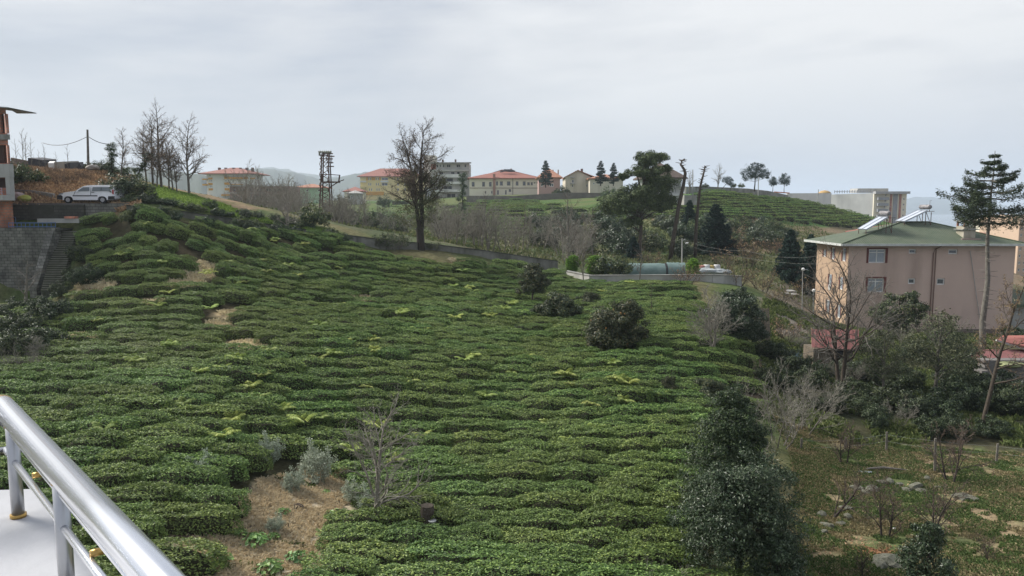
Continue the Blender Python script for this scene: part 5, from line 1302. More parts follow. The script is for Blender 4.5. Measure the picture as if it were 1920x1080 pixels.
# ------------------------------------------------------------------ generic blocks of the town
def block(label, cat, uL, uR, vT, vB, D, depth, wallm, rows, roof=None, rz=0.0, name='building', base=6.0, proud=-.06, over=.6, rh=None, ridge=None, glass=None, extra=None, frame=None, side=None):
    """front wall from pixel columns uL..uR, eaves at vT, foot at vB. rows: list of (v0, v1, [(u0, u1), ...])"""
    a = at(uL, vB, D); b = at(uR, vB, D); top = at(uL, vT, D).z; w_ = b.x - a.x; h_ = top - a.z
    e = thing(name, label, cat, (a.x, D, a.z), rz)
    def lx(u): return at(u, vB, D).x - a.x
    def lz(v): return at(uL, v, D).z - a.z
    holes = [(lx(u0), lz(v1), lx(u1), lz(v0)) for (v0, v1, us) in rows for (u0, u1) in us]
    m = MB(); wall_with_holes(m, w_, h_, holes, reveal=.25); m.box((.01, .3, -base), (w_ - .01, depth, h_ - .01)); m.add([(0,0,-base),(w_,0,-base),(w_,0,0),(0,0,0)], [(0,1,2,3)])
    for xx in (0, w_): m.add([(xx,0,-base),(xx,.3,-base),(xx,.3,h_),(xx,0,h_)], [(0,1,2,3)])
    m.build('wall', wallm, e)
    for q in holes: window(e, q[0], q[1], q[2] - q[0], q[3] - q[1], panes=2 if q[2] - q[0] > 1.3 else 1, t=.13, proud=.12, glass=glass, frame=frame)
    if roof:
        m = MB(); r = rh or min(w_, depth) * .18; ri = ridge if ridge is not None else min(depth, w_) * .5
        hip(m, -over, -over, w_ + over, depth + over, h_ + .15, h_ + r, ri, w_ - ri, th=.3); m.build('roof', roof, e)
    if extra: extra(e, lx, lz, w_, h_, depth)
    return e
WHITE = M('off_white_render', (.72,.73,.70), .9, (.66,.67,.64), .15, dirt=((.4,.4,.38), .2, .4))
YELLOW = M('pale_yellow_render', (.76,.64,.30), .9, (.7,.59,.28), .2)
ORANGE = M('orange_render', (.62,.33,.06), .9, (.56,.29,.055), .2)
CREAM = M('cream_render', (.74,.70,.57), .9, (.68,.64,.52), .15)
GREYB = M('unfinished_grey_render', (.50,.49,.45), .9, (.41,.40,.365), .3, dirt=((.22,.21,.19), .3, .5))
MINT = M('mint_green_render', (.38,.56,.38), .9, (.34,.5,.34), .3)
PINKP = M('dusty_pink_render', (.45,.30,.28), .9, (.40,.27,.25), .3)
BEIGE = M('streaked_beige_render', (.62,.57,.47), .9, (.55,.5,.41), .3, dirt=((.34,.3,.24), .5, .5))
ORBR = M('dull_brick_wall', (.24,.135,.105), .9, (.19,.115,.095), .4, dirt=((.13,.09,.08), .4, .5))
def strips(items):
    """coloured panels and balcony slabs proud of the wall: (name, u0, v0, u1, v1, proud depth, material)"""
    def f(e, lx, lz, w_, h_, d_):
        for (nm, u0, v0, u1, v1, pr, mm) in items:
            MB().box((lx(u0), -pr, lz(v1)), (lx(u1), -.012 if pr < .3 else -.002, lz(v0))).build(nm, mm, e)
    return f
chim = M('brown_chimney', (.16,.11,.10), .9)
def chims(us, v0, v1, mm=None, dd=4, wpx=3):
    def f(e, lx, lz, w_, h_, d_):
        for u in us: MB().box((lx(u), dd, lz(v1)), (lx(u + wpx), dd + 1.2, lz(v0))).build('chimney', mm or chim, e)
    return f
def both(*fs):
    def f(*a):
        for g in fs: g(*a)
    return f
# white and yellow apartment block on the left
AP = [(337,341,[(394,396),(397,399),(424,426),(428,430)]),(347.5,351.5,[(394,396),(397,399),(424,426),(428,430)]),(327,331,[(394,396.5),(424,426.5)])]
block('white apartment block with orange balconies and red roof on the left', 'apartment building', 389, 472, 326, 372, 330, 16, WHITE, AP, REDROOF, rh=3.0, over=2.6, extra=both(
    strips([('panel', 392, 333, 400, 336.5, .12, ORANGE), ('panel', 392, 343, 400, 347, .12, ORANGE), ('panel', 392, 353, 400, 357, .12, ORANGE), ('panel', 422, 331, 431, 336, .12, ORANGE), ('panel', 422, 342, 431, 346.5, .12, ORANGE), ('panel', 422, 352.5, 431, 357, .12, ORANGE),
            ('balcony', 431.5, 332, 457, 336, 1.3, ORANGE), ('balcony', 431.5, 345, 457, 348.5, 1.3, ORANGE), ('balcony', 431.5, 357, 457, 360, 1.3, ORANGE), ('panel', 458, 331, 466, 336, .12, ORANGE), ('balcony', 417, 364, 445, 367.5, 1.2, ORANGE), ('balcony', 383, 335, 391, 337.5, 1.4, ORANGE), ('balcony', 383, 345, 391, 348, 1.4, ORANGE), ('balcony', 385, 366, 395, 368, 1.4, ORANGE), ('balcony', 473, 333, 480, 336, 1.4, ORANGE)]),
    chims((401, 413, 428, 441, 453, 464), 313, 322, dd=6, wpx=4)))
for k, (v0, v1) in enumerate([(327, 332), (337, 345), (349, 357)]): pass
# unfinished brick block in front of it
block('long unfinished brick building behind the ravine thicket on the left', 'building', 432, 545, 349, 388, 255, 12, ORBR, [(353,359,[(438,443),(450,462),(468,476),(482,492),(500,510),(520,530)]),(366,371,[(438,446),(452,462),(470,478),(486,496)])], glass=DARK, frame=ORBR,
      extra=strips([('floor_slab', 430, 346.5, 503, 349.5, .8, CONCL), ('floor_slab', 430, 361, 500, 362.5, .3, CONCL), ('floor_slab', 430, 372.5, 500, 374, .3, CONCL), ('pillar', 478, 349.5, 480, 388, .15, CONCL)]))
# low mint green house, small houses
block('low mint green house with terracotta roof left of the mast', 'house', 553, 607, 352, 368, 300, 10, MINT, [(355,359,[(574,579),(596,601)])], ORROOF, rh=1.6, over=1.0)
block('low house with red roof between the mast and the yellow building', 'house', 646, 678, 359, 374, 285, 9, CREAM, [(364,368,[(652,656)])], REDROOF, rh=1.9)
block('small pale shed with an open dark door beside the yellow building', 'shed', 652, 674, 363, 375, 262, 6, CONCL, [(366,374,[(658,661)])], CONCL, rh=1.2)
YR = [(333,338,[(691,693),(694.5,696.5),(705,707),(709,711)]),(343,348,[(691,693),(694.5,696.5),(705,707),(709,711)]),(353,358,[(692,694),(696,698),(706,708),(710,712)]),(333,338,[(716,728),(745,748),(758,761),(770,773)]),(343,348,[(716,727),(745,748),(758,761),(770,773)]),(353,358,[(745,748),(758,761),(770,773)])]
block('yellow three storey building with orange base and red roof', 'building', 676, 790, 331, 366, 400, 18, YELLOW, YR, REDROOF, rh=4.6, over=1.5, extra=both(
    strips([('panel', 687.5, 331.2, 690.8, 338, .1, ORANGE), ('panel', 697, 331.2, 704.6, 338, .1, ORANGE), ('panel', 711.4, 331.2, 714.5, 338, .1, ORANGE), ('plinth', 677, 359.5, 720, 366, .5, ORANGE), ('balcony', 676.5, 339, 687, 342, 1.5, WHITE), ('balcony', 676.5, 349, 687, 352, 1.5, YELLOW), ('balcony', 715, 339, 729, 342, 1.5, WHITE)]), chims((721,), 321, 328, dd=9, wpx=2)))
# grey unfinished block
GR = [(308,314,[(819,822.5),(825,827.5),(831,834),(838,845.5),(856,863.5),(871,875)]),(322,327,[(824,832),(846,853),(857,863)]),(334,341,[(824,850),(858,860),(861.5,863.5)]),(348,355,[(819,826),(832,848)]),(363,372,[(812,822),(838,854)])]
block('grey unfinished five storey building with dark window holes', 'building', 808, 880, 306.5, 378, 290, 13, GREYB, GR, None, glass=DARK, frame=GREYB, extra=both(
    strips([('roof_slab', 804, 304.5, 884, 306.6, 1.6, CONC), ('balcony', 806, 318, 882, 321, 1.2, GREYB), ('balcony', 810, 327, 866, 333, 1.6, WHITE), ('balcony', 808, 341, 866, 345, 1.8, WHITE), ('balcony', 808, 355.5, 866, 360, 1.8, WHITE), ('brick_panel', 808.5, 307, 818.5, 318, .1, BRICK)]), chims((828, 852), 298, 305, dd=3)))
block('pale tower block half hidden behind the crown of the twin stemmed alder', 'building', 795, 816, 291, 330, 420, 12, CREAM, [], None)
# long cream building
CB = [(341,350,[(884.5,890),(904,909.5),(917,922)]),(340,348,[(930,934),(937,943),(950.5,957),(967,972),(980,985.5)]),(341.5,347.5,[(988.5,993.5),(995,999)]),(341.5,344,[(1000.5,1004),(1006,1009)]),(354.5,360,[(954,958.5)]),(356.5,365,[(932,935.5),(947,950)]),(358,363,[(909,911.5),(921,923.5)])]
block('long cream two storey building with brick red hipped roofs', 'building', 880, 1012, 334.5, 366.5, 280, 18, CREAM, CB, REDROOF, rh=3.6, over=1.0, ridge=14, frame=M('brownish_frame', (.3,.26,.22), .8), extra=both(
    strips([('string_course', 881, 352, 1011, 353, .12, M('brown_course', (.25,.17,.13), .9)), ('chimney_stack', 924.5, 326, 929, 366, .5, M('chimney_stack_brick', (.40,.24,.19), .9)), ('downpipe', 961, 334.6, 962, 366.5, .12, M('dark_pipe', (.15,.12,.11), .8))]), chims((957,), 314, 324, M('pale_red_brick', (.5,.36,.32), .9), 8, 3)))
sh = MB(); p = at(951, 321, 284); sh.tube([p + Vector((-2.6, 0, -.3)), p + Vector((-1, 0, .3)), p + Vector((1.5, 0, .2)), p + Vector((3, 0, 0))], [.25, .5, .6, .2], 6); tag(sh.build('roof_turbine', M('dark_slate_metal', (.07,.07,.08), .7)), 'dark vent cowl on the ridge of the cream building', 'roof vent')
block('pink house between the fir and the gabled house', 'house', 1010, 1050, 333, 358, 262, 12, PINKP, [(344,350,[(1014,1018),(1030,1038)])], ORROOF, rh=3.6, over=.8, extra=chims((1037, 1047), 317, 328, M('pale_brick_chimney', (.5,.38,.33), .9), 5, 2.4))
# gabled house
def gable(e, lx, lz, w_, h_, d_):
    zt = lz(320); xm = lx(1083); m = MB(); m.prism([(0, h_), (w_, h_), (xm, zt)], .0, .25); m.build('gable', BEIGE, e)
    r = MB(); t = .25
    for s, xa in ((0, -.6), (1, w_ + 3.5)):
        za = h_ - .25 if s == 0 else h_ - .8
        r.add([(xa, -.6, za), (xm, -.6, zt + .25), (xm, d_, zt + .25), (xa, d_, za), (xa, -.6, za - t), (xm, -.6, zt + .25 - t), (xm, d_, zt + .25 - t), (xa, d_, za - t)], [(0,1,2,3),(7,6,5,4),(0,4,5,1),(1,5,6,2),(2,6,7,3),(3,7,4,0)])
    r.build('roof', ORROOF, e)
    MB().box((lx(1090.5), 3, lz(324)), (lx(1094.5), 4, lz(315.5))).build('chimney', chim, e)
    MB().box((lx(1069), -1.0, lz(333.5)), (lx(1077), -.01, lz(332.3))).build('balcony', CONCL, e)
    MB().box((lx(1069), -1.0, lz(345)), (lx(1077), -.01, lz(343.8))).build('balcony', CONCL, e)
block('beige gabled house with orange roof on the skyline', 'house', 1060, 1106, 331, 352, 245, 14, BEIGE, [(325,331,[]),(337,343,[(1072,1076)]),(345.5,351,[(1072,1075),(1099,1102)])], None, extra=gable)
block('low grey house wing between the gabled house and the pine', 'house', 1106, 1168, 335, 352, 238, 10, BEIGE, [(342,346,[(1112,1115),(1122,1125)])], ORROOF, rh=1.6)
# villa behind the pine
def villa(e, lx, lz, w_, h_, d_):
    for v in (343.5, 366.0): MB().box((lx(1246), -1.6, lz(v + 1.2)), (lx(1274), -.01, lz(v - 1.2))).build('balcony', WHITE, e)
    MB().box((-1.4, -1.9, lz(351)), (w_ + .6, -.01, lz(350))).build('floor_slab', CONCL, e)
block('white villa with brown pyramid roof peeping out behind the umbrella shaped pine', 'villa', 1210, 1277, 334, 376, 155, 9, WHITE, [(337,343,[(1257,1261),(1264,1267)]),(351,362,[(1258,1262),(1265,1268)]),(337,343,[(1215,1220),(1230,1236)])], M('brown_shingle', (.13,.10,.085), .9, (.09,.07,.06), 1), rh=3.4, over=1.0, extra=villa)
MB_ = MB(); a = at(1283, 372, 140); b = at(1307, 372, 140); MB_.box((a.x, 140, a.z - 1.2), (b.x, 143, a.z + .6)); tag(MB_.build('flat_shed', CONC), 'flat grey shed seen between the two broken trunks', 'shed')
# walls on the ridge
def wall_line(name, pts, top_h, label, m, th=.3, sink=1.2, cat='wall', coping=None):
    """pts: (u, v of the top edge, D)"""
    mb = MB(); P = [at(u, v, d) for u, v, d in pts]
    for i in range(len(P) - 1):
        a, b = P[i], P[i + 1]; d = Vector((b.x - a.x, b.y - a.y, 0)).normalized(); n = Vector((-d.y, d.x, 0)) * th / 2; za = a.z - top_h; zb = b.z - top_h
        a = a - d * .0; b = b + d * (.0)
        v = [a - n, b - n, b + n, a + n]; lo = [Vector((q.x, q.y, z)) for q, z in zip(v, (za, zb, zb, za))]
        mb.add(lo + v, [(0,3,2,1),(4,5,6,7),(0,1,5,4),(1,2,6,5),(2,3,7,6),(3,0,4,7)])
    o = mb.build(name, m); tag(o, label, cat)
    if coping:
        c = MB()
        for i in range(len(P) - 1): c.bar(P[i] + Vector((0, 0, .03)), P[i + 1] + Vector((0, 0, .03)), th + .12, .07)
        c.build('coping', coping, o)
    return o
wall_line('retaining_wall', [(1285,350,172),(1320,349.5,178),(1400,353.5,184),(1440,358,186),(1477,366,188)], 3.6, 'long grey retaining wall on top of the terraced tea hill', CONC, .5)
wall_line('garden_wall', [(875,367,232),(965,367.5,228),(1060,361,225),(1140,362,222)], 3.2, 'old stone wall on the ridge below the cream building', M('old_stone_wall', (.19,.17,.15), .95, (.12,.11,.10), .6, .5), .5)
wall_line('garden_wall', [(735,377,245),(780,377,245)], 1.6, 'dark grey wall below the yellow building', CONCD, .5)
wall_line('orange_fence', [(1452,359,188),(1480,361,192)], .25, 'thin orange red railing at the end of the retaining wall', M('orange_paint', (.6,.2,.1), .7), .2, cat='railing')
# white factory wall and apartment block on the right
wall_line('perimeter_wall', [(1475,362.5,235),(1558,362,240)], 22, 'pale blank concrete wall left of the far apartment block', M('pale_precast_wall', (.66,.66,.63), .9, (.6,.6,.57), .3, dirt=((.38,.38,.37), .3, .4)), .5)
AB = [(364,368,[(1656,1659)]),(374.5,379,[(1656,1659)]),(385.5,390,[(1655,1658)])] + [(v, v + 4, [(1690.5, 1693.5)]) for v in (371, 381.5, 391.5, 402)]
RED_ = M('brick_red_panel', (.45,.22,.18), .9); GREYP = M('grey_panel', (.33,.35,.38), .8)
block('pale concrete apartment block with grey and red stripes near the sea', 'apartment building', 1636, 1697, 363.5, 425, 250, 10, CREAM, AB, None, base=25, extra=strips(
    [('roof_slab', 1634, 359, 1698, 363.6, 1.8, M('grey_roof_edge', (.42,.43,.44), .8))] + [('balcony', 1641, v, 1661, v + 5, 1.2, GREYP) for v in (370, 381, 392, 403)] + [('panel', 1666, 364, 1669.5, 420, .15, RED_), ('panel', 1672, 364, 1680, 420, .2, GREYP), ('panel', 1683, 364, 1687, 420, .15, RED_)]))
m = MB(); a = at(1553, 365, 252); b = at(1636, 362, 251.5)
m.add([(a.x, 262, -30), (b.x, 250.5, -30), (b.x, 250.5, b.z), (a.x, 262, a.z), (a.x + 12, 300, -30), (b.x + 2, 290, -30), (b.x + 2, 290, b.z), (a.x + 12, 300, a.z)], [(0,1,2,3),(4,7,6,5),(3,2,6,7),(0,3,7,4),(1,5,6,2)])
ln = m.build('warehouse', M('patchy_concrete_wall', (.66,.67,.65), .9, (.56,.57,.56), .35, dirt=((.36,.37,.37), .25, .6))); tag(ln, 'long pale patched blank side wall left of the striped apartment block', 'building')
m = MB(); a = at(1565, 359, 258); b = at(1636, 358, 254); n_ = 16
for k in range(n_): q = a.lerp(b, k / (n_ - 1)); m.bar(q - Vector((0, 0, .6)), q + Vector((0, 0, .35)), .18)
m.bar(a, b, .15); m.build('roof_railing', GREYP, ln)
MB().box(at(1608, 361, 262) - Vector((0, 0, 0)), at(1650, 354, 268)).build('roof_house', CONCL, ln)
m = MB(); c = at(1546, 364, 255); V_, F_ = ico(2.2, 2.2, 1.3, (0, 0, 0), 2); m.add([tuple(c + Vector(q)) for q in V_], [tuple(f) for f in F_]); tag(m.build('dome', M('ochre_dome', (.5,.33,.14), .7), None, True), 'small ochre dome above the pale blank wall', 'dome')
# peach blocks at the right edge
PEACH = M('peach_render', (.56,.42,.31), .9, (.5,.37,.28), .2)
block('peach apartment block cut by the right edge of the picture', 'apartment building', 1903, 1990, 404, 540, 165, 14, PEACH, [(v, v + 6, [(u, u + 4) for u in range(1906, 1985, 9)]) for v in range(412, 520, 13)], None, base=12, extra=strips([('floor_band', 1903, v, 1990, v + 1, .1, M('peach_band', (.65,.55,.45), .9)) for v in (425, 515)]))
block('pale apartment block behind the right eave of the green roof', 'apartment building', 1887, 1903, 405, 470, 175, 14, CREAM, [(v, v + 4, [(1890, 1892.5), (1896, 1898.5)]) for v in range(412, 460, 12)], None, base=20)
block('distant house with red roof between the chimney and the spruce trunk', 'house', 1852, 1888, 437, 460, 260, 12, PINKP, [], REDROOF, base=20, rh=2.5)
block('small green roofed outbuilding at the right edge behind the house', 'shed', 1896, 1960, 572, 602, 74, 6, CONCL, [(578,590,[(1904,1910)])], GREENROOF, base=3, rh=1.4)

# ------------------------------------------------------------------ left: brick building, walls, stairs, van
DB = 56.0
def bx_(name, u0, v0, u1, v1, d0, d1, m, parent, base):
    a = at(u0, v1, d0) - base; c = at(u1, v0, d0) - base
    return MB().box((a.x, 0 + (d0 - DB), a.z), (c.x, d1 - DB, c.z)).build(name, m, parent)
bb = thing('brick_building', 'unfinished brick building cut by the left edge of the picture', 'building', at(-60, 560, DB)); B0 = bb.location.copy()
def bl(u, v): q = at(u, v, DB) - B0; return q.x, q.z
m = MB(); top = bl(0, 203)[1]; H4 = [(bl(1, 230)[0], bl(0, 250)[1], bl(12, 230)[0], bl(0, 213)[1]), (bl(-9, 290)[0], bl(0, 306)[1], bl(14.5, 290)[0], bl(0, 272)[1]), (bl(-5, 340)[0], bl(0, 352)[1], bl(14, 340)[0], bl(0, 334)[1])]
wall_with_holes(m, bl(19, 320)[0], top, H4, reveal=.25); xr = bl(19, 320)[0]
wallb = m.build('wall', BRICK, bb); MB().box((0, .26, 0), (xr - .5, .5, top)).build('opening_backing', M('interior_shade_brown', (.10,.055,.045), .9, (.06,.035,.03), 1), bb)  # dark backing sheet, its colour stands for the shaded rooms behind the openings
xk = xr + B0.x; xk = xk * (DB + 8) / DB - B0.x - .3
MB().add([(xr, 0, 0), (xk, 8, 0), (xk, 8, top), (xr, 0, top)], [(0, 1, 2, 3)]).build('side_wall', BRICK, bb)
def sl_(name, u0, v0, u1, v1, pr, m, back=.0):
    a = bl(u0, v1); c = bl(u1, v0); return MB().box((a[0], -pr, a[1]), (c[0], back - .004, c[1])).build(name, m, bb)
sl_('floor_slab', -60, 252, 18.5, 262, .12, CONC); sl_('floor_slab', -60, 308, 25, 333, .5, CONCL); sl_('balcony_slab', -60, 366, 28, 376, 1.4, CONCL); sl_('pillar', 20.5, 333, 26, 366, .5, CONCL)
sl_('floor_slab', -60, 434, 16, 445, .3, CONC)
m = MB()
for v in (353.5, 358, 362.5): a = bl(-60, v); c = bl(26.5, v); m.tube([(a[0], -1.35, a[1]), (c[0], -1.35, c[1])], .025, 5)
for u in (-30, -10, 3, 14, 26): a = bl(u, 353); c = bl(u, 367); m.tube([(a[0], -1.35, a[1]), (a[0], -1.35, c[1])], .025, 5)
m.build('balcony_railing', M('pinkish_grey_railing', (.42,.34,.40), .6), bb)
m = MB()
for v in (412, 417, 422): a = bl(-60, v); c = bl(6, v); m.tube([(a[0], -.4, a[1]), (c[0], -.4, c[1])], .02, 5)
m.build('balcony_railing', M('grey_railing', (.4,.38,.42), .6), bb)
r0 = bl(-60, 192); r1 = bl(33, 206)
m = MB(); m.add([(r0[0], -1.6, bl(0, 201)[1]), (bl(33,205)[0], -1.2, bl(0, 206)[1]), (bl(33,205)[0] - 5.2, 8, bl(0, 188)[1]), (r0[0], 8, bl(0, 188)[1]), (r0[0], -1.6, bl(0, 199)[1]), (bl(33,205)[0], -1.2, bl(0, 204.5)[1]), (bl(33,205)[0] - 5.2, 8, bl(0, 186.5)[1]), (r0[0], 8, bl(0, 186.5)[1])], [(0,3,2,1),(4,5,6,7),(0,1,5,4),(1,2,6,5),(2,3,7,6),(3,0,4,7)])
m.build('roof', M('grey_sheet_roof', (.42,.43,.44), .7, (.3,.31,.32), 2), bb)
# terrace walls below and behind
def wall_box(label, u0, u1, vt, vb, D0, m, th=.4, name='retaining_wall', cat='wall', par=None):
    a = at(u0, vb, D0); c = at(u1, vt, D0); o = MB().box((a.x, D0, a.z), (c.x, D0 + th, c.z)).build(name, m, par)
    if par is None: tag(o, label, cat)
    return o
wall_box('tall grey block retaining wall behind the fig tree at the left', -80, 102, 427, 570, 55.6, BLOCK, .8)
m = MB(); a = at(102, 428, 55.7); b = at(76, 548, 53.5)   # sloping cheek wall by the steps
m.add([(a.x, 55.7, b.z), (a.x, 55.7, a.z), (b.x - .2, 53.4, b.z + .3), (b.x - .2, 53.4, b.z - .4), (a.x - .5, 55.7, b.z), (a.x - .5, 55.7, a.z), (b.x - .7, 53.4, b.z + .3), (b.x - .7, 53.4, b.z - .4)], [(0,1,2,3),(7,6,5,4),(1,5,6,2),(3,2,6,7),(0,4,5,1)])
tag(m.build('cheek_wall', BLOCK), 'ragged block cheek wall on the left side of the concrete steps', 'wall')
w_ = wall_box('dark mossy wall under the road and the front half of the van', -40, 157, 384, 412, 58.2, BLOCKD, .9); wall_box('', 56, 100, 384.5, 411, 58.15, CONCD, .05, 'plaster_patch', par=w_)
wall_box('lighter worn wall under the rear half of the van', 157.2, 240, 381, 412, 58.4, BLOCK, .9)
wall_box('low wall top with a brick strip above the blue railing', 70, 148, 410, 418, 57.0, CONCL, .5)
tag(MB().box(at(120, 410, 56.9), at(147, 405.5, 57.4)).build('brick_row', BRICK), 'short row of red bricks lying on the low wall', 'bricks')
terr = MB().box(at(-80, 433, 55.7), at(150, 427, 58.6)).build('terrace', CONCD); tag(terr, 'narrow terrace between the grey walls at the left', kind='structure')
# blue railing
BLUE = M('blue_paint', (.07,.14,.30), .6, (.10,.16,.27), 3)
rb = thing('blue_railing', 'low blue iron railing on top of the tall grey wall at the left', 'railing', at(16, 427, 56)); R0 = rb.location.copy()
def rbp(u, v, D_=56.0): return at(u, v, D_) - R0
m = MB(); m.tube([rbp(16, 418), rbp(90, 418), rbp(104, 417.5)], .035, 5); m.tube([rbp(16, 425), rbp(90, 425), rbp(104, 425)], .03, 5); m.tube([rbp(0, 400, 57), rbp(15, 402, 57), rbp(29, 408, 57), rbp(29, 417, 57)], .03, 5); m.build('rail', BLUE, rb)
for u in range(16, 106, 8): MB().tube([rbp(u, 417), rbp(u, 427.5)], .025, 5).build('baluster', BLUE, rb)
# steps
stp = thing('concrete_stairs', 'worn flight of mossy concrete steps climbing beside the tea', 'stairs', at(95, 545, 53)); S0 = stp.location.copy()
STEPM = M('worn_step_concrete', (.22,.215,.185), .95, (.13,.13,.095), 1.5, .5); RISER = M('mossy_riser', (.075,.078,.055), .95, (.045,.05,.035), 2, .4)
ns_ = 27; me_s = None
for k in range(ns_):
    f = k / (ns_ - 1); v = 543 + (434 - 543) * f; u = 76 + (103 - 76) * f ** 1.0; u2 = 112 + (142 - 112) * f; Dk = 53.2 + 3.3 * f
    if 11 <= k <= 12: pass
    a = at(u, v, Dk) - S0; b = at(u2, v, Dk) - S0
    MB().box((a.x, a.y, a.z - .05), (b.x, a.y + .36, a.z)).build('step', STEPM, stp)
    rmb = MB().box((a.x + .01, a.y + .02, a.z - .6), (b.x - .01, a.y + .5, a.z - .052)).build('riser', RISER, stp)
# bank wall on the far side of the road
wall_line('low_wall', [(30,355,61.5),(60,357,61.2),(101,363,60.8)], 1.3, 'sloping concrete wall at the back of the road left of the van', CONC, .25)
m = MB(); V_, F_ = ico(.55, .3, .28, at(46, 372.5, 59.6), 2, .4, 1); m.add(V_, [tuple(f) for f in F_]); tag(m.build('lime_sack', M('lime_green_sack', (.45,.5,.12), .7)), 'lime green sack by the road beside the brick building', 'sack')
m = MB(); V_, F_ = ico(.45, .3, .3, at(34, 367, 59.9), 2, .5, 3); m.add(V_, [tuple(f) for f in F_]); tag(m.build('white_sack', M('pale_pink_sack', (.5,.42,.42), .8)), 'pale sack behind the lime green one by the road', 'sack')
# road under the van
p0 = at(0, 384, 59); m = MB().box((at(-60, 384, 59).x, 59.1, p0.z - .3), (at(230, 384, 59).x, 62.5, at(110, 381.0, 59.6).z)); rd = m.build('road', M('grey_road', (.16,.155,.145), .95, (.11,.105,.10), 1)); tag(rd, 'narrow concrete road where the van stands', kind='structure')
# the van
VW = M('white_car_paint', (.80,.81,.84), .3, (.76,.77,.80), .5, spec=.6); VG = M('car_glass', (.09,.115,.125), .1, (.13,.155,.165), .6, spec=.8); BLK = M('black_plastic', (.03,.03,.032), .6); TYRE = M('tyre_rubber', (.02,.02,.021), .9); RIM = M('wheel_trim', (.4,.4,.41), .5)
Dv = 59.6; v0 = at(108, 382.5, Dv); zr = at(110, 381.0, 59.6).z
van = thing('van', 'white compact passenger van parked on the road above the dark wall', 'van', (v0.x, Dv, zr)); Lv = at(215, 380, Dv).x - v0.x
sx_ = Lv / 4.3; hz2 = .88
prof = [(0.05,.32),(.0,.5),(.06,.72),(.22,.86),(.55,.95),(1.2,1.06),(1.32,1.08),(1.75,1.42),(2.0,1.53),(2.6,1.57),(3.6,1.57),(4.05,1.54),(4.2,1.35),(4.28,.9),(4.3,.42),(4.2,.3),(3.75,.28),(3.72,.45),(3.6,.58),(3.4,.62),(3.2,.58),(3.08,.45),(3.05,.28),(1.15,.28),(1.12,.45),(1.0,.58),(.8,.62),(.6,.58),(.48,.45),(.45,.28)]
prof = [(x * sx_, z * hz2) for x, z in prof]
def van_shell(inset, prof):
    n = len(prof); V = []; 
    for y, ins in ((-.0, 1), (.12, 0), (1.5, 0), (1.62, 1)):
        for x, z in prof:
            k = max(0, z - .95 * hz2) * .28 if ins or True else 0
            yy_ = y + (k if y < .8 else -k) + (0 if not ins else 0)
            xx = x + (.03 if x < 2 * sx_ else -.03) * ins * 1.0; V.append((xx, yy_, z - (.02 * ins if z > .6 else 0)))
    Fc = [];
    for j in range(3):
        for i in range(n): Fc.append((j*n + i, j*n + (i+1) % n, (j+1)*n + (i+1) % n, (j+1)*n + i))
    Fc += [tuple(range(n))[::-1], tuple(range(3*n, 4*n))]
    return V, Fc
V, Fc = van_shell(0, prof); MB().add(V, Fc).build('body', VW, van)
def vq(name, poly, m, y=-.012, par=None):
    pts = [(x * sx_, y + max(0, z * hz2 - .95 * hz2) * .28, z * hz2) for x, z in poly]; b = [(p[0], p[1] + .03, p[2]) for p in pts]; n = len(pts)
    return MB().add(pts + b, [tuple(range(n))[::-1]] + [(i, (i+1) % n, (i+1) % n + n, i + n) for i in range(n)]).build(name, m, par or van)
vq('side_window', [(1.5,1.06),(2.42,1.08),(2.42,1.42),(1.93,1.41)], VG); vq('side_window', [(2.62,1.08),(3.98,1.08),(3.98,1.38),(3.9,1.42),(2.66,1.42)], VG)
vq('window_divider', [(3.3,1.08),(3.34,1.08),(3.34,1.42),(3.3,1.42)], BLK, -.02); vq('side_strip', [(1.18,.62),(3.02,.62),(3.02,.70),(1.18,.70)], BLK, -.02)
vq('bumper', [(-.02,.34),(.4,.30),(.42,.6),(.3,.72),(.02,.7)], BLK, -.02); vq('bumper', [(3.8,.3),(4.32,.32),(4.33,.62),(3.85,.62)], BLK, -.02)
vq('headlight', [(.08,.72),(.4,.78),(.5,.9),(.25,.86)], GLASSB, -.02); vq('tail_light', [(4.16,.8),(4.27,.8),(4.25,1.2),(4.14,1.2)], M('red_lens', (.4,.03,.03), .3), -.02)
vq('door_seam', [(1.2,.62),(1.22,.62),(1.4,1.1),(1.38,1.1)], BLK, -.014); vq('door_seam', [(2.51,.62),(2.53,.62),(2.53,1.45),(2.51,1.45)], BLK, -.014); vq('door_handle', [(2.6,.95),(2.8,.95),(2.8,1.0),(2.6,1.0)], BLK, -.03)
m = MB(); m.add([((1.36)*sx_, .2, 1.09*hz2), (1.36*sx_, 1.42, 1.09*hz2), (1.76*sx_, 1.3, 1.42*hz2), (1.76*sx_, .32, 1.42*hz2)], [(0, 1, 2, 3)]); m.v = [(x - .012, y, z + .012) for x, y, z in m.v]; m.build('windscreen', VG, van)
MB().box((1.5*sx_, -.16, .98*hz2), (1.62*sx_, -.01, 1.12*hz2)).build('wing_mirror', VW, van)
m = MB(); [m.tube([(2.1*sx_, y, 1.58*hz2), (3.9*sx_, y, 1.6*hz2)], .02, 5) for y in (.3, 1.3)]; m.build('roof_rail', STEEL, van)
for x in (.8, 3.4):
    for y in (-.015, 1.43):
        t = MB().tube([(x*sx_, y, .30*hz2), (x*sx_, y + .2, .30*hz2)], .31*hz2, 18).build('wheel', TYRE, van); MB().tube([(x*sx_, y - .012, .30*hz2), (x*sx_, y + .05, .30*hz2)], .19*hz2, 14).build('rim', RIM, t)
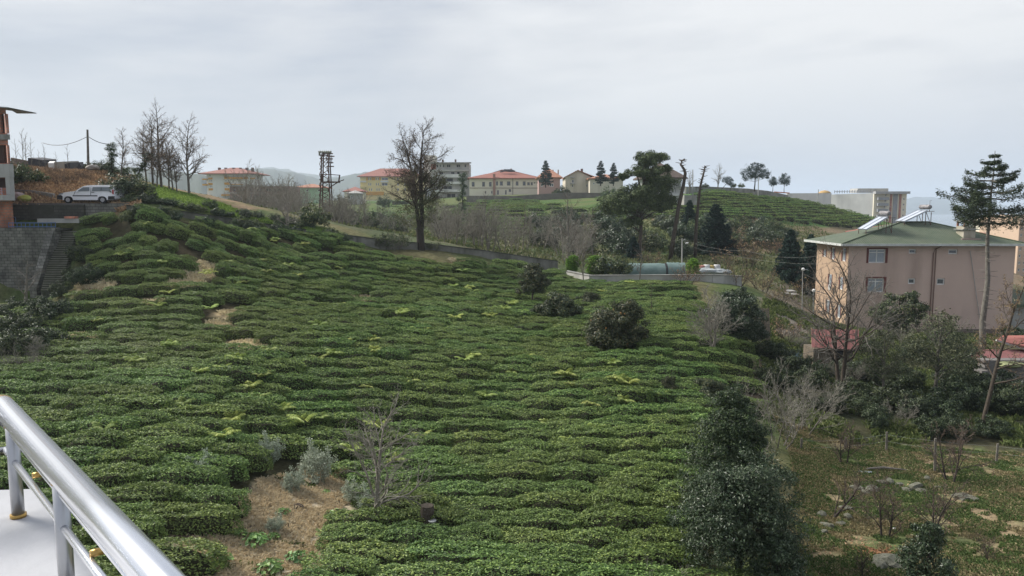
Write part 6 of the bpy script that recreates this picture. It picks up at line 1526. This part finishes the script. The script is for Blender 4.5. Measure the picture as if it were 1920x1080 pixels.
# utility pole and its wires
up = thing('utility_pole', 'plain grey utility pole on the knoll above the van', 'pole', at(165, 318, 72)); q = at(164, 243, 72) - up.location
MB().tube([(0, 0, -1), q], [.13, .09], 8).build('pole', BARKG, up)
def cable(pts, label, r=.025, m=None, name='power_cable', sag=.0):
    P = []
    for (a, b) in zip(pts[:-1], pts[1:]):
        for k in range(8): f = k / 8; s = a.lerp(b, f); s = s - Vector((0, 0, sag * 4 * f * (1 - f))); P.append(s)
    P.append(pts[-1]); tag(MB().tube(P, r, 4).build(name, m or CABLE), label, 'cable')
CABLE = M('dark_cable', (.06,.06,.065), .7)
cable([at(164, 256, 72), at(80, 268, 90)], 'thin cable running left from the utility pole', .03, sag=.5)
cable([at(164, 255, 72), at(205, 270, 75)], 'thin cable running right from the utility pole to the ivy clad trunk', .03, sag=.2)
# shacks on the knoll
shk = thing('shack', 'ramshackle dark tarpaulin shack on top of the knoll', 'shed', at(52, 314, 76)); K0 = shk.location.copy(); K0 = Vector((K0.x, K0.y, K0.z))
TARP = M('black_tarpaulin', (.035,.035,.04), .5, (.06,.06,.065), 2, .6); 
def kb(name, u0, v0, u1, v1, m, d=2.4, y=0, t0=0): a = at(u0, v1, 76) - K0; c = at(u1, v0, 76) - K0; return MB().add([(a.x,y,a.z-.6),(c.x,y,a.z-.6),(c.x,y,c.z),(a.x,y,c.z-t0),(a.x,y+d,a.z-.6),(c.x,y+d,a.z-.6),(c.x,y+d,c.z+.2),(a.x,y+d,c.z+.2-t0)], [(0,1,2,3),(1,5,6,2),(4,7,6,5),(0,3,7,4),(3,2,6,7)]).build(name, m, shk)
kb('wall', 52, 304, 98, 314, WOODM, t0=.3); kb('tarpaulin', 54, 300, 80, 306, TARP, y=-.1, t0=-.2); kb('tarpaulin', 76, 305, 88, 313, TARP, y=-.2); kb('tarpaulin', 100, 305, 132, 315, TARP, y=-.1, t0=.5)
kb('white_sheet', 94, 306, 104, 312, FRAMEW, .3, -.3); kb('roof_sheet', 98, 303, 122, 306, M('pale_board', (.42,.39,.33), .9), 2.6, -.2, .1)
wall_line('shed_wall', [(22,295.5,77),(56,302,77)], 1.2, 'low brown wall left of the dark tarpaulin shack', M('brown_block_wall', (.22,.17,.14), .9, (.16,.12,.10), 1), .3)
MB_ = MB(); a = at(148, 315, 74); MB_.prism([(-.45, -.3), (.45, -.3), (.05, .45)], 0, 1.2); o = MB_.build('hut', TARP, None, loc=a); tag(o, 'small dark triangular hut beside the utility pole', 'hut')
MB_ = MB(); V_, F_ = ico(.7, .4, .3, at(174, 314, 72), 2, .5, 4); MB_.add(V_, [tuple(f) for f in F_]); tag(MB_.build('rubble_heap', M('pale_rubble', (.42,.39,.35), .9, (.28,.26,.23), 4, .6)), 'pale rubble heap right of the utility pole', 'rubble')

# ------------------------------------------------------------------ the long wall and the white garden wall
LWALL = [(237,385.5,57.6),(290,391,58.4),(345,397,59.4),(430,410,61.2),(545,427,64.2),(647,441,67.2),(735,452,69.6),(800,457,71.4),(900,469,73.6),(1045,490,76.2)]
wall_line('long_wall', LWALL, 1.35, 'long low grey concrete wall running down behind the tea', M('stained_old_concrete', (.24,.235,.215), .95, (.12,.12,.10), .9, .5, dirt=((.06,.062,.05), .9, .85)), .25, coping=CONCD)
gw = wall_line('low_garden_wall', [(1043,505,77),(1072,510,73.8),(1107,517,70.6),(1220,516.4,70.4),(1335,515.5,70.4),(1390,518,71.2)], 1.1, 'low white plastered garden wall at the far edge of the tea', M('stained_white_plaster', (.46,.455,.43), .9, (.36,.355,.33), .8, .2, dirt=((.22,.22,.2), .7, .7)), .25, coping=CONC)
tag(MB().add([at(1100,540,68), at(1106,534,68), at(1115,539.5,68), at(1108,541,67.8)], [(0,1,2,3)]).build('white_sheet', FRAMEW), 'scrap of white sheet lying before the low garden wall', 'sheet')
# netting tunnel
NET = M('green_shade_netting', (.10,.16,.15), .7, (.15,.21,.20), 1.5, .2, spec=.4)
tn = thing('netting_tunnel', 'long green shade netting tunnel behind the low white wall', 'tunnel', at(1130, 515, 73.5)); N0 = tn.location.copy()
def tunnel(u0, u1, v0, m, r=1.15):
    a = at(u0, 515, 73.5) - N0; b = at(u1, 515, 73.5) - N0; n = 10; V = []; zt = at(u0, v0, 73.5).z - N0.z
    for x in np.linspace(a.x, b.x, 14):
        for k in range(n + 1): t = math.pi * k / n; V.append((x, 1.0 - math.cos(t) * 1.2, -.6 + (zt + .6 + rg.normal(0, .025)) * math.sin(t) ** .6))
    Fc = [(i*(n+1)+k, i*(n+1)+k+1, (i+1)*(n+1)+k+1, (i+1)*(n+1)+k) for i in range(13) for k in range(n)]
    return MB().add(V, Fc)
tunnel(1130, 1248.5, 495, NET).build('netting', NET, tn, True); tunnel(1252.5, 1287, 494, NET).build('netting', NET, tn, True); tunnel(1248, 1253, 495.5, DARK).build('gap_strip', BLK, tn, True)
# stuff stored right of the thuja
for i, (u, v, r, c, lab) in enumerate([(1316, 503, .33, (.45,.2,.16), 'reddish barrel right of the rightmost thuja'), (1325, 502, .34, (.62,.62,.6), 'white barrel between the reddish and the ochre one'), (1334, 503, .3, (.45,.34,.13), 'ochre barrel beside the white ones'), (1344, 502, .34, (.62,.62,.62), 'white barrel at the right of the row')]):
    p = at(u, v, 74.5); z0 = gz(p.x, p.y); tag(MB().tube([(p.x, p.y, z0), (p.x, p.y, z0 + .1), (p.x, p.y, p.z + .2), (p.x, p.y, p.z + .3)], [r*.9, r, r, r*.85], 10).build('barrel', M('barrel_%s' % 'abcd'[i], c, .5), None, True), lab, 'barrel')
for i, (u, v, sx2) in enumerate([(1322, 508.5, 1.3), (1345, 510, 1.0), (1358, 511, .7)]):
    V_, F_ = ico(sx2, .5, .3, at(u, v, 72.8), 2, .6, i); tag(MB().add(V_, [tuple(f) for f in F_]).build('plastic_sheet', M('wrinkled_white_plastic', (.52,.55,.56), .4, (.3,.34,.34), 6, .8)), ['wrinkled white plastic heap below the barrels', 'middle heap of wrinkled plastic by the garden wall', 'rightmost small heap of wrinkled plastic by the garden wall'][i], 'plastic sheet')
# street lamp in the valley, wires
def lamp(u0, v0, v1, D, arm, label, r=.1, head='arm'):
    p = at(u0, v0, D); z0 = gz(p.x, p.y); e = thing('street_lamp', label, 'street lamp', (p.x, p.y, min(z0, p.z))); q = at(u0, v1, D) - e.location
    MB().tube([(0, 0, -.3), q], [r, r * .65], 8).build('pole', CONCL, e)
    if head == 'arm':
        a = at(u0 + arm[0], v1 + arm[1], D) - e.location; b = at(u0 + arm[0] + 6, v1 + arm[1] - 2.2, D) - e.location
        MB().tube([q - Vector((0, 0, .35)), q + Vector((.3, 0, -.05)), a], .03, 5).build('arm', STEEL, e); MB().tube([a, a.lerp(b, .5), b], [.05, .12, .06], 8).build('lamp_head', FRAMEW, e, True)
    else:
        V_, F_ = ico(.17, .17, .17, q + Vector((.05, 0, 0)), 2); MB().add(V_, [tuple(f) for f in F_]).build('lamp_head', FRAMEW, e, True); MB().tube([q, q + Vector((.5, 0, -.05))], .03, 5).build('arm', STEEL, e)
    return e
lamp(1279, 490, 447, 88, (6, 10), 'concrete street lamp behind the garden, its head reaching right')
lamp(1505, 560, 505, 74, (0, 0), 'slim lamp with a white globe left of the house', .05, 'globe')
lamp(1525, 600, 545, 70, (0, 0), 'short dark post with a small lamp at the left corner of the house', .05, 'globe')
cable([at(1281, 452, 88), at(1345, 472, 84), at(1535, 495, 74)], 'cable sagging from the street lamp to the house', .008, CONC, sag=.35)
cable([at(1279, 448, 88), at(1230, 440, 98), at(1150, 432, 120)], 'cable running up the slope left of the street lamp', .008, CONC, sag=.5)
cable([at(1281, 448, 88), at(1400, 470, 82), at(1535, 480, 74)], 'upper cable from the street lamp to the house', .008, CONC, sag=.4)
for i, (u, v0, v1, D, lab) in enumerate([(1299, 355, 318, 160, 'thin pole on the skyline right of the villa'), (1422, 367, 332, 172, 'pale pole in front of the spreading pine on the retaining wall'), (1531, 385, 355, 210, 'thin leaning pole before the pale blank wall')]):
    p = at(u, v0, D); e = thing('utility_pole', lab, 'pole', p); MB().tube([(0, 0, -1.5), at(u + (4 if i == 2 else 0), v1, D) - p], [.13, .09], 6).build('pole', CONCL, e)

# ------------------------------------------------------------------ the lattice mast
DM = 104.0
mt = thing('lattice_mast', 'rusty steel lattice power mast with a side platform', 'power mast', at(611, 438, DM)); M0 = mt.location.copy()
def mp_(u, v, y=0): q = at(u, v, DM) - M0; return Vector((q.x, y, q.z))
zt_ = mp_(611, 288).z; zb_ = -2.5; cxm = mp_(611, 288).x
def wid(z): return .42 + (1.0 - .42) * max(0, (zt_ - z) / (zt_ - zb_)) * .85
cn = [(-1, -1), (1, -1), (1, 1), (-1, 1)]
for a, b in cn: MB().bar((a * wid(zb_), b * wid(zb_), zb_), (cxm + a * wid(zt_), b * wid(zt_), zt_), .14).build('leg', RUST, mt)
m = MB(); zs = np.linspace(zb_, zt_, 20)
for i in range(19):
    z0, z1 = zs[i], zs[i + 1]; w0, w1 = wid(z0), wid(z1)
    for k in range(4):
        a, b = cn[k]; c, d = cn[(k + 1) % 4]
        if i % 2: a, b, c, d = c, d, a, b
        m.bar((a * w0, b * w0, z0), (c * w1, d * w1, z1), .07)
        if i % 3 == 0: m.bar((a * w0, b * w0, z0), (c * w0, d * w0, z0), .07)
lb_ = m.build('lattice', RUST, mt); lb_['kind'] = 'stuff'
for v, ua, ub_ in ((291, 598, 615), (293, 612, 627), (298, 614, 624), (305, 612, 625), (312, 612, 626)):
    m = MB(); m.bar(mp_(ua, v), mp_(ub_, v), .12, .14); m.build('cross_arm', RUST, mt)
m = MB(); m.bar(mp_(622, 291), mp_(622, 307), .08); m.bar(mp_(604, 288), mp_(624, 288), .14); m.build('cross_arm', RUST, mt)
INS = M('glass_insulator', (.38,.40,.34), .3)
for u in (600, 604.5, 608, 612, 616, 619.5): MB().tube([mp_(u, 287.5), mp_(u, 286), mp_(u, 284), mp_(u, 282.5)], [.08, .16, .2, .07], 8).build('insulator', INS, mt, True)
MB().tube([mp_(599, 292), mp_(597.5, 283)], [.1, .07], 6).build('insulator', INS, mt)
m = MB(); m.bar(mp_(604, 341.5, -.5), mp_(636, 341.5, -.5), .16); m.bar(mp_(604, 341.5, .6), mp_(636, 341.5, .6), .16); m.bar(mp_(615, 327), mp_(637.5, 328.5), .1); m.bar(mp_(637, 328), mp_(635, 341.5), .16); m.bar(mp_(616, 353), mp_(633, 342), .12); m.bar(mp_(634, 341), mp_(645, 337), .1); m.bar(mp_(604, 328), mp_(604, 342), .12); m.bar(mp_(617, 328), mp_(617, 342), .12)
m.box(mp_(604, 342.2, -.6), mp_(636, 341.6, .7)); m.build('platform', RUST, mt)
MB().box(mp_(612, 381, -1.05), mp_(615.5, 375, -.95)).build('sign_plate', M('pale_yellow_plate', (.55,.52,.35), .7), mt)

# ------------------------------------------------------------------ shed, low roofs, wood pile on the right
SHEDR = M('dull_red_sheet', (.27,.10,.095), .8, (.20,.095,.088), 1.2, dirt=((.33,.2,.18), 1.0, .4))
Ds = 52.0
sd_ = thing('shed', 'small shed with a corrugated red roof below the house', 'shed', at(1525, 665, Ds)); Z0 = sd_.location.copy()
m = MB(); a = at(1522, 652, Ds) - Z0; b = at(1610, 657, Ds) - Z0; c = at(1611, 619, Ds + 2.2) - Z0; d = at(1521, 618, Ds + 2.2) - Z0; n = 74
V = []
for k in range(n + 1):
    f = k / n; o_ = .05 * (k % 2) ; p = a.lerp(b, f); q = d.lerp(c, f); V += [p + Vector((0, 0, o_)), q + Vector((0, 0, o_))]
m.add(V, [(2*k, 2*k+2, 2*k+3, 2*k+1) for k in range(n)]); m.build('roof', SHEDR, sd_)
MB().box((a.x + .2, .15, -1.6), (b.x - .3, 2.0, a.z - .12)).build('wall', WOODM, sd_); MB().box((a.x + 1.6, .08, -1.2), (a.x + 2.5, .148, a.z - .25)).build('door', DARK, sd_)
for i, (p0_, p1_) in enumerate([((1547, 632), (1600, 640)), ((1560, 636), (1604, 643))]):
    a2 = at(*p0_, Ds + 1.3); b2 = at(*p1_, Ds + .9); tag(MB().bar(a2 + Vector((0, 0, .12)), b2 + Vector((0, 0, .12)), .07).build('pole_stick', BARKP), ['upper pale stick lying on the red shed roof', 'lower pale stick lying on the red shed roof'][i], 'stick')
Dr = 50.0
rr2 = thing('outbuilding', 'low outbuilding with two weathered red roofs at the right edge', 'outbuilding', at(1830, 700, Dr)); Y0 = rr2.location.copy()
def rp(u, v, d): return at(u, v, Dr + d) - Y0
m = MB(); q = [rp(1820, 672, 0), rp(1990, 694, 0), rp(1990, 655, 5), rp(1826, 655, 2.0)]; m.add(q + [p - Vector((0, 0, .1)) for p in q], [(0,1,2,3),(0,4,5,1),(3,7,4,0)]); m.build('roof', SHEDR, rr2)
m = MB(); q = [rp(1868, 637, 3.2), rp(1990, 664, 3.2), rp(1990, 628, 8), rp(1880, 629, 8)]; m.add(q + [p - Vector((0, 0, .12)) for p in q], [(0,1,2,3),(0,4,5,1),(3,7,4,0)]); m.build('roof', M('weathered_orange_red_sheet', (.36,.13,.10), .8, (.28,.10,.085), 1), rr2)
MB().bar(rp(1868, 638, 3.15), rp(1990, 676, 3.1), .2, .12).build('fascia', CONCL, rr2)
MB().box(rp(1835, 745, .6), rp(1985, 672, 5)).build('wall', CONCD, rr2)
# pile of weathered grey boards leaning in front, each board its own piece
bp = thing('board_pile', 'long stack of weathered grey boards under the red roof at the right edge', 'board pile', at(1840, 735, 47.5)); P0 = bp.location.copy(); rgb = np.random.default_rng(4)
GREYW = M('silver_grey_board', (.21,.20,.19), .9, (.13,.12,.115), 2.5, .5, stretch=(.3, 4, 4))
for k in range(12):
    v = 735 - k * 5.0; a = at(1838 + rgb.uniform(0, 16), v, 47.4 + k * .06) - P0; MB().box((a.x, a.y, a.z), (a.x + 5.5, a.y + .8, a.z + .15)).build('board', GREYW, bp)
V_, F_ = ico(1.5, .6, .42, at(1880, 757, 45.8), 3, .7, 6); tag(MB().add(V_, [tuple(f) for f in F_]).build('tarpaulin', M('dirty_white_tarpaulin', (.42,.42,.40), .6, (.25,.25,.23), 3, .9)), 'crumpled dirty white tarpaulin before the board stack', 'tarpaulin')
V_, F_ = ico(.9, .4, .2, at(1893, 683, 48.0), 3, .8, 8); tag(MB().add(V_, [tuple(f) for f in F_]).build('moss_heap', M('yellow_green_moss', (.32,.34,.18), .9, (.2,.22,.11), 4, .7)), 'yellowish plastic heap on top of the board stack', 'heap')
# boards leaning by the path
for k in range(6):
    u = 1424 + k * 4; a = at(u, 622, 56); a.z = gz(a.x, a.y); b = at(u - 9 + k, 578, 57); tag(MB().bar(a, b, .16, .05).build('plank', WOODM), 'weathered plank leaning in the row beside the narrow path', 'plank', 'planks leaning by the path')
for i, (u, v, s) in enumerate([(1478, 547, .9), (1486, 552, .7), (1470, 551, .6)]):
    p = hit(u, v); V_, F_ = ico(s, .5, .16, p, 2, .5, i); tag(MB().add(V_, [tuple(f) for f in F_]).build('slab_stone', CONCL), ['largest pale slab lying in the yard left of the house', 'right pale slab in the yard left of the house', 'left small pale slab in the yard left of the house'][i], 'stone slab')
# blue grey agave
ag = thing('agave', 'blue grey agave like plant left of the red roofed shed', 'plant', foot(1500, 48)); V = []; Fq = []
for k in range(40):
    a = rgb.uniform(0, 6.28); el = rgb.uniform(.3, 1.3); L = rgb.uniform(.6, .95); d = Vector((math.cos(a) * math.cos(el), math.sin(a) * math.cos(el), math.sin(el))); s = Vector((-math.sin(a), math.cos(a), 0)) * .05; b = len(V); V += [-s, s, d * L * .6 + s * .8, d * L, d * L * .6 - s * .8]; Fq.append((b, b+1, b+2, b+3, b+4))
V = [v + Vector((0, 0, .7)) for v in V]; MB().add(V, Fq).build('leaves', M('blue_grey_leaf', (.15,.22,.24), .5, (.2,.28,.3), 3), ag)

# ------------------------------------------------------------------ clearing: fence, stones, stump
fe = thing('wire_fence', 'wire fence on grey wooden posts along the back of the clearing', 'fence', hit(1662, 835)); F0 = fe.location.copy(); tops = []
for (u, vb, vt) in [(1502,842,822),(1585,843,820),(1662,846,810),(1753,885,822),(1868,868,832),(1960,880,840)]:
    p = hit(u, vb); q = at(u + (1 if u != 1868 else 3), vt, p.y); MB().tube([p - F0 - Vector((0, 0, .2)), q - F0], [.06, .05], 6).build('post', BARKG, fe); tops.append(q - F0)
m = MB()
for a, b in zip(tops[:-1], tops[1:]):
    for dz in (.12, .45): m.tube([a - Vector((0, 0, dz)), (a + b) / 2 - Vector((0, 0, dz + .03)), b - Vector((0, 0, dz))], .003, 3)
m.build('wire', STEEL, fe)
ROCK = M('lichen_grey_stone', (.25,.245,.20), .95, (.11,.12,.08), 5, .9)
RK = [(1606,918,.28),(1622,926,.2),(1634,922,.3),(1652,908,.22),(1668,905,.26),(1686,912,.16),(1700,922,.22),(1718,917,.32),(1728,922,.2),(1792,934,.22),(1806,936,.34),(1822,938,.26),(1540,966,.2),(1585,956,.26),(1590,972,.22),(1576,984,.18),(1550,990,.26),(1545,1000,.18),(1668,1056,.42),(1650,1064,.3),(1680,1066,.24),(1752,1004,.3),(1738,900,.18),(1758,915,.14)]
rks = [ico(1, .75, .5, (0, 0, 0), 2, .7, i) for i in range(5)]
rkm = [fast_mesh('stone', v, [f], ROCK) for v, f in rks]
RL = ['largest stone in front, lying beside the small bare bush', 'stone']
for i, (u, v, s) in enumerate(RK):
    p = hit(u, v); o = link_obj('stone', rkm[i % 5], None, p + Vector((0, 0, s * .15)), i * 1.9); o.scale = (s, s, s); tag(o, 'lichen covered grey field stone half sunk in the clearing', 'stone', 'stones scattered in the clearing')
p = hit(800, 1004); st2 = thing('tree_stump', 'dark tree stump standing among the tea bushes with a white dish', 'stump', p)
MB().tube([(0,0,-.1),(0,0,.3),(.03,0,.75),(.03,0,.95)], [.26,.22,.22,.20], 10).build('trunk', BARKB, st2); tag(MB().tube([p + Vector((.2,-.2,.5)), p + Vector((.2,-.2,.56))], [.1,.13], 12).build('dish', FRAMEW), 'small white dish on the side of the dark stump', 'dish')
V_, F_ = ico(.45, .18, .04, hit(1615, 886), 2, .6, 2); tag(MB().add(V_, [tuple(f) for f in F_]).build('plastic_scrap', M('pale_blue_plastic', (.45,.5,.55), .4)), 'scrap of pale plastic behind the leaning fruit tree', 'plastic scrap')
m = MB(); a = hit(1625, 885); b = hit(1700, 886); c = a.lerp(b, .45)
m.tube([a + Vector((0,0,.10)), c + Vector((.0,.12,.13)), b + Vector((0,0,.08))], [.03,.05,.02], 6); tag(m.build('fallen_branch', BARKP), 'pale fallen branch lying across the clearing', 'branch')
p = hit(1677, 996); V_, F_ = ico(.06, .05, .04, p + Vector((0,0,.06)), 2, .5, 2); tag(MB().add(V_, [tuple(f) for f in F_]).build('litter_scrap', FRAMEW), 'tiny white scrap right of the slim upright fruit tree', 'litter')
for i, (u, v, r) in enumerate([(552, 950, .3), (585, 910, .28), (345, 1010, .3), (655, 925, .3)]):
    p = hit(u, v); V_, F_ = ico(r, r * .6, .05, p + Vector((0, 0, .02)), 2, .6, i); tag(MB().add(V_, [tuple(f) for f in F_]).build('planting_pit', M('dark_soil', (.035,.026,.02), .95, (.06,.042,.03), 5, .8)), ['dark dug pit in the middle of the straw patch', 'dark earth around the tallest olive sapling', 'dark earth at the left end of the straw patch', 'dark earth at the right edge of the straw patch'][i], 'dug pit')

# ------------------------------------------------------------------ balcony parapet and steel railing
K = 1.25
ALU = M('brushed_aluminium', (.76,.78,.82), .26, (.70,.72,.77), .6, .0, metal=.9, stretch=(1, 1, 1), bscale=60)
ALUP = M('post_aluminium', (.50,.51,.53), .35, (.46,.47,.49), 1.5, .0, metal=.85)
BRASS = M('brass_collar', (.55,.36,.12), .35, (.42,.27,.09), 6, metal=.8)
rl_ = thing('balcony_railing', 'silver tubular balcony railing with brass collars at the lower left', 'railing', (0, 0, 0))
zr_ = CZ - .56 * K
def onz(u, v, z):
    r = ray(u, v); t = (z - CZ) / r[2]; return Vector((r[0] * t, r[1] * t, z))
A = onz(292, 1080, zr_); B = onz(4, 760, zr_); dr = (A - B).normalized(); A2 = A + dr * .9
R_ = .5 * 50 / F * B.y * 1.0 * .78
toe = Vector((-dr.y, dr.x, 0)); toe = toe if toe.x < 0 else -toe
MB().tube([B, A, A2], R_, 32).build('top_rail', ALU, rl_, True)
cor = B + Vector((-1.0, -.95, 0)) * .9
MB().tube([B, B + (cor - B).normalized() * 1.4], R_, 32).build('top_rail', ALU, rl_, True)
MB().tube([B - dr * .004, B + dr * .006], R_ * 1.03, 32).build('collar', BRASS, rl_)
zs_ = None
# post feet on the parapet
zp = CZ - .82 * K
pf = onz(30, 963, zp)
def railpt(u, v):
    """the point of the vertical plane through the rail that is seen at (u, v)"""
    r = ray(u, v); n = Vector((dr.y, -dr.x, 0)); o = Vector((0, 0, CZ)); rv = Vector(r); t = (B - o).dot(n) / rv.dot(n); return o + rv * t
p1 = railpt(28, 880); p2 = railpt(118, 980)
for p in (p1, p2, p2 + (p2 - p1), p2 + (p2 - p1) * 2):
    zb2 = railpt(30, 962).z
    po = MB().tube([(p.x, p.y, zb2), (p.x, p.y, zr_ - R_ * .6)], R_ * .56, 24).build('post', ALUP, rl_, True)
    MB().tube([(p.x, p.y, zb2), (p.x, p.y, zb2 + .012)], R_ * .70, 24).build('collar', BRASS, po, True); MB().tube([(p.x, p.y, zr_ - R_ * 1.12), (p.x, p.y, zr_ - R_ * .8)], R_ * .62, 24).build('collar', BRASS, po, True)
zb2 = railpt(30, 962).z
for (ua, va, ub2, vb2, rad) in ((33, 824, 243, 1080, .34), (38, 880, 190, 1080, .30)):
    a = railpt(ua, va); b = railpt(ub2, vb2); z = (a.z + b.z) / 2; z = a.z; e = a + dr * 2.2; a = B.copy(); a.z = z; e = Vector((e.x, e.y, z)); MB().tube([a, e], R_ * rad, 20).build('lower_rail', ALU, rl_, True)
    MB().tube([a, a + (cor - B).normalized() * 1.4], R_ * rad, 20).build('lower_rail', ALU, rl_, True)
for (u, v) in ((57, 893), (165, 1040)):
    p = railpt(u, v) ; n = Vector((dr.y, -dr.x, 0)); n = n if n.y > 0 else -n; MB().tube([p + n * .005, p + n * .035], R_ * .27, 12).build('stub', BRASS, rl_, True)
# parapet
PAR = M('pale_grey_parapet_paint', (.46,.47,.50), .5, (.38,.39,.41), 1.6, .1, spec=.3, dirt=((.30,.30,.31), 2.2, .5))
n_out = Vector((dr.y, -dr.x, 0)); n_out = n_out if n_out.y > 0 else -n_out
c0 = Vector((B.x, B.y, zb2)) - dr * .10 + n_out * .085; c1 = c0 + dr * 4.5; w2 = -n_out * .9; left = Vector((-2.6, -.25, 0))
m = MB(); q = [c0, c1, c1 + w2, c0 + left + w2, c0 + left]
q = [Vector((p.x, p.y, zb2)) for p in q]; lo = [p - Vector((0, 0, .22)) for p in q]; n = len(q)
m.add(q + lo, [tuple(range(n))[::-1], tuple(range(n, 2 * n))] + [(i, (i + 1) % n, (i + 1) % n + n, i + n) for i in range(n)])
pr = m.build('parapet', PAR); tag(pr, 'pale grey painted parapet slab under the railing', 'parapet')
lo2 = [p + (Vector((0, 0, -9.6))) for p in q]; ins_ = [p - Vector((0, 0, .225)) - n_out * .05 + dr * .05 for p in q]
m = MB(); m.add(ins_ + [p - Vector((0, 0, 9.4)) for p in ins_], [(i, (i + 1) % n, (i + 1) % n + n, i + n) for i in range(n)]); m.build('wall_below', CONCL, pr)
